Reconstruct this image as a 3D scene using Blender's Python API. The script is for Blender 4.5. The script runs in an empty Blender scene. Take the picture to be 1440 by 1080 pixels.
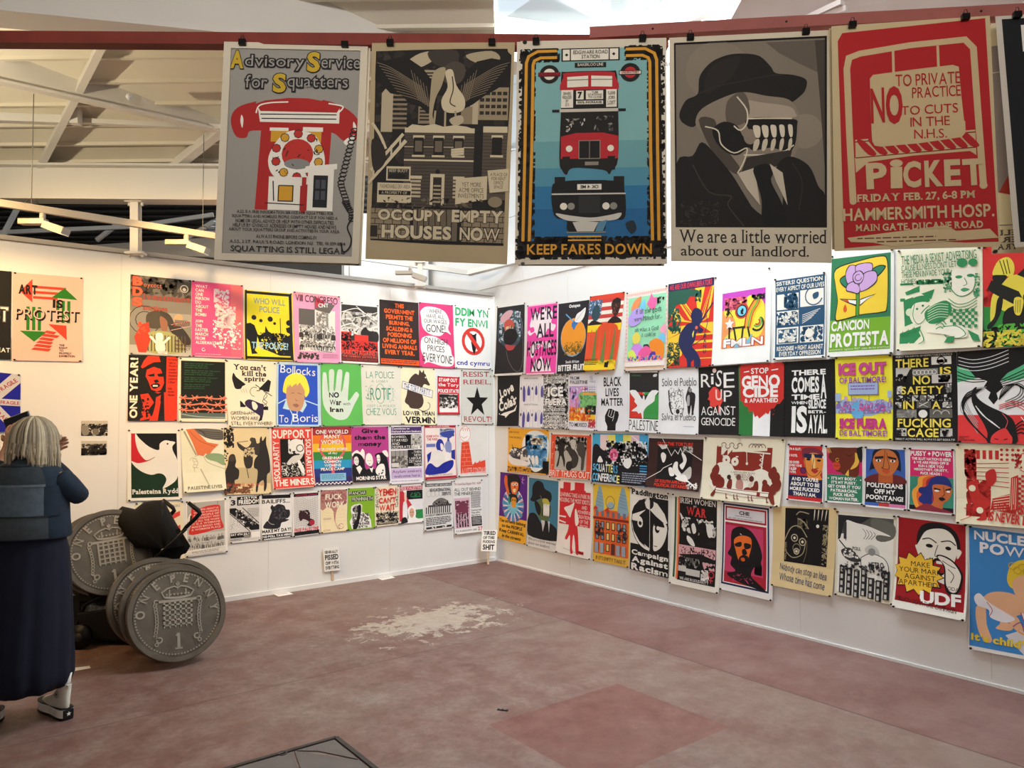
import bpy, bmesh, math, random
from mathutils import Vector, Matrix
from mathutils.geometry import tessellate_polygon
C = bpy.context.scene.collection
sc = bpy.context.scene
# ---------------------------------------------------------------- camera
F = 1053.0                       # focal length in pixels of the 1440 px wide frame
EYE = 1.6
PITCH = math.atan(43/F); ROLL = .0046
FH = Vector((.6127, .7903, 0)); R0 = Vector((.7903, -.6127, 0))   # horizontal forward / right
FH.normalize(); R0.normalize()
FW = FH*math.cos(PITCH) + Vector((0, 0, math.sin(PITCH)))
U0 = R0.cross(FW)
CX = R0*math.cos(ROLL) - U0*math.sin(ROLL)
CY = U0*math.cos(ROLL) + R0*math.sin(ROLL)
O = Vector((0, 0, EYE))
cd = bpy.data.cameras.new('camera'); cam = bpy.data.objects.new('camera', cd); C.objects.link(cam)
cam.matrix_world = Matrix.Translation(O) @ Matrix((CX, CY, -FW)).transposed().to_4x4()
cd.sensor_width = 36; cd.lens = 36*F/1440; cd.clip_start = .05; cd.clip_end = 200
sc.camera = cam
# ---------------------------------------------------------------- light
sc.view_settings.view_transform = 'Standard'; sc.view_settings.look = 'None'
sc.view_settings.gamma = 1; sc.view_settings.use_curve_mapping = False
sc.view_settings.exposure = 0.0
W = bpy.data.worlds.new('daylight'); sc.world = W; W.use_nodes = True
W.node_tree.nodes['Background'].inputs[0].default_value = (.86, .93, 1, 1)
W.node_tree.nodes['Background'].inputs[1].default_value = 1.1

def at(u, v, z): return R0*u + FH*v + Vector((0, 0, z))      # right of, ahead of the viewer, height
def area(name, loc, to, sx, sy, w, col):
    l = bpy.data.lights.new(name, 'AREA'); l.shape = 'RECTANGLE'; l.size = sx; l.size_y = sy; l.energy = w; l.color = col
    o = bpy.data.objects.new(name, l); C.objects.link(o); o.location = loc
    o.rotation_euler = (to-loc).to_track_quat('-Z', 'Y').to_euler(); return o
def spot(name, loc, to, w, col, deg=80, blend=.9, r=.04):
    l = bpy.data.lights.new(name, 'SPOT'); l.energy = w; l.color = col; l.spot_size = math.radians(deg); l.spot_blend = blend; l.shadow_soft_size = r
    o = bpy.data.objects.new(name, l); C.objects.link(o); o.location = loc
    o.rotation_euler = (to-loc).to_track_quat('-Z', 'Y').to_euler(); return o
area('skylight_daylight', at(2.2, 5.6, 4.9), at(2.0, 5.9, 0), 4.4, 2.6, 960, (.93, .97, 1))
area('added_far_wall_fill', Vector((3.1, 8.8, 4.3)), Vector((5, 9.0, 3.3)), 3.6, 1.2, 90, (.9, .96, 1))  # added fill brightening the wall beyond the partition, no skylight built there
for u_ in (-4.6, -3.4, -2.2):
    spot('track_spot_light', at(u_, 3.3+(u_+4.6)*.55, 2.98), at(u_+.1, 5.6+(u_+4.6)*.75, 1.5), 125, (1, .62, .24), 105)
spot('added_roof_fill', at(-4.2, 3.6, 3.15), at(-3.0, 4.6, 4.3), 130, (1, .86, .6), 160)  # unseen spot added to warm and brighten the roof boards
area('added_front_fill', at(2, -3.2, 3.2), at(0, 5, .6), 4, 2.4, 30, (1, .93, .84))  # added fill inside the closed front wall, lifts the hanging posters
gfill = area('added_girder_fill', at(0, -3.4, 3.7), at(1, 5, 5.0), 5, .8, 75, (1, .96, .93)); gfill.data.spread = math.radians(75)  # lamp added to brighten girder and deck; the wall has no window

# ---------------------------------------------------------------- helpers
def ray(x, y): return (FW*F + CX*(x-720) - CY*(y-540)).normalized()
def hit(x, y, p, n):
    d = ray(x, y); return O + d*((p-O).dot(n)/d.dot(n))
def onfloor(x, y, z=0): return hit(x, y, Vector((0, 0, z)), Vector((0, 0, 1)))
def deep(x, y, dd):                                           # point seen at (x,y), dd metres ahead
    return hit(x, y, FH*dd, FH)
cor = onfloor(697, 788)
XW, YW = cor.x, cor.y
NL = Vector((0, -1, 0)); NR = Vector((-1, 0, 0))
def onL(x, y): return hit(x, y, Vector((0, YW, 0)), NL)
def onR(x, y): return hit(x, y, Vector((XW, 0, 0)), NR)

def lin(h):
    h = h.lstrip('#'); return tuple(((int(h[i:i+2], 16)/255+.055)/1.055)**2.4 if int(h[i:i+2], 16) > 10 else int(h[i:i+2], 16)/255/12.92 for i in (0, 2, 4))
CN = dict(k='171514', w='f4f1ea', r='d3252a', y='f3dc30', o='ee7a1e', g='2f8f45', b='1f3fb0', c='efe4c6', p='e8489a', n='3b2a22', s='8e8a84', v='5b4a9c')
MATS = {}
def mat(col, rough=.65, metal=0, noise=.04, scale=6, spec=.3, bump=0, name=None):
    col = CN.get(col, col); key = (col, rough, metal, noise, scale, bump)
    if key in MATS: return MATS[key]
    m = bpy.data.materials.new(name or 'paint_'+col); m.use_nodes = True; nt = m.node_tree; b = nt.nodes['Principled BSDF']
    b.inputs['Roughness'].default_value = rough; b.inputs['Metallic'].default_value = metal; b.inputs['Specular IOR Level'].default_value = spec
    base = lin(col)
    tc = nt.nodes.new('ShaderNodeTexCoord'); nz = nt.nodes.new('ShaderNodeTexNoise'); nz.inputs['Scale'].default_value = scale; nz.inputs['Detail'].default_value = 5
    mx = nt.nodes.new('ShaderNodeMix'); mx.data_type = 'RGBA'
    mx.inputs[6].default_value = tuple(c*(1-noise*2) for c in base)+(1,); mx.inputs[7].default_value = tuple(min(1, c*(1+noise*2)) for c in base)+(1,)
    nt.links.new(tc.outputs['Object'], nz.inputs['Vector']); nt.links.new(nz.outputs[0], mx.inputs[0]); nt.links.new(mx.outputs[2], b.inputs['Base Color'])
    if bump:
        bp = nt.nodes.new('ShaderNodeBump'); bp.inputs['Strength'].default_value = bump; bp.inputs['Distance'].default_value = .01
        nt.links.new(nz.outputs[0], bp.inputs['Height']); nt.links.new(bp.outputs[0], b.inputs['Normal'])
    MATS[key] = m; return m
def link(name, me, parent=None, mats=(), smooth=False):
    for m in mats: me.materials.append(m)
    if smooth:
        for f in me.polygons: f.use_smooth = True
    o = bpy.data.objects.new(name, me); C.objects.link(o)
    if parent: o.parent = parent
    return o
def tag(o, label, cat, group=None, kind=None):
    if label: o['label'] = label
    if cat: o['category'] = cat
    if group: o['group'] = group
    if kind: o['kind'] = kind
    return o
def empty(name, loc, label=None, cat=None, group=None, rz=0):
    o = bpy.data.objects.new(name, None); C.objects.link(o); o.location = loc; o.rotation_euler.z = rz; o.empty_display_size = .1
    return tag(o, label, cat, group)
def pyd(name, vs, fs, m, parent=None, smooth=False, off=Vector((0, 0, 0))):
    me = bpy.data.meshes.new(name); me.from_pydata([tuple(Vector(v)-off) for v in vs], [], fs); me.update()
    return link(name, me, parent, m if isinstance(m, (list, tuple)) else [m], smooth)
BOXF = [(0, 3, 2, 1), (4, 5, 6, 7), (0, 1, 5, 4), (1, 2, 6, 5), (2, 3, 7, 6), (3, 0, 4, 7)]
def boxv(c, ax, ay, az):                                      # centre and three half vectors
    c = Vector(c); return [c+ax*i+ay*j+az*k for k in (-1, 1) for i, j in ((-1, -1), (1, -1), (1, 1), (-1, 1))]
def box(name, c, ax, ay, az, m, parent=None, off=Vector((0, 0, 0)), bevel=0):
    o = pyd(name, boxv(c, ax, ay, az), BOXF, m, parent, off=off)
    if bevel:
        md = o.modifiers.new('bevel', 'BEVEL'); md.width = bevel; md.segments = 2
    return o
X, Y, Z = Vector((1, 0, 0)), Vector((0, 1, 0)), Vector((0, 0, 1))
def bar(name, a, b, w, h, m, parent=None, up=Z, bevel=0, off=Vector((0, 0, 0))):       # rectangular bar between two points, h along up
    a, b = Vector(a), Vector(b); d = b-a; s = d.cross(up).normalized(); u = s.cross(d).normalized()
    return box(name, (a+b)/2, d/2, s*w/2, u*h/2, m, parent, off=off, bevel=bevel)
def tube(name, pts, r, m, parent=None, seg=10, off=Vector((0, 0, 0)), caps=True):
    pts = [Vector(p) for p in pts]; n = len(pts); rs = r if isinstance(r, (list, tuple)) else [r]*n
    vs, fs = [], []; prev = None
    for i, p in enumerate(pts):
        t = (pts[min(i+1, n-1)]-pts[max(i-1, 0)]).normalized()
        s = prev if prev else (t.cross(Z) if abs(t.z) < .95 else t.cross(X))
        s = (s - t*s.dot(t)).normalized(); prev = s; q = t.cross(s)
        for k in range(seg):
            a = 2*math.pi*k/seg; vs.append(p + (s*math.cos(a)+q*math.sin(a))*rs[i])
    for i in range(n-1):
        for k in range(seg):
            k2 = (k+1) % seg; fs.append((i*seg+k, i*seg+k2, (i+1)*seg+k2, (i+1)*seg+k))
    if caps: fs.append(tuple(range(seg-1, -1, -1))); fs.append(tuple((n-1)*seg+k for k in range(seg)))
    return pyd(name, vs, fs, m, parent, smooth=True, off=off)
def ibeam(name, a, b, w, h, m, parent, tf=.018, tw=.02, up=Z):
    a, b = Vector(a), Vector(b); d = (b-a); s = d.cross(up).normalized(); u = s.cross(d).normalized()
    prof = [(-w/2, -h/2), (w/2, -h/2), (w/2, -h/2+tf), (tw/2, -h/2+tf), (tw/2, h/2-tf), (w/2, h/2-tf), (w/2, h/2), (-w/2, h/2), (-w/2, h/2-tf), (-tw/2, h/2-tf), (-tw/2, -h/2+tf), (-w/2, -h/2+tf)]
    vs = [p+s*x+u*y for p in (a, b) for x, y in prof]; n = 12
    fs = [(i, (i+1) % n, (i+1) % n+n, i+n) for i in range(n)] + [tuple(range(n-1, -1, -1)), tuple(range(n, 2*n))]
    return pyd(name, vs, fs, m, parent)
def merge(objs_parts): pass

# ---------------------------------------------------------------- glyphs (built-in font, each outline meshed once)
GL = {}
def glyph(ch, st):
    key = (ch, st)
    if key in GL: return GL[key]
    cu = bpy.data.curves.new('g', 'FONT'); cu.body = ch; cu.resolution_u = 3; cu.fill_mode = 'FRONT'
    cu.offset = ((.1 if ch in 'MWmw' else .4) if ch in 'MWmwN&' and st in 'xS' else .75 if ch in 'MWm' and st in 'bo' else 1)*{'n': 0.0, 'b': .022, 'x': .042, 'l': -.008, 's': .006, 'S': .03, 'o': .075}[st]
    ob = bpy.data.objects.new('g', cu); me = ob.to_mesh()
    vs = [(v.co.x, v.co.y) for v in me.vertices]; tr = [tuple(p.vertices) for p in me.polygons]
    cnt = {}
    for t in tr:
        for i in range(len(t)):
            e = (t[i], t[(i+1) % len(t)]); k = (min(e), max(e)); cnt[k] = cnt.get(k, 0)+1
    if st in 'sS' and vs:                                      # slab serifs on the flat stroke ends
        ys = [v[1] for v in vs]; lo, hi = min(ys), max(ys); tk = .035 if st == 's' else .07; ex = .055 if st == 's' else .06
        add = []
        for (i, j), c in cnt.items():
            if c != 1: continue
            a, b = vs[i], vs[j]
            if abs(a[1]-b[1]) < .004 and .03 < abs(a[0]-b[0]) < .26:
                y = a[1]; x0, x1 = min(a[0], b[0])-ex, max(a[0], b[0])+ex
                if abs(y-lo) < .03 or abs(y) < .03: add.append((x0, y, x1, y+tk))
                elif abs(y-hi) < .03 or abs(y-.53) < .06: add.append((x0, y-tk, x1, y))
        for x0, y0, x1, y1 in add:
            n = len(vs); vs += [(x0, y0), (x1, y0), (x1, y1), (x0, y1)]; tr += [(n, n+1, n+2), (n, n+2, n+3)]
    ob.to_mesh_clear(); bpy.data.objects.remove(ob); bpy.data.curves.remove(cu)
    if vs:
        x0 = min(v[0] for v in vs); x1 = max(v[0] for v in vs); r = ([(x-x0, y) for x, y in vs], tr, x1-x0)
    else: r = ([], [], .26)
    GL[key] = r; return r
GAP = {'n': .085, 'b': .07, 'x': .045, 'l': .09, 's': .03, 'S': .02, 'o': -.06}
def layout(txt, st, jit=0, rnd=None):
    base = {'n': 'n', 'b': 'b', 'x': 'x', 'l': 'l', 's': 's', 'S': 'S'}[st]
    x = 0; out = []
    for ch in txt:
        if ch == ' ': x += .26; continue
        vs, tr, w = glyph(ch, base)
        if jit:
            a = (rnd.random()-.5)*jit*.5; dy = (rnd.random()-.5)*jit*.25; s = 1+(rnd.random()-.5)*jit*.4
        else: a = dy = 0; s = 1
        out.append((ch, x, dy, a, s)); x += w*s + GAP[base]
    return out, x-GAP[base]

# ---------------------------------------------------------------- printed sheets
class Sheet:
    def __init__(s, W_, H_): s.W, s.H = W_, H_; s.p = []; s.t = []; s.n = 0; s.rnd = random.Random(7)
CUR = None
def poly(c, pts, txt=False, tris=None):
    CUR.n += 1
    if tris is None:
        if len(pts) < 3: return
        tris = tessellate_polygon([[Vector((x, y, 0)) for x, y in pts]])
    (CUR.t if txt else CUR.p).append((c, CUR.n, pts, tris))
def G(c, *a):
    a = a[0] if len(a) == 1 else a; poly(c, [(a[i], a[i+1]) for i in range(0, len(a), 2)])
def R(c, x0, y0, x1, y1): poly(c, [(x0, y0), (x1, y0), (x1, y1), (x0, y1)])
def E(c, x, y, rx, ry=None, n=20, rot=0, a0=0, a1=360):
    ry = rx*CUR.W/CUR.H if ry is None else ry; k = CUR.W/CUR.H; ca, sa = math.cos(math.radians(rot)), math.sin(math.radians(rot)); pts = []
    full = a1-a0 >= 360
    for i in range(n if full else n+1):
        t = math.radians(a0+(a1-a0)*i/n); px, py = rx*math.cos(t), ry*math.sin(t)/k
        pts.append((x+px*ca-py*sa, y+(px*sa+py*ca)*k))
    if not full: pts.append((x, y))
    poly(c, pts)
def L(c, w, *a):                                               # stroke, w in % of the width
    a = a[0] if len(a) == 1 else a; k = CUR.W/CUR.H
    P = [Vector((a[i], a[i+1]/k)) for i in range(0, len(a), 2)]; n = len(P); l, r = [], []
    for i, p in enumerate(P):
        d0 = (P[i]-P[i-1]).normalized() if i else (P[1]-P[0]).normalized(); d1 = (P[i+1]-P[i]).normalized() if i < n-1 else d0
        m = (d0+d1); m = m.normalized() if m.length > .3 else d1; nn = Vector((-m.y, m.x))*w/2/max(.5, m.dot(d1))
        l.append(p+nn); r.append(p-nn)
    vs = [(q.x, q.y*k) for q in l+r]; tr = []
    for i in range(n-1): tr += [(i, i+1, n+i+1), (i, n+i+1, n+i)]
    poly(c, vs, tris=tr)
def FR(c, x0, y0, x1, y1):
    R(c,0,0,100,y0); R(c,0,y1,100,100); R(c,0,y0,x0,y1); R(c,x1,y0,100,y1)
def A(c, w, x, y, rx, a0, a1, ry=None, n=14):                  # arc stroke
    ry = rx*CUR.W/CUR.H if ry is None else ry
    q = []
    for i in range(n+1):
        t = math.radians(a0+(a1-a0)*i/n); q += [x+rx*math.cos(t), y+ry*math.sin(t)]
    L(c, w, q)
def SP(c, w, *a):                                              # smooth stroke through the points
    L(c, w, smooth(a, 4, False))
def GS(c, *a): G(c, smooth(a, 4, True))                        # smooth closed shape
def smooth(a, s, closed):
    P = [(a[i], a[i+1]) for i in range(0, len(a), 2)]; n = len(P); out = []
    for i in range(n if closed else n-1):
        p0, p1, p2, p3 = (P[(i-1) % n], P[i], P[(i+1) % n], P[(i+2) % n]) if closed else (P[max(i-1, 0)], P[i], P[i+1], P[min(i+2, n-1)])
        for j in range(s):
            t = j/s
            for d in (0, 1): out.append(.5*(2*p1[d]+(p2[d]-p0[d])*t+(2*p0[d]-5*p1[d]+4*p2[d]-p3[d])*t*t+(3*p1[d]-p0[d]-3*p2[d]+p3[d])*t**3))
    if not closed: out += list(P[-1])
    return out
def word(c, txt, x0, y0, x1, y1, st='n', rot=0, jit=0, o=None, ow='o', mir=False, top=None):
    if not txt.strip(): return
    rnd = random.Random(hash_(txt)); lay, tw = layout(txt, st, jit, rnd)
    pts, tr = [], []; opts, otr = [], []
    for ch, gx, dy, a, s in lay:
        for (PP, TT, sty) in ((pts, tr, st), (opts, otr, 'o')):
            if sty == 'o' and not o: continue
            vs, ts, w = glyph(ch, sty); w0 = glyph(ch, st)[2]; n = len(PP); sh = (w0-w)/2 if sty == 'o' else 0
            for (x, y) in vs:
                x = x*s+sh; y = y*s; PP.append((gx+x*math.cos(a)-y*math.sin(a), y*math.cos(a)+x*math.sin(a)+dy))
            TT += [tuple(n+i for i in t) for t in ts]
    if not pts: return
    ya, yb = min(p[1] for p in pts), max(p[1] for p in pts)
    if top is not None: ya, yb = (top if isinstance(top, tuple) else (0, .73))
    xa, xb = min(p[0] for p in pts), max(p[0] for p in pts)
    k = CUR.W/CUR.H; ca, sa = math.cos(math.radians(rot)), math.sin(math.radians(rot)); cx, cy = (x0+x1)/2, (y0+y1)/2
    def mp(p):
        u = (p[0]-xa)/max(xb-xa, 1e-6); v = (p[1]-ya)/max(yb-ya, 1e-6)
        if mir: u = 1-u
        if rot in (90, -90):                                   # box is given after turning
            if rot == -90: return (x0+(1-v)*(x1-x0), y1-u*(y1-y0))
            return (x1-(1-v)*(x1-x0), y0+u*(y1-y0))
        x, y = x0+u*(x1-x0)-cx, (y1-v*(y1-y0)-cy)/k
        return (cx+x*ca-y*sa, cy+(x*sa+y*ca)*k)
    if o: poly(o, [mp(p) for p in opts], True, otr)
    poly(c, [mp(p) for p in pts], True, tr)
def hash_(t): return sum(ord(ch)*(i+3) for i, ch in enumerate(t))
def T(c, txt, x0, y0, x1, y1, st='n', al='c', **kw):
    ls = txt.split('|')
    if len(ls) == 1: return word(c, txt, x0, y0, x1, y1, st, **kw)
    ws = [layout(l, st)[1] if l.strip() else .01 for l in ls]; mw = max(ws); ph = (y1-y0)/(len(ls)-.22)
    for i, (l, w) in enumerate(zip(ls, ws)):
        f = 1 if al == 'j' else w/mw; W_ = (x1-x0)*f; xs = {'j': x0, 'l': x0, 'c': (x0+x1-W_)/2, 'r': x1-W_}[al]
        up = l.upper() == l
        word(c, l, xs, y0+i*ph, xs+W_, y0+i*ph+ph*.78, st, top=None if up and ',' not in l and '_' not in l else (-.12, .74), **kw)
def K(c, x0, y0, x1, y1, n, h=.45, gap=.8):                    # small print: rows of word marks
    r = CUR.rnd; ph = (y1-y0)/n; pts, tr = [], []
    for i in range(n):
        x = x0; y = y0+i*ph; xe = x1-(r.random()*.25*(x1-x0) if i == n-1 else r.random()*.08*(x1-x0))
        while x < xe:
            w = (x1-x0)*(.05+.1*r.random()); w = min(w, xe-x); m = len(pts)
            pts += [(x, y), (x+w, y), (x+w, y+ph*h), (x, y+ph*h)]; tr += [(m, m+1, m+2), (m, m+2, m+3)]; x += w+gap*(x1-x0)*.025
    poly(c, pts, True, tr)
def N(cols, x0, y0, x1, y1, n=60, sz=6, seed=1, el=1.0, rag=.5):    # rough printed blotches (photographs, foliage, crowds)
    r = random.Random(seed); k = CUR.W/CUR.H; by = {}
    if n > 12 and sz > 3.5: n = int(n*2.1); sz *= .68
    for i in range(n):
        c = cols[r.randrange(len(cols))] if not isinstance(cols, str) else cols
        s = sz*(.4+r.random()); cx, cy = x0+r.random()*(x1-x0), y0+r.random()*(y1-y0); m = 6; ang = r.random()*math.pi
        P, Tt = by.setdefault(c, ([], [])); b = len(P)
        for j in range(m):
            t = 2*math.pi*j/m; q = s/2*(1-rag+2*rag*r.random()); px, py = q*math.cos(t)*el, q*math.sin(t)
            px, py = px*math.cos(ang)-py*math.sin(ang), px*math.sin(ang)+py*math.cos(ang)
            P.append((min(x1, max(x0, cx+px)), min(y1, max(y0, cy+py*k))))
        Tt += [(b, b+j, b+j+1) for j in range(1, m-1)]
    for c, (P, Tt) in by.items(): poly(c, P, tris=Tt)
def CR(c1, c2, x0, y0, x1, y1, n=8, rows=2, s=8, seed=3):       # crowd of heads and shoulders
    r = random.Random(seed)
    for j in range(rows):
        y = y0+(y1-y0)*(j+.3)/rows
        for i in range(n):
            x = x0+(x1-x0)*(i+.5+(r.random()-.5)*.6)/n; q = s*(.8+.4*r.random()); yy = y+(r.random()-.5)*s*.5
            k = CUR.W/CUR.H; yb = min(y1, yy+q*2.2*k)
            G(c1, x-q*.75, yb, x-q*.7, yy+q*.8*k, x-q*.3, yy+q*.5*k, x+q*.3, yy+q*.5*k, x+q*.7, yy+q*.8*k, x+q*.75, yb)
            E(c1, x, yy, q*.42, n=9); E(c2, x+q*.08, yy+q*.08*k, q*.27, n=7)
            if r.random() < .6: G(c2, x-q*.3, yy+q*.75*k, x+q*.25, yy+q*.7*k, x+q*.1, yb, x-q*.35, yb)
LEV = (.45, .7, .87)
SHADE = {}
def build_sheet(name, quad, nrm, lift, curl, paper, label, cat='poster', group=None, art=None, pins=4, pinm='k', clip=False, thick=.0006, bow=0):
    """quad TL TR BR BL in the world, nrm towards the viewer's side"""
    global CUR
    TL_, TR_, BR_, BL_ = quad; cen = (TL_+TR_+BR_+BL_)/4
    CUR = Sheet((TR_-TL_).length, (BL_-TL_).length)
    def cv(v):
        if v <= LEV[0]: return 0
        return curl*((v-LEV[0])/(1-LEV[0]))**2
    knots = [0, *LEV, 1]
    def cl(v):
        v = min(1, max(0, v))
        for a, b in zip(knots, knots[1:]):
            if v <= b+1e-9: return cv(a)+(cv(b)-cv(a))*(v-a)/(b-a)
        return cv(1)
    def mp(u, v, h):
        p = (TL_*(1-u)+TR_*u)*(1-v)+(BL_*(1-u)+BR_*u)*v
        return p + nrm*(lift+cl(v)+h)-cen
    vs, fs = [], []
    for h in (0, -thick):
        for v in knots: vs += [mp(0, v, h), mp(1, v, h)]
    n = len(knots)
    for i in range(n-1):
        fs.append((2*i, 2*i+1, 2*i+3, 2*i+2)[::-1]); b = 2*n; fs.append((b+2*i, b+2*i+1, b+2*i+3, b+2*i+2))
        fs.append((2*i, 2*i+2, b+2*i+2, b+2*i)); fs.append((2*i+1, b+2*i+1, b+2*i+3, 2*i+3))
    fs.append((0, 2*n, 2*n+1, 1)); fs.append((2*n-2, 2*n-1, 4*n-1, 4*n-2))
    root = pyd(name, vs, fs, mat(paper)); root.location = cen; tag(root, label, cat, group)
    if art:
        art()
        for nm, ops in (('print', CUR.p+CUR.t),):
            if not ops: continue
            ops.sort(key=lambda q: q[1]); V, Fc, MI, ms = [], [], [], []
            for c, k, pts, tris in ops:
                c = CN.get(c, c)
                if c not in ms: ms.append(c)
                mi = ms.index(c); b = len(V); hz = min(.00008, .005/max(60, CUR.n))*k+.0003
                V += [(x/100, y/100, hz) for x, y in pts]
                for t in tris:
                    t = [b+i for i in t]
                    for q in range(1, len(t)-1): Fc.append((t[0], t[q], t[q+1])); MI.append(mi)
            me = bpy.data.meshes.new(nm); me.from_pydata(V, [], Fc); me.polygons.foreach_set('material_index', MI); me.update()
            for c in ms: me.materials.append(mat(c))
            bm = bmesh.new(); bm.from_mesh(me)
            for (co, no) in [((0, l, 0), (0, 1, 0)) for l in LEV]:
                bmesh.ops.bisect_plane(bm, geom=bm.verts[:]+bm.edges[:]+bm.faces[:], plane_co=co, plane_no=no, dist=1e-6)
            for v in bm.verts:
                v.co = mp(min(1, max(0, v.co.x)), min(1, max(0, v.co.y)), v.co.z)
            bm.to_mesh(me); bm.free()
            o = link(nm, me, root)
    uvec = (TR_-TL_).normalized(); dvec = (BL_-TL_).normalized()
    if clip:
        for q in (.13, .84):
            p = TL_.lerp(TR_, q)-cen; cm = mat('k', .35, .6)
            b = box('bulldog_clip', p+nrm*(.012)-dvec*(-.006), uvec*.013, dvec*.011, nrm*.008, cm, root, bevel=.002)
            tube('clip_lever', [p+nrm*.012-uvec*.007-dvec*.004, p+nrm*.014-uvec*.004-dvec*.02, p+nrm*.014+uvec*.004-dvec*.02, p+nrm*.012+uvec*.007-dvec*.004], .0012, cm, b, 5)
    elif pins:
        pm = mat(pinm, .4)
        for (u, v) in ((.03, .008), (.97, .008), (.97, .992), (.03, .992))[:pins]:
            p = mp(u, v, .001); s = .009
            pv = [p+uvec*s*.9*math.cos(t*math.pi/3)+dvec*s*.7*math.sin(t*math.pi/3)+nrm*hh for hh in (0, .007) for t in range(6)]
            pyd('pin', pv, [tuple(range(6, 12))]+[(t, (t+1) % 6, (t+1) % 6+6, t+6) for t in range(6)], pm, root)
    CUR = None
    return root
# ---------------------------------------------------------------- structure materials
def nodes(m): return m.node_tree.nodes, m.node_tree.links
def wallmat(name, col, rough=.75):
    m = bpy.data.materials.new(name); m.use_nodes = True; n, l = nodes(m); b = n['Principled BSDF']; b.inputs['Roughness'].default_value = rough; b.inputs['Specular IOR Level'].default_value = .25
    tc = n.new('ShaderNodeTexCoord'); a = n.new('ShaderNodeTexNoise'); a.inputs['Scale'].default_value = 1.3; a.inputs['Detail'].default_value = 6
    r = n.new('ShaderNodeValToRGB'); base = lin(col); r.color_ramp.elements[0].position = .3; r.color_ramp.elements[0].color = tuple(c*.93 for c in base)+(1,); r.color_ramp.elements[1].position = .7; r.color_ramp.elements[1].color = base+(1,)
    f = n.new('ShaderNodeTexNoise'); f.inputs['Scale'].default_value = 60; bp = n.new('ShaderNodeBump'); bp.inputs['Strength'].default_value = .12; bp.inputs['Distance'].default_value = .004
    l.new(tc.outputs['Object'], a.inputs['Vector']); l.new(tc.outputs['Object'], f.inputs['Vector']); l.new(a.outputs[0], r.inputs[0]); l.new(r.outputs[0], b.inputs['Base Color']); l.new(f.outputs[0], bp.inputs['Height']); l.new(bp.outputs[0], b.inputs['Normal'])
    return m
WHITE = wallmat('white_emulsion', 'ebeae8'); STEEL = wallmat('white_gloss_steel', 'dedad2', .5); BOARD = wallmat('cream_roof_board', 'e0d8c6')
GREYSTEEL = wallmat('grey_painted_steel', 'b9b4ac', .5); DARK = wallmat('dark_bay_cladding', '565350'); CONC = wallmat('grey_concrete', '77706a')
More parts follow.
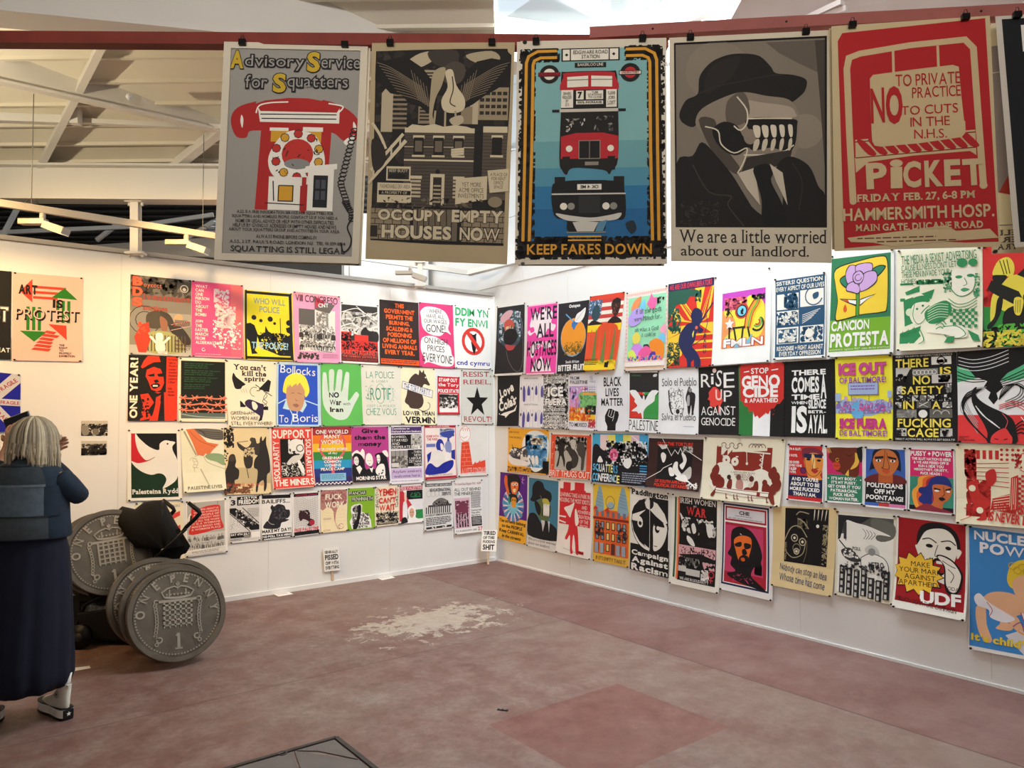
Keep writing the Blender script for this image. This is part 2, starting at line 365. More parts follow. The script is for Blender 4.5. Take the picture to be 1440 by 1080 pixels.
def floormat():
    m = bpy.data.materials.new('worn_red_floor_paint'); m.use_nodes = True; n, l = nodes(m); b = n['Principled BSDF']
    geo = n.new('ShaderNodeNewGeometry'); sep = n.new('ShaderNodeSeparateXYZ'); l.new(geo.outputs['Position'], sep.inputs[0])
    def noise(s, d=8, ro=.6, dist=0):
        t = n.new('ShaderNodeTexNoise'); t.inputs['Scale'].default_value = s; t.inputs['Detail'].default_value = d; t.inputs['Roughness'].default_value = ro; t.inputs['Distortion'].default_value = dist
        l.new(geo.outputs['Position'], t.inputs['Vector']); return t.outputs[0]
    def mth(op, a, b_=None, c=None):
        t = n.new('ShaderNodeMath'); t.operation = op
        for i, v in enumerate((a, b_, c)):
            if v is None: continue
            if isinstance(v, (int, float)): t.inputs[i].default_value = v
            else: l.new(v, t.inputs[i])
        return t.outputs[0]
    def ramp(v, *st):
        r = n.new('ShaderNodeValToRGB'); e = r.color_ramp.elements
        while len(e) < len(st): e.new(.5)
        for q, (p, c) in zip(e, st): q.position = p; q.color = (lin(c)+(1,)) if isinstance(c, str) else (c, c, c, 1)
        l.new(v, r.inputs[0]); return r.outputs[0]
    def mix(f, a, b_):
        t = n.new('ShaderNodeMix'); t.data_type = 'RGBA'; l.new(f, t.inputs[0]) if not isinstance(f, float) else setattr(t.inputs[0], 'default_value', f)
        for i, v in ((6, a), (7, b_)):
            if isinstance(v, str): t.inputs[i].default_value = lin(v)+(1,)
            else: l.new(v, t.inputs[i])
        return t.outputs[2]
    x, y = sep.outputs[0], sep.outputs[1]
    base = ramp(noise(.8, 9, .65), (.34, '6f4a42'), (.48, '7a564d'), (.56, '7c5f55'), (.68, '8b766b'))
    base = mix(ramp(noise(5, 8, .7), (.42, 0.0), (.64, .6)), base, '9a857a')
    base = mix(ramp(noise(22, 6, .7), (.42, 0.0), (.68, .5)), base, '5f4943')
    # redder screed along the right wall, past the seam
    sx = FLOOR_SEAM
    side = mth('GREATER_THAN', mth('ADD', x, mth('MULTIPLY', noise(3, 4), .06)), sx+.03)
    red = ramp(noise(1.6, 8, .65), (.35, '6c4541'), (.65, '82605b'))
    base = mix(mth('MULTIPLY', side, .62), base, red)
    # greyer worn band just inside the seam
    band = mth('MULTIPLY', mth('LESS_THAN', x, sx), mth('MAXIMUM', mth('SUBTRACT', 1.0, mth('DIVIDE', mth('SUBTRACT', sx, x), 1.5)), 0))
    base = mix(mth('MULTIPLY', band, ramp(noise(2.2, 8, .6), (.3, .1), (.7, .8))), base, '877469')
    # red repaint diamond
    (ax, ay), (bx, by) = DIAMOND
    ins = mth('MULTIPLY', mth('MULTIPLY', mth('GREATER_THAN', x, ax), mth('LESS_THAN', x, bx)), mth('MULTIPLY', mth('GREATER_THAN', y, ay), mth('LESS_THAN', y, by)))
    base = mix(mth('MULTIPLY', ins, .66), base, ramp(noise(7, 8, .7), (.35, '6c3a32'), (.68, '84544a')))
    # bare plaster patch
    px, py = PATCH
    d = mth('SQRT', mth('ADD', mth('POWER', mth('DIVIDE', mth('SUBTRACT', x, px), 1.0), 2.0), mth('POWER', mth('DIVIDE', mth('SUBTRACT', y, py), .62), 2.0)))
    pm = mth('GREATER_THAN', mth('ADD', mth('SUBTRACT', 1.0, d), mth('MULTIPLY', mth('SUBTRACT', noise(5.5, 12, .78, .3), .5), 3.6)), .5)
    base = mix(mth('MULTIPLY', pm, ramp(noise(14, 6, .7), (.3, .55), (.6, 1.0))), base, 'b3a594')
    # scattered pale scuffs, dark damp spot
    sc_ = mth('GREATER_THAN', noise(6.5, 10, .8, .4), .665); base = mix(mth('MULTIPLY', sc_, .4), base, 'a89a8c')
    # seams
    ln = mth('LESS_THAN', mth('ABSOLUTE', mth('ADD', mth('SUBTRACT', x, sx), mth('MULTIPLY', mth('SUBTRACT', noise(2, 3), .5), .03))), .007)
    ln2 = mth('LESS_THAN', mth('ABSOLUTE', mth('SUBTRACT', mth('ADD', y, mth('MULTIPLY', noise(2, 3), .05)), SEAM2)), .006)
    base = mix(mth('MULTIPLY', mth('MAXIMUM', ln, mth('MULTIPLY', ln2, .8)), .6), base, '4a3733')
    l.new(base, b.inputs['Base Color'])
    l.new(ramp(noise(2.4, 8, .7), (.3, .36), (.7, .62)), b.inputs['Roughness']); b.inputs['Specular IOR Level'].default_value = .4
    bp = n.new('ShaderNodeBump'); bp.inputs['Strength'].default_value = .25; bp.inputs['Distance'].default_value = .004; l.new(noise(30, 6, .7), bp.inputs['Height']); l.new(bp.outputs[0], b.inputs['Normal'])
    return m
s1, s2 = onfloor(760, 868), onfloor(1440, 1068); FLOOR_SEAM = (s1.x+s2.x)/2
dA, dB, dC, dD = onfloor(862, 961), onfloor(1022, 1018), onfloor(690, 1021), onfloor(890, 1080)
DIAMOND = ((min(dC.x, dD.x, dA.x, dB.x)+.02, (dB.y+dD.y)/2), ((dA.x+dB.x)/2, (dA.y+dC.y)/2)); DIAMOND = ((dC.x, min(dB.y, dD.y)), ((dA.x+dB.x)/2, (dA.y+dC.y)/2))
pp = onfloor(610, 872); PATCH = (pp.x, pp.y); SEAM2 = onfloor(440, 950).y
FLM = floormat()
def struct(name, label, o): o.name = name; o['kind'] = 'structure'; o['label'] = label; return o
struct('floor', 'worn dull red painted concrete floor with a pale bare patch', box('floor', (2, 4, -.05), X*14, Y*14, Z*.05, FLM))
# partition wall on the left, its skirting gap and grey capping
wl = box('wall_left', ((XW-4)/2, YW+.06, 1.457), X*((XW+4)/2-.001), Y*.06, Z*1.457, WHITE); wl.location.x = 0
struct('wall_left', 'white partition wall hung with posters, warmer on its left half', wl)
JNT = mat('d6d2ca', .7)
for xj in (.36, 1.19, 2.41, 3.63, 4.85):
    box('joint', (xj, YW-.0006, 1.456), X*.0015, Y*.0008, Z*1.44, JNT, wl)
struct('trim_1', 'grey metal capping along the top of the left partition wall', box('trim_1', ((XW-4)/2-.02, YW+.05, 2.93), X*((XW+4)/2-.02), Y*.09, Z*.017, mat('a19c94', .5)))
struct('baseboard_left', 'thin white strip at the foot of the left wall', box('baseboard_left', ((XW-4)/2, YW-.006, .02), X*((XW+4)/2), Y*.006, Z*.02, WHITE))
# building wall on the right, clad above in large white boards
wr = struct('wall_right', 'tall white building wall on the right, hung with posters', box('wall_right', (XW+.15, 4, 3), X*.15, Y*12, Z*3, WHITE))
for zi, z0 in enumerate((3.02, 3.74, 4.46, 5.18)):
    for k in range(9):
        y0 = -3.6+k*2.44+(zi % 2)*1.22
        b = box('cladding_board', (XW-.006+.0, y0+1.22, z0+.36), X*.006, Y*1.216, Z*.357, WHITE, wr)
struct('baseboard_right', 'thin white strip at the foot of the right wall', box('baseboard_right', (XW-.004, 2, .009), X*.004, Y*(YW-2-.012), Z*.009, WHITE))
for yj in (5.46, 4.24, 3.02, 1.80):
    box('joint', (XW-.0006, yj, 1.5), X*.0008, Y*.0015, Z*1.46, JNT, wr)

# ---------------------------------------------------------------- roof, beams and the bays beyond
def dp(x, y, d): return deep(x, y, d)
roof = box('ceiling', at(-3.2, 2.2, 4.55)+Z*.0, R0*6.2, FH*.01, Z*.01, BOARD)          # replaced below by real boards
bpy.data.objects.remove(roof)
roof = empty('ceiling', at(-3, 2, 4.4)); struct('ceiling', 'sloping cream boarded roof with rafters over the left side', roof)
def rz(v): return 3.62+(6.35-v)*.26
off0 = roof.location
for i in range(42):                                           # boards run across the view, each lapped over the next
    v1 = 6.35-i*.23; v0 = v1-.24
    if v0 < -3.2: break
    ub = -.1 if v1 > 2.6 else 6.5
    a, b, c, d = at(-9, v1, rz(v1)+.0), at(ub, v1-.12, rz(v1)), at(ub, v0-.12, rz(v0)+.055), at(-9, v0, rz(v0)+.055)
    vs = [a, b, c, d]+[q+Z*.03 for q in (a, b, c, d)]
    pyd('board', vs, BOXF, BOARD, roof, off=off0)
    bar('lap_seam', at(-9, v0, rz(v0)+.03), at(ub, v0-.12, rz(v0)+.03), .03, .09, BOARD, roof, off=off0)
def rafter(x0, y0, x1, y1, w=.045, h=.09, parent=None, drop=.06):   # lies under the sloping roof
    n = Vector((0, 0, 1))*1.0+FH*.26; n.normalize(); p = at(0, 6.35, 3.62-drop)
    a, b = hit(x0, y0, p, n), hit(x1, y1, p, n)
    o = bar('rafter', a, b, w, h, STEEL, roof, up=n, off=off0); return o
rafter(57, 233, 168, 14); rafter(243, 236, 400, 110, w=.06)
rafter(-150, 233, -90, 60); rafter(420, 240, 640, 110)
# main cross beam, stub posts on the partition
mb = empty('steel_beam', dp(191, 282, 6.0), 'deep white steel I-beam crossing behind the hanging posters, stub posts below it', 'beam'); mo = mb.location
a, b = dp(-500, 254, 6.05), dp(500, 261, 5.95)
ibeam('beam', a-mo, b-mo, .16, .29, STEEL, mb)
def post(x, yt, yb, d, w, parent, o):
    top, bot = dp(x, yt, d), dp(x, yb, d)
    ibeam('post', bot-o, top-o, w, w, STEEL, parent, .012, .012, up=FH)
    for p in (top-Z*.008, bot+Z*.008):
        pl = box('bolt_plate', p-o, R0*w*1.05, FH*w*.8, Z*.008, STEEL, parent)
        for s in (-1, 1):
            tube('bolt', [p-o+R0*s*w*.8-Z*.03, p-o+R0*s*w*.8+Z*.02], .013, STEEL, pl, 6)
post(191, 283, 358, 6.0, .065, mb, mo)
# diagonal beam with a boss, pipe
ib = empty('roof_tie_beam', dp(150, 132, 5.0), 'white steel tie beam slanting down across the upper left roof', 'beam'); o_ = ib.location
ibeam('beam', dp(-300, 26, 4.4)-o_, dp(600, 233, 6.3)-o_, .07, .21, STEEL, ib); tube('boss', [dp(182, 136, 4.72)-o_, dp(182, 136, 5.0)-o_], .022, STEEL, ib)
pi_ = empty('ceiling_pipe', dp(60, 167, 5.4), 'thin white pipe under the roof ending in a clamp', 'pipe'); o_ = pi_.location
bar('pipe', dp(-200, 158, 5.5)-o_, dp(104, 169, 5.45)-o_, .05, .06, STEEL, pi_); box('clamp', dp(107, 158, 5.42)-o_, R0*.03, FH*.03, Z*.09, STEEL, pi_)
bar('pipe', dp(104, 170, 5.5)-o_, dp(330, 180, 5.5)-o_, .04, .035, STEEL, pi_)
# broad top beam from the upper left to behind the red batten
tb = empty('roof_girder', dp(500, 20, 4.2), 'broad pale girder running from the upper left to the skylight', 'beam'); o_ = tb.location
def slab(name, pts, d_, m, parent, o, t=.05):
    P4 = [dp(x, y, d)-o for (x, y), d in zip(pts, d_)]; nn = (P4[1]-P4[0]).cross(P4[2]-P4[0]).normalized()
    if nn.dot(FH) < 0: nn = -nn
    return pyd(name, P4+[p+nn*t for p in P4], BOXF, m, parent)
slab('girder_web', [(-260, -110), (860, 44), (860, 98), (-260, -24)], [3.4, 5.4, 5.4, 3.4], STEEL, tb, o_, .12)
slab('girder_flange', [(-260, -26), (900, 100), (900, 104), (-260, -12)], [3.35, 5.4, 5.4, 3.35], STEEL, tb, o_, .2)
post(434, 46, 70, 4.6, .075, tb, o_)
# skylight bay on the upper right: glazing bars, panes and pale sloping deck
sk = empty('ceiling_skylight', at(2, 5, 4.9)); struct('ceiling_2', 'glazed skylight bay with white glazing bars on the upper right', sk); so = sk.location
def skz(v): return 4.35+(6.6-v)*.12
GL_ = bpy.data.materials.new('skylight_glass'); GL_.use_nodes = True; n_, l_ = nodes(GL_); n_.remove(n_['Principled BSDF'])
tr_ = n_.new('ShaderNodeBsdfTransparent'); tr_.inputs[0].default_value = (.93, .96, .97, 1); gs_ = n_.new('ShaderNodeBsdfGlossy'); gs_.inputs['Roughness'].default_value = .1; mx_ = n_.new('ShaderNodeMixShader'); mx_.inputs[0].default_value = .05
l_.new(tr_.outputs[0], mx_.inputs[1]); l_.new(gs_.outputs[0], mx_.inputs[2]); l_.new(mx_.outputs[0], n_['Material Output'].inputs[0])
for i in range(6):
    u0 = -.1+i*1.0
    vs = [at(u0, 7.4, skz(7.4))-so, at(u0+.96, 7.4, skz(7.4))-so, at(u0+.96, 2.5, skz(2.5))-so, at(u0, 2.5, skz(2.5))-so]
    pyd('pane', vs+[v+Z*.008 for v in vs], BOXF, GL_, sk)
for i in range(7):
    u0 = -.12+i*1.0
    bar('glazing_bar', at(u0, 7.5, skz(7.5)-.05)-so, at(u0-.0, 2.5, skz(2.5)-.05)-so, .05, .12, STEEL, sk)
for v in (3.9, 5.6):
    bar('purlin', at(-.1, v, skz(v)-.16)-so, at(5.8, v, skz(v)-.16)-so, .06, .1, STEEL, sk)
dk = empty('roof_deck', dp(1200, 0, 4.2), 'pale pinkish grey sloping roof deck above the right hanging posters', 'roof deck'); do = dk.location
slab('deck_sheet', [(1010, 60), (1075, -60), (1900, -160), (1900, 40)], [4.6, 4.0, 3.6, 4.2], mat('d6c8c4', .7), dk, do, .06)
bar('batten', dp(1060, 62, 4.4)-do, dp(1185, 4, 4.0)-do, .05, .03, mat('cfc2be'), dk); bar('batten', dp(1120, 40, 4.2)-do, dp(1190, 12, 4.0)-do, .03, .03, mat('cfc2be'), dk)
rb = empty('roof_brace', dp(950, 20, 4.8), 'wide white brace crossing the skylight', 'beam'); o_ = rb.location
bar('brace', dp(860, 70, 5.2)-o_, dp(1040, -18, 4.6)-o_, .05, .16, STEEL, rb, up=FH.cross(R0)); bar('thin_rail', dp(915, 62, 5.1)-o_, dp(1060, -20, 4.6)-o_, .03, .03, STEEL, rb)
# building shell beyond and behind
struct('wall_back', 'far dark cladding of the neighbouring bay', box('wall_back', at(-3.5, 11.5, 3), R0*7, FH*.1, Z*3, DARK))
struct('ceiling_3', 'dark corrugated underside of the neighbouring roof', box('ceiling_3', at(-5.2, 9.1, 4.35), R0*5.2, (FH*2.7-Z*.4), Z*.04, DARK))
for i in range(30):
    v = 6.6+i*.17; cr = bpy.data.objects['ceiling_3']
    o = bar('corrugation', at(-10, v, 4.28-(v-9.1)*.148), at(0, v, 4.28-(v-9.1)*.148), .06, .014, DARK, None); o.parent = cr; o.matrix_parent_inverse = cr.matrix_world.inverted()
ry = empty('raking_strut', dp(60, 300, 8), 'pale struts in the dark bay behind the partition', 'strut'); o_ = ry.location
for (x0, y0, x1, y1, d) in ((2, 335, 30, 283, 8), (136, 338, 172, 310, 8.5), (262, 335, 300, 312, 8.5), (0, 327, 185, 319, 8.2), (185, 319, 300, 302, 8.2)):
    bar('strut', dp(x0, y0, d)-o_, dp(x1, y1, d)-o_, .035, .045, GREYSTEEL, ry)
gd = empty('far_girder', dp(220, 345, 9), 'pale grey girder seen in the dark gap above the left wall', 'beam'); o_ = gd.location
slab('girder_web', [(70, 348), (310, 333), (310, 362), (70, 352)], [9.5, 8.8, 8.8, 9.5], GREYSTEEL, gd, o_, .1)
# white box duct and frame seen low behind the corner
du = empty('roof_frame', dp(600, 370, 8.8), 'white roof frame whose lower corner shows below the hanging posters', 'frame'); o_ = du.location
slab('frame_side', [(480, 352), (657, 380), (657, 386), (480, 362)], [9.0, 8.0, 8.0, 9.0], STEEL, du, o_, .1); slab('frame_side', [(657, 380), (900, 320), (900, 326), (657, 386)], [8.0, 7.6, 7.6, 8.0], STEEL, du, o_, .1)
slab('frame_side', [(395, 360), (490, 367), (490, 371), (395, 364)], [9.0, 8.9, 8.9, 9.0], STEEL, du, o_, .1); slab('frame_side', [(484, 366), (490, 366), (490, 402), (484, 402)], [8.9]*4, STEEL, du, o_, .1)
slab('cladding_sheet', [(490, 300), (600, 300), (600, 420), (490, 420)], [9.6, 9.2, 9.2, 9.6], WHITE, du, o_, .05)
post(591, 368, 403, 7.55, .05, du, o_)
struct('wall_front', 'plain wall of the building behind the viewer', box('wall_front', at(0, -3.6, 3), R0*9, FH*.1, Z*3, WHITE))
struct('wall_side', 'plain far side wall of the building beyond the left of the view', box('wall_side', at(-9.2, 3.5, 3), R0*.1, FH*8, Z*3, WHITE))
# track rails and heads
RAILM = wallmat('white_track_paint', 'aea79c', .5)
def track_light(label, x, y, d, rail=None):
    p = dp(x, y, d); r = empty('track_light', p, label, 'track light', 'white track lights', rz=0)
    tube('stem', [Z*.075, Z*.02], .018, RAILM, r, 8)
    box('driver_box', -R0*.06+Z*.01, R0*.085, FH*.03, Z*.018-R0*.0, RAILM, r, bevel=.004)
    vs = boxv(R0*.09-Z*.035, R0*.065-Z*.022, FH*.045, Z*.022+R0*.008); pyd('lamp_head', vs, BOXF, RAILM, r)
    box('lens', R0*.10-Z*.062, R0*.05-Z*.017, FH*.035, Z*.003, mat('efe6d0', .3), r)
tr = empty('lighting_track', dp(150, 308, 4.8), 'white lighting track hung on wires above the left wall', 'lighting track'); to = tr.location
pa, pb = hit(-200, 255, at(0, 0, 2.95), Z), hit(420, 350, at(0, 0, 2.95), Z)
bar('rail', pa-to, pb-to, .035, .045, RAILM, tr)
def onrail(x):
    # point of the rail seen in column x
    lo, hi = 0, 1
    for _ in range(30):
        m_ = (lo+hi)/2; p = pa.lerp(pb, m_)-O; xx = 720+F*p.dot(CX)/p.dot(FW)
        if xx < x: lo = m_
        else: hi = m_
    return pa.lerp(pb, lo)
for x in (44, 285):
    p = onrail(x); tube('hanging_wire', [p-to, p-to+Z*.75], .003, mat('8a857c', .4, .5), tr, 5)
    tube('wire_loop', [p-to+Z*.03+R0*.02*math.cos(t)*2+Z*.03*math.sin(t) for t in [i*.5 for i in range(11)]], .003, mat('k', .4), tr, 5)
for x, lab in ((60, 'white track light over the left end of the left wall'), (262, 'white track light beside the first hanging poster')):
    p = onrail(x)-Z*.09-O; track_light(lab, 720+F*p.dot(CX)/p.dot(FW), 540-F*p.dot(CY)/p.dot(FW), p.dot(FH))
track_light('small distant track light showing below the gap between hanging posters', 577, 385, 7.3)

# ---------------------------------------------------------------- red battens and hanging posters
ZT = 3.0
REDW = mat('7c2f22', .6, noise=.18, scale=9, bump=.2, name='red_painted_batten')
def zat(x, y, z): return hit(x, y, Vector((0, 0, z)), Z)
r1 = empty('hanging_batten', zat(400, 60, ZT), 'long dark red batten on the left carrying three posters', 'batten', 'red battens'); o_ = r1.location
bar('batten', zat(-400, 46, ZT+.02)+Z*-.02-o_, zat(938, 62, ZT)-o_, .05, .045, REDW, r1)
r2 = empty('hanging_batten', zat(1100, 40, ZT), 'red batten on the right lapping the long one and rising to the right edge', 'batten', 'red battens'); o_ = r2.location
REDW2 = mat('9a5850', .6, noise=.14, scale=9, bump=.2, name='pink_red_batten')
b2a, b2b = zat(829, 50, ZT+.03), zat(1600, 9, ZT+.03)
bar('batten', b2a-o_, b2b-o_, .05, .042, REDW2, r2)
for t in (.12, .37, .72): tube('nail', [b2a.lerp(b2b, t)-FH*.02-o_, b2a.lerp(b2b, t)-FH*.028-o_], .004, mat('k'), r2, 6)
def H(label, q, art, paper, lift=0, swing=.07, push=.032, **kw):
    TL_, TR_ = zat(q[0], q[1], ZT), zat(q[2], q[3], ZT)
    along = (TR_-TL_).normalized(); n = Vector((along.y, -along.x, 0)); n = n if n.dot(FH) < 0 else -n
    TL_ = hit(q[0], q[1], TL_+n*push, n); TR_ = hit(q[2], q[3], TL_, n)
    BR_ = hit(q[4], q[5], TL_+n*swing, n); BL_ = hit(q[6], q[7], TL_+n*swing, n)
    nn = (TR_-TL_).cross(BL_-TL_).normalized(); nn = nn if nn.dot(FH) < 0 else -nn
    return build_sheet('hanging_poster', [TL_, TR_, BR_, BL_], nn, lift, 0, paper, label, 'poster', 'posters hanging from the red battens', art, clip=kw.pop('clip', True), thick=.0008)
PB = 'd8cdb6'
H('spare cream sheet showing behind the right and lower edge of the telephone poster', (330,62,521,64,508,374,330,367), None, PB, push=.028, clip=False, swing=.062)
H('hanging grey poster with a red telephone house and yellow squatters lettering', (315.7,59.5,517.8,63.6,504.6,371.4,301.6,365.7), lambda: (
  R('9d988f',5,3,95,97), G('b02420',*smooth((28,41,20,41.5,18,44.5,11,44,7,38,8,33,14,29.5,28,27,46,25.5,60,25.5,76,27,89,31,96,36,97,41,93,45,86,45,80,42,76,41),3,False)), G('b02420',18,30,30,27,46,25.6,60,25.6,76,27.4,86,30,86,41,18,41), G('b02420',28,40,77,40,76,60,77,77,26,77,27,60), SP('f1ebdc',1,24,33,26,29.5,34,28,46,27.5), SP('f1ebdc',1,74,27.8,84,29,82,31.5,80,32.5), G('f1ebdc',25,30,27,32,80,32,82,30,82,37,27,37), L('2a2420',.8,27,33.4,80,33), L('2a2420',.8,28,35.4,80,35), GS('f1ebdc',14,34,15.5,36,15,40,13.5,37), GS('f1ebdc',92,36,94,38,94,40,92,39), GS('f1ebdc',86,45,93,42,92,46,88,47),
  R('f1ebdc',34,39.5,47,41), R('d8a02a',35,41,47,46), R('f1ebdc',57,39,71,41), R('d8a02a',59,41,70,46), GS('f1ebdc',40,45,48,41,58,41,66,43,72,50,73,57,68,63,56,66,44,64,36,60,34,53), E('c23028',54,51.5,11), E('8c8a86',54,56,9,2.4), [(E('c23028' if i%3 else 'd8a02a',54+15.5*math.cos(i*.63+.3),52+9.8*math.sin(i*.63+.3),3), A('2a2420',.5,54+15.5*math.cos(i*.63+.3),52+9.8*math.sin(i*.63+.3),3,0,360,n=8)) for i in range(10)], N('2a2420',36,44,72,64,30,2.4,5,.3),
  R('f1ebdc',35,62,57,77), R('f1ebdc',62,58,80,77), G('f1ebdc',60,60,60,57,82,55.5,82,58), R('d8a02a',42,66,52,73), L('2a2420',.8,42,66,52,66,52,73,42,73,42,66), R('b02420',58,62,61,78), R('1c1c20',66,61,76,75.5), [R('4a4a52',67.5+(i%2)*4,63+(i//2)*5,70.5+(i%2)*4,67+(i//2)*5) for i in range(4)], L('2a2420',.7,33,74,60,74.5), L('2a2420',.8,38,64,39,73),
  [A('1c1a1a',.7,x,y,2.3,0,330,n=9,ry=.9) for x,y in [(93-i*.6,40+i*1.85) for i in range(14)]+[(85.5+i*.9,65.5+i*1.5) for i in range(6)]+[(89+i*.9,73+i*.9) for i in range(5)]+[(94,78+i*1.2) for i in range(3)]], SP('1c1a1a',1,94,80,91,84,94,89,93,93,89,95,87,91),
  T('c9a62c','A',5,4,14,12.5,'x',o='1c1a1a'), T('9d988f','dvisory',15,6,56,13,'n',o='1c1a1a'), T('c9a62c','S',58,4,67,13.5,'x',o='1c1a1a'), T('9d988f','ervice',68,6,95,11.5,'n',o='1c1a1a'), T('9d988f','for',16,15.5,31,21.5,'n',o='1c1a1a'), T('c9a62c','S',35,14.5,44,23.5,'x',o='1c1a1a'), T('9d988f','quatters',45,16,87,22.5,'n',o='1c1a1a'),
  FR('d8cdb6',5,3,95,97), T('2a2624','A.S.S. IS A FREE INFORMATION SERVICE FOR SQUATTERS FOR|SQUATTERS AND HOMELESS PEOPLE. CONTACT US IF YOU NEED A|HOME OR LEGAL ADVICE OR HELP WITH OTHER DIFFICULTIES.|HELP US BY GIVING US ADDRESSES OF EMPTY HOUSES AND NEWS|ABOUT YOUR SQUATTERS GROUP AND ACTIVITIES IN YOUR AREA.',9,77.5,86,87,'s'), T('2a2624','ALWAYS PHONE BEFORE COMING IN',28,88.3,70,89.8,'s'), T('2a2624',"A.S.S., 2 ST. PAUL'S ROAD, LONDON N.1.  TEL 01 359 8814",10,90.8,90,92.4,'s'), T('2a2624','SQUATTING IS STILL LEGAL',11,93.4,90,96.4,'s')), PB)
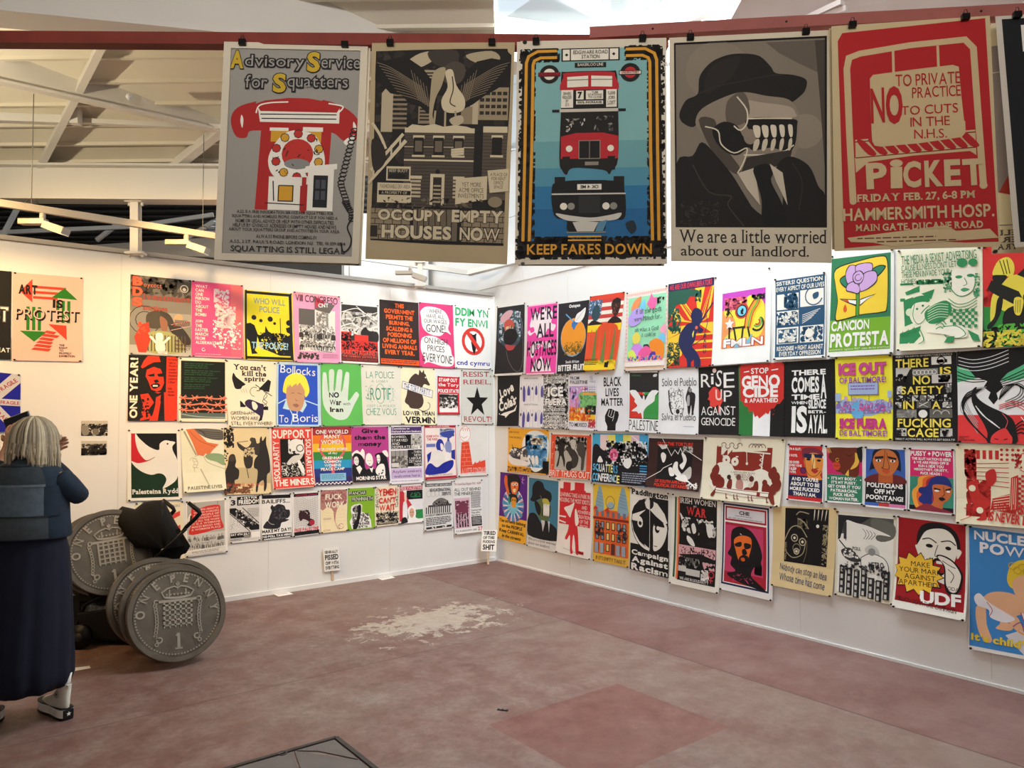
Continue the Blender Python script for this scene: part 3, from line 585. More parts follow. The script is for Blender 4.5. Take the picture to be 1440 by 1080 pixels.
H('hanging black and cream engraving poster with a vulture over terraced houses', (523.2,60.5,724,59.5,713,372,513.8,364), lambda: (
  G('1b1613',3,4,30,3.4,60,3,95,3,95.5,4.5,98,6,98,30,97,50,97,92,50,92.4,3,91.5,3.5,50), N(['3a322a','2c2620'],4,4,96,90,160,9,3), GS('b8a88a',24,10,34,5,48,4,42,9,32,12), GS('a89a7c',66,6,84,4,90,8,76,10), GS('3a322a',40,4,60,4,58,12,44,10),
  [R('8c7c62',12,22+i*2.2,26,23+i*2.2) for i in range(9)], G('b8a88a',8,24,16,17,16,42,8,42), R('a89878',36,13,48,21), [R('2a241e',37,14+i*1.4,47,14.7+i*1.4) for i in range(5)], R('968668',72,21,97,36), [[R('2a241e',77+j*4,23+i*3,80+j*4,24.6+i*3) for j in range(5)] for i in range(4)], G('b8a88a',70,26,76,22,76,38,70,38), R('8c7c62',34,30,44,38), [R('2a241e',35,31+i*1.6,43,31.8+i*1.6) for i in range(4)], R('8c7c62',64,30,72,38), GS('c9b998',20,20,26,18,28,22,22,25), 
  G('15110e',3,10,12,8,26,7.5,36,12,44,19,47,27,46,34,40,33,35,30,28,29,22,25,14,24,8,20,3,18), [SP('7d6e58',.45,4+i*1.6,9.5+i*1.5,14+i*2,12+i*1.5,36+i*.8,21+i*1.0) for i in range(11)], G('15110e',97,9,84,7.5,74,9,66,14,60,20,57,28,60,33,66,31,72,29,80,25,88,22,97,18), [SP('7d6e58',.45,97-i*1.6,9.5+i*1.4,86-i*1.6,12+i*1.4,66-i*.5,20+i*.9) for i in range(11)], [L('7d6e58',.4,28+i*2.2,13+i*1.5,34+i*1.6,27+i*.8) for i in range(6)], [L('7d6e58',.4,74-i*2,13+i*1.4,69-i*1.4,27+i*.7) for i in range(6)], GS('4a4036',52,11,60,9,66,12,64,18,56,20,48,16), GS('cdbd9c',52,14,57,13,60,20,66,26,66,31,60,33,52,32,50,27,54,21), SP('3a322a',.8,57,16,58,22,56,28,60,30), GS('a89878',44,14,52,12,50,20,46,26,44,34,46,38,42,38,42,24), [L('a89878',1.4,46+i*7,32,45+i*8,40) for i in range(3)], GS('b8a88a',56,36,64,34,66,37,60,39), G('cdbd9c',26,40.4,30,38.4,38,39,46,38.2,52,39.4,60,38.6,68,39.2,74,40.4),
  R('cdbd9c',25,40,74,42.2), R('cdbd9c',80,39,97,41.8), R('4a4036',25,42.2,74,76), R('554a3e',80,42,97,72), [L('2a241e',.35,25,43.5+i*1.5,74,43.5+i*1.5) for i in range(22)], [L('2a241e',.35,80,43.5+i*1.5,97,43.5+i*1.5) for i in range(18)], R('cdbd9c',25,54.5,74,55.3), R('b8a88a',25,48.6,74,49), R('17120f',74,41,80,62), [(R('cdbd9c',31+i*14,43.5,39+i*14,45), R('17120f',31.5+i*14,44.5,38.5+i*14,52.5), R('6a5e4c',32.5+i*14,46,37.5+i*14,51), R('cdbd9c',30.5+i*14,52.5,39.5+i*14,53.4)) for i in range(3)], (R('cdbd9c',86,43,94,44.5), R('17120f',86.5,44,93.5,52), R('cdbd9c',85.5,52,94.5,53)), [L('cdbd9c',1.6,58,50+i*1.1,67,49.4+i*1.1) for i in range(3)], R('cdbd9c',44,61,54,62.5), R('cdbd9c',44,62,46,75), R('cdbd9c',52,62,54,75), R('2a241e',46,63,52,76), [R('a89878',46.4,66+i*1.8,51.6,66.8+i*1.8) for i in range(5)], E('17120f',49,60,1.6), [(R('cdbd9c',x,62,x+8,63.4), [R('b8a88a',x,64+i*1.7,x+7.4,65+i*1.7) for i in range(5)]) for x in (30,60)],
  L('cdbd9c',2.6,0,66,26,46), L('cdbd9c',2.2,2,60,24,43), [L('cdbd9c',1.2,4+i*6,63-i*4.4,4+i*6,57-i*4.4) for i in range(4)], SP('cdbd9c',2,2,38,8,44,12,50), GS('2a241e',2,46,10,48,12,56,4,60), R('cdbd9c',13,58,30,64.5), R('2a241e',14,59,29,63.8), E('17120f',21,62.4,6,1.2), T('cdbd9c','BEEF BUOY',15,59.2,28,60.6,'n'), R('cdbd9c',7,65.5,31,74.5), R('17120f',8,69,30.5,71), T('4a4036','FASHIONABLE DEV AREA',9,66.2,30,68,'n'), T('cdbd9c','A PROPERTY OF',10,69.4,28,70.6,'n'), G('cdbd9c',62,63,84,61.5,84,72,62,74.5), T('4a4036','YET MORE|ACME OFFICE|INVESTMENTS',64,64.5,82,71.5,'n'), G('cdbd9c',84,59,99,58,99,68,86,69), T('4a4036','A PLACE OF|FOR RENT|OFFICE|SPACE',86,60,98,67,'n'), N(['17120f','6a5e4c'],10,72,94,77,70,3,7,.5), E('8c7c62',90,73,5,2.4),
  R('8c7c62',3,77,97,91), [[L('2a241e',.5,3,77+i*2.4,97,77.2+i*2.4) for i in range(6)], [L('2a241e',.5,6+j*6.2+(i%2)*3,77+i*2.4,6+j*6.2+(i%2)*3,79.4+i*2.4) for i in range(6) for j in range(15)]], R('17120f',31,77,33,92), R('17120f',64,77,67,92), R('6a5e4c',33,77,64,91), [L('17120f',.6,36+i*4,77,36+i*4+(i%2),91) for i in range(7)], R('2a241e',3,85,8,90), T('cdbd9c','OCCUPY',8,77.5,55,82.5,'x',o='2a241e'), T('cdbd9c','EMPTY',60,77,96,82.5,'x',o='2a241e'), T('cdbd9c','HOUSES',11,84.5,60,90.5,'x',o='2a241e'), T('cdbd9c','NOW',66,84.5,94,90.5,'x',o='2a241e')), 'b39f7a')
H('spare cream sheet showing under the lower edge of the bus poster', (732,58,936,54,934,374,729,374), None, PB, push=.028, clip=False, swing=.062)
def bus():
    R('7fb0ae',5,4,94,97); R('6aa0a4',5,46,94,60); R('4f8ea4',5,58,94,68); R('2c74a0',5,66,94,97); R('1f6494',5,76,94,97)
    for pts in (((27,8),(14,8),(7,12),(7,88)), ((27,5.5),(12,5.5),(5,10),(5,50),(5,88)), ((74,7),(88,7),(93,12),(93,88)), ((74,10),(86,10),(90,13),(90,88))): pass
    for s_, x_ in ((1, 0), (-1, 100)):
        f = lambda *a: [v if i % 2 else x_+s_*v for i, v in enumerate(a)]
        L('1a1612',8.6,*f(27,6.2,13,6.2,8.5,8.5,8,12,7.5,50,6.5,90)); 
    N('1a1612',2,3.5,29,10,60,4,3); N('1a1612',72,3,98,10,60,4,4); N('1a1612',1.5,8,13,92,200,4,5); N('1a1612',87,8,99,92,200,4,6)
    R('1a1612',2,90,98,97); N('1a1612',0,88,100,98,220,5,7)
    for s_, x_ in ((1, 0), (-1, 100)):
        f = lambda *a: [v if i % 2 else x_+s_*v for i, v in enumerate(a)]
        L('d8982a',2,*f(27,4.8,14,4.8,8,7,6.5,10,6,50,5.2,90)); L('d8982a',2,*f(27,7.8,16,7.8,12,9,11,11,10.6,50,9.4,90))
    R('1a1612',30,3.8,69,9.8); R('ebe3d0',31,4.3,68,9.3); L('1a1612',.8,36,4.3,36,9.3); L('1a1612',.8,62,4.3,62,9.3); E('1a1612',33.5,6.8,1.2,n=4); E('1a1612',65,6.8,1.2,n=4)
    R('1a1612',39,10.5,60,12.8)
    for x_, a_, b_ in ((22,'1a1612','7c1c22'),(76,'1a1612','a8242a')):
        E('1a1612',x_,15.5,6.6); E('e8e0cc' if x_ < 50 else 'b8282c',x_,15.5,4); R('5c1620' if x_ < 50 else '1a1612',x_-7.5,14.6,x_+7.5,16.6)
        if x_ > 50: R('ebe3d0',x_-7,14.9,x_+7,16.2)
    GS('1a1612',30,16,34,14.6,62,14.6,67,16,68,30,68,54,64,59,62,61,58,59,38,58,34,61,31,59,29,54,30,30)
    GS('b8242c',31.5,17,34,15,62,15,66,17,66,24,31.5,24); R('b8242c',31,22,67,25)
    G('ebe3d0',34,17,48,16.6,48,21.5,34,21.8); G('ebe3d0',50,16.6,64,17,64,21.8,50,21.5); L('8c8474',.7,34,18.5,48,18.3); L('8c8474',.7,50,18.3,64,18.5)
    R('1a1612',30,23,67,31.5); R('ebe3d0',30,23,38,31); R('ebe3d0',60,23,67,31); R('ebe3d0',40,23.4,45,27.4); R('ebe3d0',46.5,23.4,58,27.4); R('ebe3d0',40,28,58,29.6); R('c9c1b0',29,31.6,68,33); R('1a1612',24,31.8,29,33); R('1a1612',68,31.8,73,33)
    R('1a1612',30,34,67,43); N(['8c8a80','c9c5b8'],33,36,46,42,16,3,8,.4); N(['8c8a80','4a4a4a'],52,35,65,42,16,3,9,.4); G('b8242c',30,44,40,42.5,58,42.5,68,44,68,54,30,54); R('141010',42,46,56,54); L('6a6258',.7,49,46,49,54); L('8a8070',.6,42,46,56,46,56,54,42,54,42,46); E('ebe3d0',35.5,49.5,2.2); E('ebe3d0',63,49.5,2.2); E('ebe3d0',64.5,54,1.6); R('1a1612',31,53,36,59); R('1a1612',61,53,66,59); R('8c8474',46,55.4,55,57)
    R('1a1612',26,62,33,70); R('1a1612',65,62,72,70); GS('141212',24,68,30,64,66,64,72,68,73,78,70,81,60,80,58,86,36,86,34,81,26,79); R('ebe3d0',41,65.3,57,67.8); L('c9c5b8',1,24,69.6,73,69.6); E('ebe3d0',32,75,2.4); E('8c8a80',37,75,2.4); E('ebe3d0',60,75,2.4); E('8c8a80',65,75,2.4); R('2a2a2a',42,70.5,56,78); GS('c9c5b8',27,78,36,79,50,80,62,79,70,78,68,80.5,60,81.5,38,81.5,30,80); G('c9c5b8',38,82,44,81.5,55,82,52,86,41,86); G('5a8aa4',55,82,61,81,58,86,53,86); L('8c8a80',.8,34,86.4,60,86.4); GS('1a2a34',73,82.5,78,81.5,80,85,77,87,74,85)
    L('d8982a',1.1,35,88.2,57,88.2); L('d8982a',1.1,35,89.8,57,89.8)
    T('2a2622','EDGWARE ROAD|STATION',38,5,61,8.8,'n'); T('ebe3d0','BAKERLOO LINE',41,11,58,12.3,'n'); T('a8242a','UNDERGROUND',15,14.9,29,16.3,'b'); T('a8242a','UNDERSTREET',70,15,82,16.1,'b'); T('1a1612','7',41,24,44,27,'x'); T('1a1612','TUBE|STATIONS|TO CLOSE',48,23.8,57,27,'n'); T('1a1612','100% INCREASE',41,28.3,57,29.3,'b'); T('1a1612','DRIVERS|REDUCED|BY|25 %',31,24,37,30.4,'n'); T('1a1612','5,000|JOBS|LOST',61,24,66,30,'n'); word('1a1612','OK 4 ME',43,65.8,55,67.3,'b',mir=True); T('d8982a','KEEP FARES DOWN',8,91.4,90,96,'b')
H('hanging blue poster with a red double decker bus above an upturned black taxi', (727,59,937,53,938,371,724,372), bus, 'd6cbb6')
def jaw():
    R('15110f',3,2.5,97,85.5); R('7d7364',4,3.2,96,85); [E(c,x,y,rx,n=22) for c, x, y, rx in (('857a6a',30,16,20),('8c8170',84,44,11))]; G('62584c',60,4,96,4,96,20,80,14,68,9); G('463e36',90,4,96,4,96,60,93,30)
    GS('17130f',18,25,19,18,26,12,36,9,46,8.6,56,10,63,15,66,18,76,19,84,21,85,24,82,28,72,32,58,28,46,27,30,31,20,36,15,41,8,39,6,35,10,29,16,27); GS('221d18',24,16,34,11,44,10,40,18,30,24,22,26); SP('2e2822',.6,18,26,30,23,46,21,62,19,70,19)
    GS('8a7d6c',20,33,34,28,46,26,60,28,74,30,80,36,80,42,78,54,66,60,44,62,30,54,20,44,16,39); GS('4a4238',18,38,28,38,30,46,36,52,44,60,40,62,28,54); GS('a89a86',46,30,58,31,74,33,78,36,76,38,48,38); GS('5f5548',36,30,46,26,50,34,46,40,36,40); GS('100d0b',27,42,34,39,42,41,46,46,52,47,50,50,42,54,34,52,28,47); GS('120f0d',48,38,76,38.5,79,42,76,52,62,51,52,52,48,49,52,46)
    SP('d8ccb4',.9,42,28,48,34,48,40,44,43,40,41); SP('d8ccb4',.8,48,38,60,38,76,38.4); SP('d8ccb4',.8,22,41,30,43,32,49,40,53,48,51,46,57,42,62); SP('d8ccb4',.8,46,54,60,54,70,53,77,50); G('332c26',44,62,48,55,76,52,74,58,60,60); E('8a7d6c',50,46,4,3.4)
    for i in range(5): x_ = 54+i*5.2; w_ = 2.2-i*.2; GS('d9cdb6',x_-w_,41.5,x_,41,x_+w_,42,x_+w_,46,x_,46.5,x_-w_*.6,45); GS('c9bca4',x_-w_*.6,48,x_+w_*.6,47,x_+w_*.8,49,x_,52,x_-w_,52)
    GS('15110f',4,85,4,57,14,54,20,48,30,55,40,64,50,76,60,85); GS('15110f',66,60,74,55,86,59,92,68,96,72,96,85,72,85,70,70); G('c4b8a2',42,62,56,59,54,66,56,76,48,69); G('c4b8a2',62,58,70,62,73,76,66,66,64,62); GS('0f0c0a',52,60,60,58,64,62,63,66,70,76,72,85,58,85,57,74,54,66); G('15110f',30,55,40,64,52,78,60,85,40,85); SP('3a332b',.8,14,58,24,70,38,72,36,76,46,85); SP('2c2620',.8,76,58,82,66,80,78); N(['2a241f','3a332c'],6,74,30,85,40,4,3,.3)
    FR('d2c6ae',3,2.5,97,85.5); L('15110f',.9,3.3,2.8,96.7,2.8,96.7,85.2,3.3,85.2,3.3,2.8)
    T('2a241f','We are a little worried',5,86.5,97,92.2,'s'); T('2a241f','about our landlord.',6,93.4,86,97.8,'s')
H('large hanging black and white poster of a jaw-clamped figure in a bowler hat', (941,54,1169,43,1169,369.5,944,367), jaw, 'd2c6ae')
H('spare cream sheet showing at the left edge of the red picket poster', (1166,40,1389,25,1400,345,1170,351), None, 'c9b58c', push=.028, clip=False, swing=.062)
def picket():
    G('b01b1f',4,7,7,3.5,97,1,98,50,99,98,80,98,60,97,44,97.5,6,99,5,50)
    L('c9b186',4.2,12,79,10.5,50,9.5,20,11,15,18,13.4,50,11,84,10,89,14,90,40,91.5,74); E('c9b186',12,79,2.1); E('c9b186',91.5,74,2.4)
    L('c9b186',1.6,39,13,39,23); L('c9b186',1.6,67,12,67,22); G('c9b186',24,25,26,23.4,52,22,76,21,79.5,22,80.5,36,82,51,79.5,53,54,54.8,30,55.6,26,55,24.5,53,24,38)
    G('c9b186',14,52,88,50,88,59,14,61); G('c9b186',13.5,60,88,57,88,61,82,58,50,60,22,62,14,66.5); L('7c1416',.8,14,53,88,51); L('7c1416',.7,14,60,88,57.6)
    [GS('b01b1f',15+i*7,52.7-i*.2,19+i*7,52.5-i*.2,27+i*7,58.5-i*.2,22+i*7,58.8-i*.2) for i in range(10)]; G('c9b186',24.2,48,82,46,82,51,79.5,53,54,54.8,30,55.6,26,55,24.5,53)
    G('c9b186',8,94.6,68,90.5,74,93,94,92.5,99,96.4,60,97.5,36,99,24,97,10,96.4); K('6a3a28',14,94.8,66,96,1); K('6a3a28',26,96.4,76,97.6,1)
    T('b01b1f','NO',24,29,44,46,'x',jit=.1); T('b01b1f','TO PRIVATE',40,24,80,29.5,'n',jit=.12); T('b01b1f','PRACTICE',50,30,80,35,'n',jit=.12); T('b01b1f','TO CUTS|IN THE|N.H.S.',43,38,78,53,'n','c',jit=.12)
    for t, a, b_ in (('P',20,33),('i',35,43),('C',43,54),('K',56,67),('E',68,78),('T',79,92)): T('c9b186',t,a,62.5 if t != 'i' else 61.5,b_,74,'x',jit=.12)
    T('c9b186','FRIDAY FEB. 27, 6-8 PM',14,76,86,80,'S'); T('c9b186','HAMMERSMITH HOSP.',5.5,82,97,87.5,'b'); T('c9b186','MAIN GATE, DUCANE ROAD',13,89.6,90,93.6,'S') if False else T('c9b186','MAIN GATE, DUCANE ROAD',13,89,90,92.6,'S')
H('hanging deep red NHS picket poster with a cream hospital bed drawing', (1169,37,1392,22,1407,346.6,1173.6,353), picket, 'c9b58c')
H('back of a cream poster between the picket poster and the black one, print showing reversed', (1385,34,1500,24,1520,352,1395,357), lambda: (
  R('8c7f7c',4,10,40,74), L('d8c9a4',1,4,22,40,21), G('a8342c',10,74,30,62,34,76), L('2a2420',.8,6,88,30,88), [word('5a524c',t,6,90+i*3,30,92.4+i*3,'S',mir=True) for i, t in enumerate(('ELL','ERI','YRA'))]), 'd8c9a4', push=.018, clip=False, swing=.03)
H('hanging black poster with white capitals, cut off by the right edge', (1399.6,23,1620,10,1640,338,1427,347.6), lambda: (
  R('111316',4,1.5,100,98), T('e6e0d6','NHS',16,4,90,17,'x'), T('e6e0d6','FIGHT',28,22,96,33,'x'), GS('d9d2c6',20,76,24,62,40,50,70,44,90,60,90,80,60,88,30,86), SP('15151a',1,24,78,28,62,44,52,70,48), T('e6e0d6',"it's ours",16,89,80,97,'x')), 'cfc6b8', push=.04)
# ---------------------------------------------------------------- posters
def P(side, label, q, art, paper='w', lift=2, curl=.012, group=None, **kw):
    on, nn = (onL, NL) if side == 'L' else (onR, NR)
    quad = [on(q[i], q[i+1]) for i in (0, 2, 4, 6)]
    return build_sheet(kw.pop('name', 'poster'), quad, nn, lift/1000, curl, paper, label, kw.pop('cat', 'poster'),
                       group or ('posters pinned on the left wall' if side == 'L' else 'posters pinned on the right wall'), art, **kw)
gl, gr = 'L', 'R'
# ---- left wall, top row
P('L', 'black poster cut off by the left photo edge, ending in a shadowed T', (-70,374,16.4,382,14.6,505.8,-72,503),
  lambda: (R('k',0,0,100,100), T('w','PROTEST',4,41,95,57,'b',o='s'), T('k','PROTEST',6,43,91,54,'b'), T('w','REPEAT',60,87,99,92,'b')), 'k')
P('L', 'pink art is protest poster with striped green and red arrows', (18,382.8,117,390.8,115,508.9,17,506.8), lambda: (
  [R('d2452e',28+0,13.5+i*6,75-i*6,16.5+i*6) for i in range(3)], G('d2452e',10,21,27,6,27,33),
  G('2a7d22',54,26,73,14,92,27), [R('2a7d22',61+i*8,29,65.5+i*8,55) for i in range(3)],
  [R('2a7d22',19+i*8,38,23.5+i*8,65) for i in range(3)], G('2a7d22',10,66,49,66,30,78),
  G('d2452e',50,57,76,58,77,75), [G('d2452e',48-i*3.5,64.5+i*4,62-i*1.5+(i==1)*6,66+i*4,58-i*1.5+(i==1)*6,69+i*4,43-i*3.5,67.2+i*4) for i in range(6)],
  T('k','ART',8,13,34,24,'x'), T('k','IS',56,28,71,38,'x'), T('k','PROTEST',5,41,96,54,'b'), T('f0c3b4','PROTEST',4,40,94,52,'l'),
  T('n','THE|RIGHT|TO|PROTEST|EXHIBITION',66,80,89,95,'b','l')), 'eec2b2')
P('L', 'dark grey boycott poster with large orange initials and a small white child', (183.4,386,269,394.5,268.4,502,181.5,498), lambda: (
  R('57534e',0,0,100,14), R('6b6863',0,14,100,30), R('85827c',0,30,100,45), R('a3a09a',0,45,100,60), R('8c8a7d',0,60,100,88), R('b9b6b0',0,88,100,100),
  N(['4f4c48','75726d'],0,0,100,25,40,22,5), E('c9c6c0',88,12,7), E('4b4844',88,12,5.5), E('c9c6c0',88,13,3), E('8f8c86',22,57,25), A('2c2a28',1.2,24,56,25,0,360), A('2c2a28',1.2,24,56,15,0,360),
  GS('4f4a40',26,50,36,44,52,43,54,60,44,66,28,64), GS('46423c',48,44,62,46,70,55,68,63,54,58), GS('c9a67f',70,52,78,45,86,50,76,60), GS('3a3634',62,62,80,60,98,76,96,85,78,80), GS('9a6a56',48,50,60,56,58,70,50,66),
  R('b8b58a',26,76,74,96), GS('a8a870',30,72,66,70,88,86,80,96,30,96), [R('565248',28+i*5.5,74,30+i*5.5,95) for i in range(12)],
  G('c8402c',18,62,30,58,32,70,28,72,34,78,26,97,14,97,7,78), N('e05a3c',12,58,30,74,6,7,4), GS('f4f1ea',42,72,52,72,52,81,42,81), L('f4f1ea',4,42,84,32,76), L('f4f1ea',4,54,84,64,76), GS('e8e4dc',42,82,54,82,56,94,42,94), N(['f4f1ea'],40,94,60,98,6,8,2),
  R('7d7974',72,53,98,61), L('d8b4a8',1,66,60,99,53), L('d8b4a8',1,66,67,99,60), T('8f3428','BOYCOTT!',70,55,97,61,'b',rot=-6),
  T('ee6a4c','B',4,2,19,13,'x',o='c9503a'), T('ee6a4c','D',4,15,19,26,'x',o='c9503a'), T('ee6a4c','S',4,28,19,39,'x',o='c9503a'), T('c0705c','oycott',21,9,50,15.5,'b'), T('a84c44','ivestment',21,22,98,30,'b'), T('b04a44','anctions',20,37,60,43.5,'b'),
  [T('5a2c2c','PROTECT',72,79+i*5,98,82+i*5,'b') for i in range(3)]), '8c8982')
P('L', 'pink poster asking what one person can do, with a white confetti figure', (269.4,394.5,341.7,401.6,341.7,504.7,269,501.5), lambda: (
  R('e8558c',0,1,50,98), R('ec5f84',50,1,75,98), R('f0777a',75,1,98,60), R('ee6a80',75,60,98,98), N(['f6cdd4','f5e2e2','ee9ab0'],42,8,72,34,60,7,3), N(['f6cdd4','f5e2e2'],45,30,85,60,80,8,4), N(['f6cdd4','ffffff'],40,50,95,88,70,6,8), N('f6cdd4',62,44,76,54,12,12,9),
  [G('f0777a',94-i*3,10,98,10,98,70-i*14) for i in range(3)], T('f6eee8','WHAT|CAN|ONE|PERSON|DO|ABOUT|THE|BOMB?',7,4.5,33,46,'b','l'), T('f6eee8','JOIN|THE|EASTER|MARCH|FROM|ALDERMASTON',7,51,57,83,'b','l'), A('f6eee8',1,22,90,3,0,300), K('f3c8cf',7,95.5,60,97,1)), 'e88aa8', lift=4)
P('L', 'yellow poster asking who will police the police, black officers in silhouette', (343.3,407.5,410.7,413,413.5,508,343.3,505.4), lambda: (
  R('171a20',1,1,98,99), R('f2e12c',5,5,92,95), G('171a20',5,48,12,47,20,50,26,62,24,78,20,86,26,91,14,92,10,74,5,70), E('171a20',19,39,5), E('171a20',33,43,3.5), E('171a20',52,40,5.5), E('171a20',61,46,3), E('171a20',91,44,6), G('171a20',42,50,48,58,58,62,66,70,92,62,92,93,70,93,45,86,36,84,30,78,24,62,40,68), G('171a20',84,52,92,50,92,60,86,58), R('171a20',72,38,73.5,62), N('171a20',30,60,90,72,30,9,3), N('f2e12c',26,66,80,90,30,4,4),
  T('8aa39a','WHO WILL|POLICE',18,10,84,31,'b'), T('a9d5ea','THE POLICE?',14,74,88,84,'b')), 'f2e12c', lift=5)
P('L', 'pink VIII congreso poster with grey crowd photograph and red and black flag', (412,410,478,417,478,511,413.5,509), lambda: (
  R('f1a5cc',0,0,100,100), R('eaa0b4',0,0,100,6), R('efece4',11,23,89,84), R('67625e',11,23,44,46), N(['4d4844','8e8a84','c9c4bc','efece4'],12,46,88,83,240,7,2), N(['a6a19a','8e8a84'],48,26,74,50,60,6,3), CR('3f3b38','b9b4ac',12,50,88,84,8,2,6),
  G('c23f55',44,3,66,11,66,20,44,23), G('6a6460',44,22,70,12,88,14,76,27,50,24), L('9c97a0',1.2,44,4,44,52), N('4d4844',6,86,52,96,26,7,7), T('2b2326','VIII CONGRESO',4,3,94,13,'n'), T('f4f1ea','CNT',52,13,74,19,'b',rot=-5), T('f4f1ea','LA MEMORIA DE LA LUCHA',14,78,88,83.5,'b'), K('c887a6',60,87,95,94,3)), 'f1a5cc', lift=3)
P('L', 'black white and red march poster with torn paper streaks and a marching crowd', (478.8,425,532,429.7,533,513,478,510), lambda: (
  R('383634',2,3,97,97), N(['8e8a84','d8d4cc','5c5955'],2,14,97,44,90,9,5,2.5), SP('efece4',1.8,2,16,40,8,60,14,97,24), SP('efece4',1.5,40,4,70,18,97,30), SP('efece4',1.5,2,28,50,22,97,12), SP('efece4',3,2,40,30,34,60,42,97,36), N('efece4',2,40,97,54,40,10,8), GS('2c2a28',52,50,64,38,74,44,97,46,97,62,74,66),
  R('d8332c',2,48,28,76), R('e33a30',36,52,72,76), R('d8332c',2,62,97,80), N('2a1c1a',2,50,28,64,14,9,3), N('2a1c1a',2,64,97,78,60,6,4), N('8c2a24',2,80,97,97,50,8,5), R('5d201d',2,88,97,97), T('e8584a','MARCH AGAINST',3,78,97,86,'b'), T('d8655a','THE CRIMINAL JUSTICE BILL',5,87,95,91,'b'), K('a8453e',4,92,96,96,2)), 'w', lift=2)
P('L', 'black poster with bold orange text on animals burned, scalded and poisoned', (533.3,421,588,426,589.3,516.5,533.9,513), lambda: (
  R('332622',1,0,99,90), R('ee5a20',2,90,99,98), K('6a2a18',4,91.5,96,97,2), T('ff6a26','THIS|GOVERNMENT|PERMITS THE|BURNING,|SCALDING &|POISONING|OF MILLIONS OF|LIVING ANIMALS|EVERY YEAR.',6,4,94,83,'x',o='5c2412')), '332622', lift=4)
P('L', 'magenta poster with two white speech bubbles about wages and high prices', (588.8,425,636.6,429.4,639,518.3,589.3,516), lambda: (
  GS('f4f0ec',6,22,4,14,20,6,50,6,76,12,88,26,84,38,92,47,76,43,60,50,30,48,10,38), GS('f4f0ec',8,80,4,68,10,54,40,51,68,58,88,66,92,78,98,84,92,96,60,97,26,92,12,95,16,89), T('2e2a2c','WHERE|HAVE ALL|OUR WAGES',14,9,80,31,'n'), T('2e2a2c','GONE!',20,33,76,45,'n'), T('2e2a2c','ON HIGH|PRICES',14,54,80,75,'n',rot=3), T('2e2a2c','EVERYONE',9,79,92,92,'n',rot=4)), 'e0407a', lift=3)
P('L', 'white Welsh poster with green headline and a bomb struck out by a red circle', (638.3,429,688.5,434,689.7,519.5,639,517.7), lambda: (
  E('d83a32',52,56,32), E('f1efec',52,56,24), G('17151a',44,42,50,45,54,45,62,42,60,47,61,60,58,70,54,77,49,70,46,58,47,47), G('d83a32',30,42,38,38,74,68,68,74), T('30b06c','DDIM YN|FY ENWI',3,3,95,33,'x','l'), T('2a2e9a','cnd cymru',5,87,96,97,'b')), 'f1efec', lift=2)
# ---- left wall, upper middle
P('L', 'blue poster with fragile tape crossed over it, at the left edge of the photo', (-62,517,29,527,28.5,607.6,-62,607), lambda: (
  R('141a9e',0,0,100,100), G('c9c9d0',4,82,4,96,14,99,100,14,100,0,86,0), G('c9c9d0',0,44,0,55,100,55,100,44), G('c9c9d0',4,4,14,2,100,90,100,100,90,100,4,16), T('a8344a','FRAGILE',68,47,98,53,'b'), T('a8344a','FRAGILE',2,47,32,53,'b'), T('a8344a','FRAGILE',60,17,98,24,'b',rot=-41), T('a8344a','FRAGILE',56,73,94,80,'b',rot=41)), 'w', pins=2)
for i, (q, s) in enumerate((((113.9,591.7,151.4,591.7,151,612.8,113.9,612.8), 4), ((114,620,150.3,620,150,639.6,114,640.5), 9))):
    P('L', ('small sepia photograph of marching drummers, upper of two on the cream wall','small sepia photograph of a dark crowd, lower of two on the cream wall')[i], q, lambda: (
      R('c9c0b0',0,0,100,28), N(['2f2a26','5c554c','8e867a','d8d0c2'],0,20,100,100,150,12,s), N('2b2724',30,25,96,60,14,16,s+1), N('2b2724',0,50,100,100,30 if i else 8,22,s+2), (GS('8c8478',2,35,22,30,30,60,26,92,6,92), GS('776f63',45,55,64,56,66,90,46,90)) if i == 0 else None), 'b8b0a2', name='photograph', cat='photograph', group='small photographs on the left wall', curl=0, pins=0)
P('L', 'red and black one year poster with a woman in a cap and sideways white title', (181,499,250.6,501.7,248.3,591.7,179,591.7), lambda: (
  R('e2381e',0,0,100,100), R('17130f',0,0,21,100), R('17130f',20,0,76,56), G('e2381e',24,18,30,8,38,0,60,0,64,9,50,10,40,14,28,20), G('e2381e',36,22,50,17,64,20,70,30,72,42,66,52,58,55,46,52,40,40,34,32), G('17130f',38,30,52,27,52,32,42,32), G('17130f',57,28,70,26,70,32,60,32), G('17130f',50,38,58,36,62,40,54,42), GS('17130f',45,45,58,42,64,46,52,51), R('e8dcca',49,45,59,47.5), 
  G('17130f',20,54,46,54,60,58,72,54,74,100,60,100,66,70,58,66,50,90,42,100,20,100), G('e2381e',24,60,40,58,52,72,40,84,48,96,24,100,30,76), G('e2381e',56,64,66,60,60,100,52,100), N('17130f',24,62,44,96,20,6,4), T('f3ead4','ONE YEAR!',3,4,19,96,'x',rot=-90), T('5c1a10','For human|right to|Women in|a nuclear|Greenham|Women in|London at|7.30 pm||Rally|Action|Garden',80,3,99,62,'b','l')), 'e2381e', lift=2)
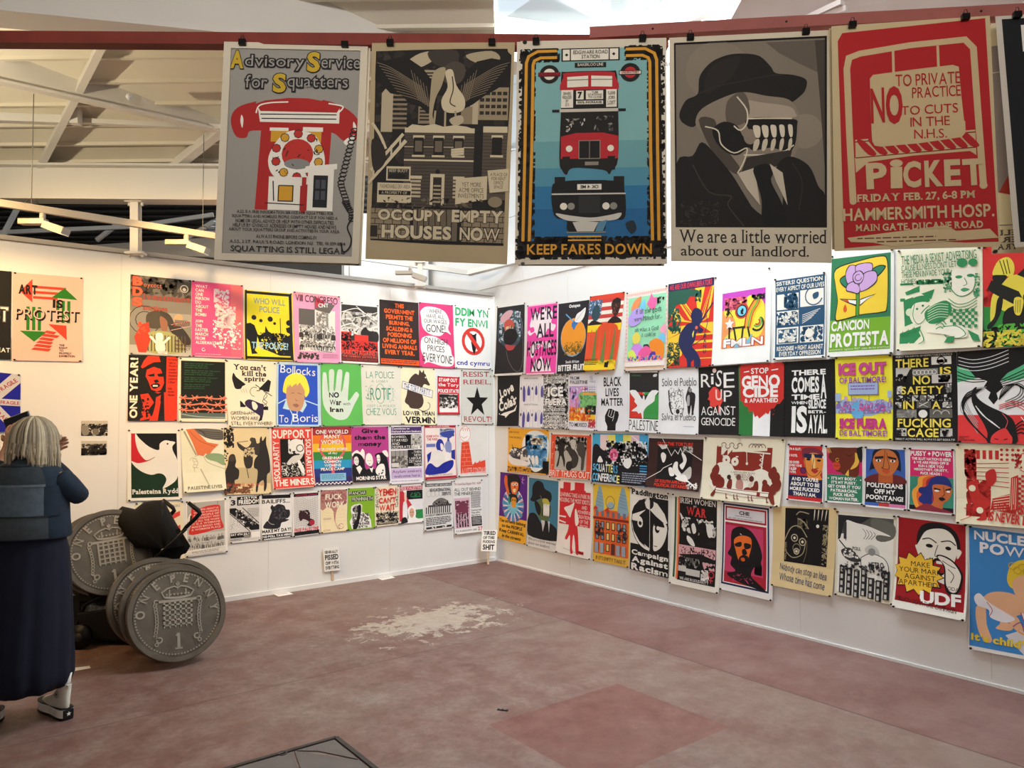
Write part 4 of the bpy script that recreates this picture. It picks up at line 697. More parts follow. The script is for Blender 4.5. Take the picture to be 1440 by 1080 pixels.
P('L', 'black poem poster crossed by three strands of orange barbed wire', (251.7,503.3,318.9,506,318.9,593.3,251,592.8), lambda: (
  R('141a14',4,4,96,95), R('5c6a66',4,86,96,95), SP('9fb0a6',2,4,88,40,92,96,93), [(T('3f7a4a','then they came for the poor|and I did not speak out|because I was not poor',11,7+i*11,(72,86,80,64)[i],15.5+i*11,'n','l')) for i in range(4)],
  [(SP('e87a5c',3.2,0,y,25,y+1.5,50,y-1,75,y+1.5,100,y), [(L('e87a5c',1.6,x-6,y-4,x+6,y+5), L('e87a5c',1.6,x-5,y+5,x+6,y-4), L('f0a088',1.2,x-8,y+1,x+8,y-2)) for x in xs]) for y, xs in ((62,(8,32,62,90)),(72,(18,52,80)),(81,(10,34,64,92)))]), 'efe6cc', lift=3)
P('L', "cream poster of a witch dancing under the words can't kill the spirit", (316.3,507,387.8,511,387,600,320.4,600), lambda: (
  GS('1b1a1a',15,18,20,24,30,30,38,35,32,38,28,42,18,42,14,34,12,26), G('1b1a1a',64,42,84,26,90,29,86,46,66,42), L('1b1a1a',1.6,58,35,92,52), A('1b1a1a',1,56,46,9,90,300), SP('1b1a1a',1.4,60,44,66,44,68,40), SP('1b1a1a',1,74,44,82,52,72,60,80,66,74,72), SP('1b1a1a',1,82,46,74,56,82,62,74,68,80,74), N('1b1a1a',70,68,84,74,8,6,3), GS('33254a',36,62,46,58,68,64,74,66,72,84,60,80,48,74,38,68), GS('f4eed8',50,62,56,62,62,68,58,74,52,72), G('1b1a1a',26,60,30,62,34,66,38,68,36,70,26,70), G('1b1a1a',66,82,72,84,70,90,62,92,66,86), [L('b0a898',.7,28+i*5,42,31+i*5,48) for i in range(3)],
  T('1b1a1a',"You can't",15,4,80,13,'S'), T('1b1a1a','kill the',31,14,80,22,'S'), T('1b1a1a','spirit',36,23,77,32,'S'), T('3a3836','GREENHAM|WOMEN ARE|STILL EVERYWHERE!',6,76,92,98,'n','l',jit=.4)), 'f1ead2', lift=5)
P('L', 'blue poster of a man with messy yellow hair and white script', (389.2,509.7,450.3,511.8,451,599.7,387.8,599.7), lambda: (
  R('2c55cc',4,3,93,97), SP('bfe0ee',2.4,4,64,22,57), SP('bfe0ee',2.4,60,58,93,66), G('bfe0ee',14,72,22,56,26,58,34,70,28,74), G('bfe0ee',62,56,68,66,58,78,48,74), GS('f3ea4a',14,44,18,28,26,20,44,15,62,20,70,30,74,44,66,54,60,50,28,52,20,48), GS('c99a76',22,42,28,32,40,34,50,30,62,40,62,60,54,74,42,76,28,72,22,56), G('f3ea4a',24,40,30,26,52,24,64,44,52,30,46,36,44,30,34,38,30,34), L('6a4a3a',1,32,48,40,47), L('6a4a3a',1,47,47,56,49), GS('9a6a5a',36,66,44,64,50,67,44,70), L('8a6048',1,42,56,44,60,48,59), SP('bfe0ee',2,30,74,36,84,32,97), SP('bfe0ee',2,36,80,44,82,46,76), L('bfe0ee',1.2,46,82,48,96),
  T('eef4f6','Bollocks',8,5,88,18,'n',jit=.15,rot=4), T('eef4f6','To',6,82,26,94,'n',jit=.15), T('eef4f6','Boris',36,80,92,93,'n',jit=.15)), 'bcdbea', lift=2)
P('L', 'green no war with Iran poster with a pale open hand', (450.3,511,507.2,512.5,510,598,452.4,599), lambda: (
  GS('d5e6d8',5,66,3,44,5,18,9,14,14,18,17,44,20,42,20,14,26,9,33,13,30,40,34,42,40,14,46,9,53,13,48,42,52,42,60,16,66,13,70,18,66,46,66,60,84,46,90,47,92,52,80,66,66,84,54,90,36,90,18,82), L('a8c8ac',.7,18,44,18,30), L('a8c8ac',.7,32,44,32,30), L('a8c8ac',.7,50,44,51,30), T('17151a','NO',19,46,43,55,'x'), T('17151a','War',20,58,48,67,'x'), T('2a3a2a','with',52,62,70,67,'n'), T('17151a','Iran',20,70,52,78,'x')), '63bf5c', lift=3)
P('L', 'pale green French hand-lettered poster la police chez vous', (507.6,514.2,561.8,515.6,565.3,596.8,509,597.5), lambda: (
  T('4a9a78','LA POLICE',12,9,84,21,'l',jit=.15), T('6aa08a','A  LOBEY',25,24,68,28,'l'), T('4a9a78','ROTIF',22,37,74,58,'n'), A('4a9a78',1,47,47,12,0,360,17), N('7fb096',10,34,22,60,12,3,3), N('7fb096',78,34,86,60,10,3,4), A('7fb096',.8,28,47,12,90,270,14), A('7fb096',.8,68,47,12,-90,90,14), T('6aa08a','CEST LA POLICE',12,66,84,70,'l'), T('4a9a78','CHEZ VOUS',10,72,86,84,'l',jit=.15)), 'e4e2d4', lift=2)
P('L', 'cream lower than vermin poster with a brown rat under a party banner', (562.5,516.3,611,519,613.9,597.5,565,596.8), lambda: (
  GS('4a3930',20,66,10,60,16,48,20,34,26,20,42,10,52,12,62,9,72,10,76,18,84,28,80,30,68,28,62,34,60,44,64,58,58,68,46,72,26,71), G('4a3930',52,13,55,2,62,8,68,2,70,14), SP('6b5a50',1.6,46,72,62,76,78,72,82,64,76,60), G('f0ece8',6,24,92,39,89,52,3,36), L('22201f',1,6,24,92,39,89,52,3,36,6,24), E('f4efd8',72,16,2), T('56698c','THE TORY PARTY.',8,32,86,43,'s',rot=10), T('17151a','LOWER THAN',4,76,94,84,'x'), T('17151a','VERMIN',9,86,94,98,'x')), 'f3ecc8', lift=2)
P('L', 'small red stamp out the police state poster with a grey photograph', (615,529,646,530.6,645.8,582.5,615,582.5), lambda: (
  R('efe9e6',8,46,92,95), N(['3a3634','8e8a84','c9c4bc','26221f'],8,47,92,84,70,16,3), R('26221f',8,47,50,56), T('f4f1ea','STAMP OUT',7,4,90,14,'x'), T('f4f1ea','the Tory',4,17,96,29,'b'), T('f4f1ea','POLICE STATE',3,33,97,43,'x')), 'cf2336', lift=1)
P('L', 'pale grey resist rebel revolt poster with a black star', (647.5,520.4,693,520.4,693,596.4,648.6,596), lambda: (
  G('141212', *sum([[50+math.sin(i*math.pi/5)*(36 if i%2==0 else 14.5), 60-math.cos(i*math.pi/5)*(29 if i%2==0 else 11.5)] for i in range(10)], [])),
  T('a83a40','RESIST,',6,3,94,14,'s'), T('a83a40','REBEL,',6,18,94,28,'s'), T('a83a40','REVOLT!',6,86,94,96,'s')), 'd4d4cc', lift=3)
# ---- left wall, lower middle
P('L', 'white framed poster of a white dove over red, black and green', (178.8,604.5,253,604.5,256,702,178.8,704.4), lambda: (
  R('101010',7,5,93,96), R('10301c',7,45,93,96), G('c8202e',7,5,16,5,18,22,30,40,50,38,36,46,20,48,7,44), 
  G('e9e6e0',*smooth((15,5,22,12,40,24,58,29,60,20,70,15,80,16,90,18,84,24,86,32,93,44,93,66,84,76,64,84,69,76,71,70,66,64,56,62,44,64,28,60,14,52,7,44,18,47,30,46,42,43,52,38,38,43,30,41,20,30,15,16),3,True)), E('1a1a1a',75,20,1.8), T('e9e6e0','Palesteina Rydd',8,84,93,93,'S')), 'efece4', lift=3)
P('L', 'pale cream Palestine lives poster with a hand gripping a faint flag', (253.8,603,313.6,602.3,317,688.3,257.5,692.7), lambda: (
  GS('6b6862',30,0,60,0,99,4,99,18,74,18,50,12), [SP('2c2a28',1,34+i*6,1+i,60,5+i*3,99,8+i*3) for i in range(4)], G('e07a4c',12,1,30,0,60,22,88,26,74,34,62,44,56,40,50,44,36,42,26,22), SP('b85a34',1.4,20,4,44,20,80,30), GS('8fa880',54,44,70,40,99,44,99,60,80,54,62,50), L('a8a48c',3,8,4,34,42), L('8c8870',.8,6,4,32,42), SP('9a967c',1,30,44,48,42,56,52,70,58,99,66), SP('b8b498',1,18,50,24,46,34,50,36,56,30,62,24,60), [A('b8b498',.8,30+i%2*2,50+i*5,5,120,330) for i in range(4)], L('b8b498',2.4,42,64,60,92), T('3c3a34','PALESTINE LIVES',9,91,90,96,'s')), 'ebe9cf', lift=4, curl=.03)
P('L', 'sepia poster of a mounted policeman swinging at a kneeling woman', (314.4,601.6,378.5,601.6,381,694,314.4,695.6), lambda: (
  R('e6d2a4',0,0,100,100), R('c9b68c',0,60,100,84), N('2f2a28',0,0,22,30,40,8,3), N('2f2a28',0,30,10,56,12,6,4), GS('3f3935',28,22,34,24,48,30,58,24,60,16,68,16,72,24,84,22,84,44,66,40,44,36,32,30), E('4a433c',61,18,5), L('3f3935',1.2,28,22,52,20), GS('2f2a28',78,18,82,13,84,20,92,13,92,24,96,36,99,50,99,66,92,72,90,90,84,96,84,80,74,84,70,96,66,94,72,66,64,60,66,48,76,38), GS('3a3431',42,44,50,34,60,38,62,50,58,60,46,60), N('d8c49a',40,30,66,44,16,7,5), L('3a3431',1.5,48,60,52,76), GS('2f2a28',2,96,2,70,8,56,12,42,22,40,26,50,24,58,32,64,30,76,22,80,24,96), N('8a5a40',0,84,60,99,30,9,6), E('4a3f38',17,46,7), T('d0492e','No I am only trying to rest',8,82,86,89,'n',jit=.2)), 'd8c498', lift=2)
P('L', 'red support the miners solidarity poster with a black and white miner', (380.6,601.3,438.8,600.6,441.9,683.8,382.5,688), lambda: (
  R('e0483e',2,1,98,99), R('17140f',21,19,79,82), N(['d8d4cc','efece4'],40,20,76,44,50,9,3), GS('efece4',44,24,60,19,76,26,78,42,70,46,58,40,46,36), E('17140f',68,35,9), E('efece4',68,35,7), GS('d8d4cc',36,58,50,48,66,46,76,44,70,52,54,60,40,62), N(['efece4','a8a49c','17140f'],22,58,78,81,110,7,5,.4), G('efece4',60,56,66,54,76,68,76,80,68,74),
  T('f3ede2','SUPPORT',4,4,95,18,'b'), T('f3ede2','THE MINERS',4,85,97,96,'b'), T('f3ede2','SOLIDARITY',4,22,18,84,'b',rot=-90), T('f3ede2','SOLIDARITET',82,20,95,83,'b',rot=90)), 'f0c8bc', lift=3, curl=.03)
P('L', 'rainbow striped one world many women poster for a peace camp', (439.4,600.6,493.8,600,494.4,680.6,441.3,683), lambda: (
  [R(c,0,i*(100/7),100,(i+1)*100/7) for i, c in enumerate(('a8323a','ee7a24','f2c32c','3a8a44','2f9ac8','2c3a86','3a2a66'))], A('e0606a',5,50,32,33,100,440,26), G('e0606a',46,56,54,56,54,82,46,82), R('8cc4e0',16,80,84,93), K('4a7a9a',20,82,80,91,4), [R('f3ede2' if i % 2 else '3a2a66',i*5,95,i*5+5,97) for i in range(20)], [R('f3ede2' if i % 2 == 0 else '3a2a66',i*5,97,i*5+5,99) for i in range(20)],
  T('f6efe6','ONE WORLD',7,5,91,12,'b',o='8a3a4a'), T('f6efe6','MANY',28,13,70,20,'b'), T('f6efe6','WOMEN',20,22,76,30,'b'), T('f6efe6','WORLDWIDE WOMEN',10,36,88,41,'b'), T('f6efe6','all day',38,43,62,48,'b'), T('f6efe6','GREENHAM|COMMON|WOMENS|PEACE CAMP',18,51,80,75,'x')), '8a3a6a', lift=2)
P('L', 'magenta give them the money poster with three black and white women', (493.8,600.6,545.6,600,546.9,675.6,495,678), lambda: (
  R('b8408c',0,0,100,100), GS('f4efe8',0,52,4,46,14,42,22,46,28,40,34,46,32,60,20,58), GS('17151a',0,100,0,72,6,66,2,56,8,48,22,50,32,60,34,74,40,78,50,72,58,78,64,74,66,60,62,52,74,48,90,50,96,62,99,80,99,100), GS('f4efe8',36,64,38,52,46,48,54,54,56,66,50,72,42,70), GS('e9e4de',6,56,14,54,18,62,14,70,6,66), GS('f4efe8',66,54,74,52,76,62,70,68), GS('f4efe8',62,80,72,70,86,70,88,88,80,90,66,88), GS('f4efe8',82,46,94,44,99,54,94,56), [(L('17151a',1,x-4,y,x-1,y), L('17151a',1,x+2,y,x+5,y), L('17151a',1,x-1,y+6,x+3,y+6)) for x,y in ((12,60),(45,62),(70,58))], G('f4efe8',10,74,20,70,26,76,18,86), G('f4efe8',42,74,50,76,56,74,52,84), L('17151a',1.5,44,74,50,84), N('17151a',64,74,86,88,5,4,6), R('26222a',0,90,100,100), T('17151a','Give|them the|money',7,3,91,36,'x'), T('f4efe8','MORNING STAR',9,90,90,97,'x')), 'b8408c', lift=4, curl=.02)
P('L', 'white and purple asylum seekers welcome here poster', (546.7,599,594.4,598.3,595,678.3,546.7,681), lambda: (
  R('4f3070',6,2,96,13), R('1c1a1e',6,15,64,40), R('8e8a84',64,15,96,40), N(['3a3634','c9c4bc','efece4'],64,15,96,40,50,9,3), R('9c9892',6,43,54,73), N(['3a3634','b9b4ac','6a6660'],6,52,54,73,40,12,4), [R('55514e',6+i*12,43,7.5+i*12,60) for i in range(5)], R('d8d4ce',8,64,28,71), R('1c1a1e',54,42,96,71), R('cdb6dc',6,74,96,91), K('9a8ca6',6,95,94,97,1),
  T('f4efe8','Committee to|Defend Asylum Seekers',8,3,94,12,'b','l'), T('efece4','BOMBED,|STARVED|AND|DESPERATE',8,17,62,39,'n','l'), T('efece4','...THEN|NEW|LABOUR|DETAINS|THEM',58,44,94,70,'n','r'), T('4a3560','Asylum seekers|welcome here',9,76,93,90,'n')), 'e8e4ea', lift=3)
P('L', 'red bordered film poster parody in blue, man carrying a woman', (596,598.3,640.6,598,641.7,671.7,596.4,675), lambda: (
  R('f2e4de',3,5,97,95), R('b02038',2,0,98,4), R('b02038',2,95,98,99), N(['8fa0c8','b8c2d8'],48,6,94,22,40,14,3), GS('3a4aa0',50,14,94,10,86,22,78,26,84,40,70,36,72,24,60,22), GS('2a349a',36,36,44,26,56,28,62,40,56,48,50,52,40,46), GS('efe6e0',50,34,58,36,60,44,52,46), GS('8a94c4',64,38,72,30,84,34,84,50,70,52), GS('e9e2dc',16,66,26,50,42,46,58,52,62,70,46,78,38,76), GS('f2ece6',64,52,78,52,80,64,66,68), GS('1f2a96',4,90,8,74,20,70,38,78,60,70,88,66,88,78,70,88,50,90), G('1f2a96',8,54,22,48,18,62,10,70), G('2a349a',84,48,96,46,96,66,84,62), R('6a78b8',6,34,34,40), T('c23a3a','GONE WITH|THE WIND',6,18,44,28,'b'), T('f2e4de','THE ANTI STAR ALLIANCE',16,.8,78,3.4,'b'), K('8c7a78',12,91,88,94,2)), 'dc8a8e', lift=5)
P('L', 'white poster of a red brick chimney topped by a raised fist', (642.8,597.8,684.4,596.7,685.6,667.8,643.3,670), lambda: (
  GS('f3ece8',8,26,10,12,20,6,34,4,44,10,44,24,36,34,16,34), A('d8604c',1.2,26,18,18,0,360,15), [A('d8604c',1,16+i*7,12,4,180,360,5) for i in range(4)], SP('d8604c',1,12,22,22,26,34,22), G('e2492c',14,34,38,33,48,78,92,70,92,92,8,94,10,70), G('e2492c',44,82,60,72,60,80,74,70,74,78,92,70,92,90,44,90), [L('f0b0a0',.8,15-i*.5,40+i*8,41+i*2,39.5+i*8) for i in range(6)], [L('f0b0a0',.8,22+(i%2)*7,40+i*8,22+(i%2)*7,48+i*8) for i in range(5)], T('f0a8a0','LA LUTTE CONTINUE',8,84,92,96,'b')), 'e2e0dc', lift=2)
# ---- left wall, bottom row
P('L', 'cream workers poster with red diagonals, mostly hidden behind the pushchair hood', (190,708,258,705,260,786,192,792), lambda: (
  T('8a867a','WORKERS',60,5,92,9,'s'), G('e0483e',60,26,92,16,92,24,66,34), G('e0483e',70,48,92,40,92,60), R('e0483e',20,70,90,74)), 'ece2c6', lift=1)
P('L', 'grey poster of a red banner carried above a drawn crowd of women', (260.8,705.6,318,700.7,319.6,775.6,260.8,783.3), lambda: (
  R('b5b2ac',4,3,95,90), R('cfccc6',4,60,95,90), GS('efe4d6',4,34,12,22,20,20,12,46), L('3a3836',1,22,3,22,12), L('3a3836',1,78,3,78,12), G('d3352c',*smooth((14,13,30,15,52,11,82,11,84,24,86,38,92,54,70,56,40,60,8,60,14,40),3,True)), [T('f0c8be',t,20-i*.9,14.5+i*5.1,80+i*.7,18+i*5.1,'b',rot=-2) for i, t in enumerate(('NOTHING ABOUT US','WOMEN WORKERS','ARE PEOPLE OF','THE COUNTRY WHO','DO ALL THE WORK','IT IS A WOMANS','MAKES BREAD AND','A WOMANS PLACE'))],
  CR('6a6762','d8d4cc',6,62,93,88,9,2,5), N(['4a4846','a8a49e','e4e0d8'],6,68,93,89,150,4,4,.3), L('f0ece6',3,4,90,95,88), R('e4e0d8',4,91,95,97), K('6a6762',14,92,80,96,2)), 'efece6', lift=3)
P('L', 'black and white cry for freedom poster with a diagonal photo strip', (322,699,365.7,696,365,759.5,323,763.9), lambda: (
  R('d4d2d0',1,1,98,98), R('17151a',25,1,97,20), G('17151a',1,25,20,25,98,66,98,76,70,76,1,34), N(['e4e0d8','8e8a84','17151a'],20,30,92,72,50,9,3), G('d4d2d0',1,36,60,76,1,76), G('d4d2d0',40,24,98,24,98,62), L('17151a',2.4,42,25,97,62), L('17151a',2.4,1,36,66,78), N(['a8a4a0','efece8'],2,50,34,72,60,3,5), R('17151a',1,79,68,90), R('f0eeea',71,80,98,92), R('8e8a84',46,85,66,92), K('8e8a84',58,28,97,48,6), K('17151a',1,92,40,97,2),
  T('17151a','3',5,7,20,19,'x'), T('efece8','A CRY FOR',36,2,90,7,'x'), T('efece8','FREEDOM',30,8,95,18,'x'), T('efece8','SAT 4TH JULY',3,80.5,66,86,'x')), 'efece8', lift=2)
P('L', 'white bailiffs poster with a black barking dog head', (367.2,695.3,409,693.9,409.9,754.4,367.6,759.5), lambda: (
  R('17151a',2,2,98,10), GS('26242a',30,30,36,24,42,28,56,23,76,27,82,36,94,38,95,50,88,56,80,58,92,60,80,64,66,66,60,76,40,78,6,74,14,62,22,58,28,48,34,38), N('55525a',40,30,84,60,24,6,3), SP('d8d4ce',1.2,18,56,30,66,42,68), T('17151a','BAILIFFS...',2,12,96,21,'b'), T('17151a','MAKE MY DAY!',2,78,98,86,'x'), R('17151a',1,89,98,98), T('f1efec','NO POLL TAX HERE',3,91,96,96,'x')), 'eceae8', lift=3)
P('L', 'grey free Palestine poster with a dark red island silhouette on map lines', (411.4,693,448.5,690.5,449.2,750,411.4,755), lambda: (
  R('17151a',4,3,97,10), R('dcdad8',4,10,97,88), [SP('8e8a88',.9,4,16+i*5,30,10+i*5,60,20+i*4.6,97,12+i*5) for i in range(14)], [SP('a6a2a0',.7,10+i*9,12,20+i*8,40,8+i*10,84) for i in range(9)], N('3c2228',22,42,64,62,20,14,3), GS('3c2228',22,50,34,42,42,50,56,52,58,60,78,66,80,74,66,80,52,76,60,70,40,62,28,66), GS('a82a3c',62,68,78,66,80,76,66,78), R('17151a',4,90,97,98), T('b8345a','CALLS FOR CHANGE',10,4.5,92,8.5,'b'), T('d02a50','FREE PALESTINE',6,82,96,90,'b')), 'efece8', lift=2)
P('L', 'cream and maroon poster with two bold white words and a dripping stain', (450.5,689.5,487.8,688,487.8,745.8,450.8,749.5), lambda: (
  R('f0dfb6',0,0,100,100), G('b88078',0,0,99,0,99,20,86,40,70,36,60,50,56,60,54,74,51,74,48,52,40,44,24,40,8,48,0,44), N('a86a66',0,0,99,36,40,14,3), SP('b05a58',1.6,52,60,54,76,60,88,70,94), A('a84a48',1.4,76,88,9,0,330), A('a84a48',1,68,90,7,40,360), [SP('d8bc9a',.6,6,50+i*8,40,56+i*6,90,48+i*9) for i in range(4)], T('f2ecd8','FUCK',18,10,82,23,'b'), T('f2ecd8','WORK',16,28,90,43,'b'), K('b8907a',10,66,40,72,2), T('a86a50','ACTION',8,93,34,97,'n')), 'f0dfb6', lift=3)
P('L', 'lime green Welsh poster with a grey figure raising a fist', (489,687,526.7,685.3,526.3,742,487.8,745.5), lambda: (
  R('86b52c',0,0,100,100), G('e8e6e2',14,44,24,40,44,38,54,42,52,58,76,66,86,80,88,98,16,98,8,80,18,68,12,54), GS('8e8c8a',22,46,34,42,44,46,42,58,26,60), N(['2c2a2c','6a6866','c9c6c2'],18,62,80,97,90,9,3), GS('17151a',38,44,48,42,50,54,46,70,36,96,20,98,24,84,36,70), N('2c2a2c',18,44,42,58,10,7,5), R('26282a',3,7,68,17), R('26282a',14,21,94,32), T('e4ecd0','FFANCIAR',5,8,66,16,'n'), T('e4ecd0','FRENHINIAETH',16,22,92,31,'n')), '86b52c', lift=2)
P('L', 'cream Yemen cant wait poster in red letters over a black crowd', (527,684.8,560.6,682.6,561,736.8,526.7,740.8), lambda: (
  N('2a2624',2,2,16,60,40,8,3,.3), N('2a2624',84,4,98,56,40,8,4,.3), CR('2a2624','efe2c8',6,62,94,88,7,2,7), N('2a2624',4,66,96,90,70,7,6), R('2a2624',6,90,94,96), K('e9dcc0',10,91,90,95,2), T('d8342c','YEMEN',14,6,88,24,'x'), T('d8342c',"CAN'T",16,28,86,43,'x'), T('d8342c','WAIT',18,46,84,62,'x')), 'efe2c8', lift=3)
P('L', 'poster of a woman in a white headscarf before a red, black, white and green flag', (561.9,683,593.8,681,594.4,733.6,561.3,736.8), lambda: (
  R('b8344a',0,3,100,13), R('17151a',30,14,100,38), R('e8e6ea',30,38,100,66), R('2f8a4a',30,66,100,90), G('c8323c',0,14,14,14,60,60,14,94,0,94), N('2f7a50',46,20,92,34,20,8,3), L('17151a',1,60,80,90,72), GS('e8d0b8',20,20,26,18,30,34,28,48,22,44), GS('ece8ec',16,46,30,46,34,70,30,94,14,94), GS('f1eeee',36,76,36,62,50,54,64,58,70,74,68,86,84,92,88,99,20,99,36,88), GS('d8a88a',42,68,50,61,60,65,62,76,54,86,44,82), E('2a2220',48,72,2), E('2a2220',57,72,2), L('a84a44',1.4,48,79,56,79), GS('1c1a1e',10,86,26,84,34,96,20,99,6,99), T('f1c8cc','FREE PALESTINE',2,4,98,12,'b')), 'efecec', lift=2)
P('L', 'white dispute poster with a domed building and rows of black text', (597,678.7,636,676.9,636,741.3,595.3,746.7), lambda: (
  R('232124',2,3,97,9), [A('9a9896',.7,16+i*14,24,9,0,360) for i in range(5)], GS('6a6866',30,48,40,38,60,34,80,40,86,50), R('4a484a',14,48,96,52), [R('2a282a',6+i*7.4,52,9.4+i*7.4,66) for i in range(12)], N(['8e8c8a','2a282a'],34,40,84,50,30,6,3), R('232124',6,93,94,97), N('d8d6d4',20,93,80,97,10,5,5),
  T('eceae8','WAPPING SHEET NEWS DISPUTE',5,4.5,94,8,'b'), T('232124','NEWS INTERNATIONAL',18,13,94,20,'b'), T('232124','DISPUTE',62,22,94,29,'b'), T('232124','SATURDAY DEMONSTRATIONS',4,67,96,71,'b'), K('3a383a',6,74,94,91,5,.5)), 'dedcda', lift=3, curl=.02)
P('L', 'white all out behind the miners poster with a pink engraved banner', (636.8,676.3,678,674.5,678,746.7,637.7,751.3), lambda: (
  R('d8b4c4',3,33,56,90), N(['3a2028','7a3a50','a86a80'],6,38,52,60,60,9,3), GS('7a3a50',12,52,28,40,46,50,48,62,12,64), [R('3a2028',8+i*9,62+(i%2)*3,14+i*9,88) for i in range(5)], N('d8b4c4',8,60,50,88,30,4,7), K('4a484a',60,22,94,54,14,.5), R('232124',60,70,96,88), K('c9c6c4',63,72,94,86,5), T('a84a5a','The South East Region TUC   NUM',3,4,94,10,'n'), T('232124','ALL OUT BEHIND|THE MINERS',3,14,94,28,'n','l'), T('232124','Coal not dole|They suffer|they starve',60,56,96,69,'b','l'), T('232124','TUC IN SOLIDARITY  JUNE',4,93,76,97,'n'), T('c02a40','27',80,90,97,97,'b')), 'eae8e6', lift=4, curl=.025)
# ---- right wall, top row
P('R', 'black poster of a globe swallowing itself with an open mouth', (699,431.4,739.7,425.6,738.9,526.7,695.8,529), lambda: (
  R('242224',2,2,97,97), GS('3c4a5c',6,36,14,16,40,7,70,10,88,22,90,40,80,54,60,62,38,60,14,50), N(['aebccc','d8e0e8','4a6a6a','243444'],12,10,84,52,130,10,3), GS('d8a8b0',16,16,40,8,58,10,44,20,20,24), GS('c8584a',28,26,44,20,58,24,62,32,36,38), N('efd8b0',34,30,58,36,8,8,5), GS('171517',28,40,44,34,66,36,76,46,60,56,40,56,28,50), GS('b8484a',34,56,58,58,68,58,60,64,42,64), A('8a8480',.8,66,30,24,-90,40,14), SP('8a8480',.7,38,64,48,80,70,94,88,92,94,70,90,30)), 'e9e6e2', lift=4)
P('R', "pink we're all hostages now poster with white drips behind black capitals", (741.7,429.7,784.9,424.2,783.8,525.8,739.6,527), lambda: (
  R('f04aa8',2,2,98,98), GS('f6e8f0',10,30,26,10,44,14,60,6,84,14,80,28,94,32,86,40,70,36,60,44,40,48,28,40,12,44,4,38,22,34), GS('f04aa8',12,34,22,32,26,38,14,40), N('f6e8f0',20,52,88,64,16,14,4), G('f6e8f0',20,96,34,76,40,86,50,74,62,88,72,78,84,96), GS('f6e8f0',10,64,22,58,30,70,20,76), T('2a1a30',"WE'RE",12,4,98,23,'b'), T('2a1a30','ALL',34,28,88,48,'b'), T('2a1a30','HOSTAGES',4,52,98,74,'b'), T('2a1a30','NOW',18,77,82,96,'b')), 'f6c8de', lift=3)
P('R', 'black bitter fruit poster with a large orange and blue stem', (785.8,427.6,828.9,421.7,824.4,523.5,784.4,525.6), lambda: (
  E('8aa0b4',52,50,43), E('f09a2c',52,49,41), N('8a6a1c',22,56,84,72,44,10,3,.3), N('6a5a1c',20,62,84,74,30,9,4,.4), G('3a78c0',46,30,52,26,60,27,68,30,60,34,54,40,46,34), L('6aa8d8',3,52,28,26,16), GS('f1efec',56,26,62,18,76,14,90,10,86,22,74,29,60,29), L('8e9aa8',.8,60,27,86,13), T('f1efec','Outspan',36,3,72,9,'x'), T('f1efec','South African',30,82,76,86,'b'), T('f1efec','BITTER FRUIT',4,88,97,97,'x')), '26242a', lift=2)
P('R', 'poster of two portraits over a striped flag with tall orange and green blades', (830.3,417.2,879.6,410.3,867,520.7,822.6,522), lambda: (
  R('e85a34',0,0,100,100), R('d8442c',0,0,100,6), [R(c,0,6+i*5,100,11+i*5) for i, c in enumerate(['c8403a','efe6d8']*3)], R('4a6a8c',0,6,38,26), N('d8e0e8',0,6,38,26,24,4,3), GS('2f4a54',10,22,20,12,32,16,34,28,24,34,12,30), GS('2a1a1a',2,40,12,33,26,34,44,38,44,40), GS('3a2420',66,12,80,6,92,12,88,26,78,30,70,22), E('2a1a1a',80,10,12,3), GS('2a1a1a',60,38,74,30,90,32,99,38), N('6a3a30',70,14,88,26,10,6,6), R('f3d02c',0,39,100,48), GS('e0502c',30,100,26,60,34,42,60,38,88,42,96,60,90,100), [GS('6a8040' if i%2 else 'e8562c',8+i*14,98,10+i*14,70,14+i*14,44,18+i*14,70,20+i*14,98) for i in range(6)], N('f3d02c',0,86,100,99,50,14,4), R('f3d02c',0,92,96,99), N('2a1a1a',66,88,78,96,10,7,5), K('5a4a1c',2,84,44,93,4,.5)), 'efc23c', lift=6, curl=.02)
P('R', 'pastel hand-drawn under sea poster with fish, starfish and scribbled text', (881.2,412,940,401,938,519.6,879,521.8), lambda: (
  R('9adcb4',6,8,96,86), [E('f0b8b0',4+i*5,4,2.4,n=7) for i in range(19)], [E('f0c89a',4+i*5,96,2.4,n=7) for i in range(19)], [E('f0b8b0',3,8+i*5,2,n=7) for i in range(17)], [E('f0c8c0',98,8+i*5,2,n=7) for i in range(17)], GS('f0925c',14,22,22,12,38,8,34,18,22,26), G('f06aa8',52,18,58,12,62,6,68,12,76,12,74,20,70,26,60,25), GS('b8a0e8',8,32,24,22,44,26,40,38,22,44,10,42), GS('7ac8e8',36,18,46,12,48,24,38,24), GS('e8d85c',18,58,28,52,38,58,34,66,22,66), GS('f0a0b8',84,50,96,46,96,58,88,58), GS('7ac8e8',80,60,92,56,96,66,84,68), N(['2a4a6a','2a3a3a'],10,68,90,90,20,14,3), GS('d08ae0',16,72,30,66,44,72,36,82,20,82), GS('e85c9a',34,78,52,70,66,78,60,90,38,88), GS('f08a2c',60,66,78,62,94,70,92,88,80,92,74,80,64,76), GS('5a3a9a',62,80,74,78,76,88,64,88), GS('d8e85c',8,78,20,74,30,84,18,90), N(['e8c84a','f06a9a','5ac8a8','3a5ab8'],8,82,90,92,50,7,5), R('f1e4dc',4,88,97,95), N('2a1a1a',76,12,94,20,9,6,9),
  T('3a4a4a','If all the gods',26,23,86,31,'n',jit=.5), T('3a4a4a','were Moloch for...',22,32,88,39,'n',jit=.5), T('3a4a4a','oh what a God',24,46,80,52,'n',jit=.5), T('3a4a4a','it could be',40,53,74,59,'n',jit=.5), T('c86a8a','AUTONOMY FOR A QUESTION FOR DADDY',6,88,96,90,'n')), 'f0dcd4', lift=3)
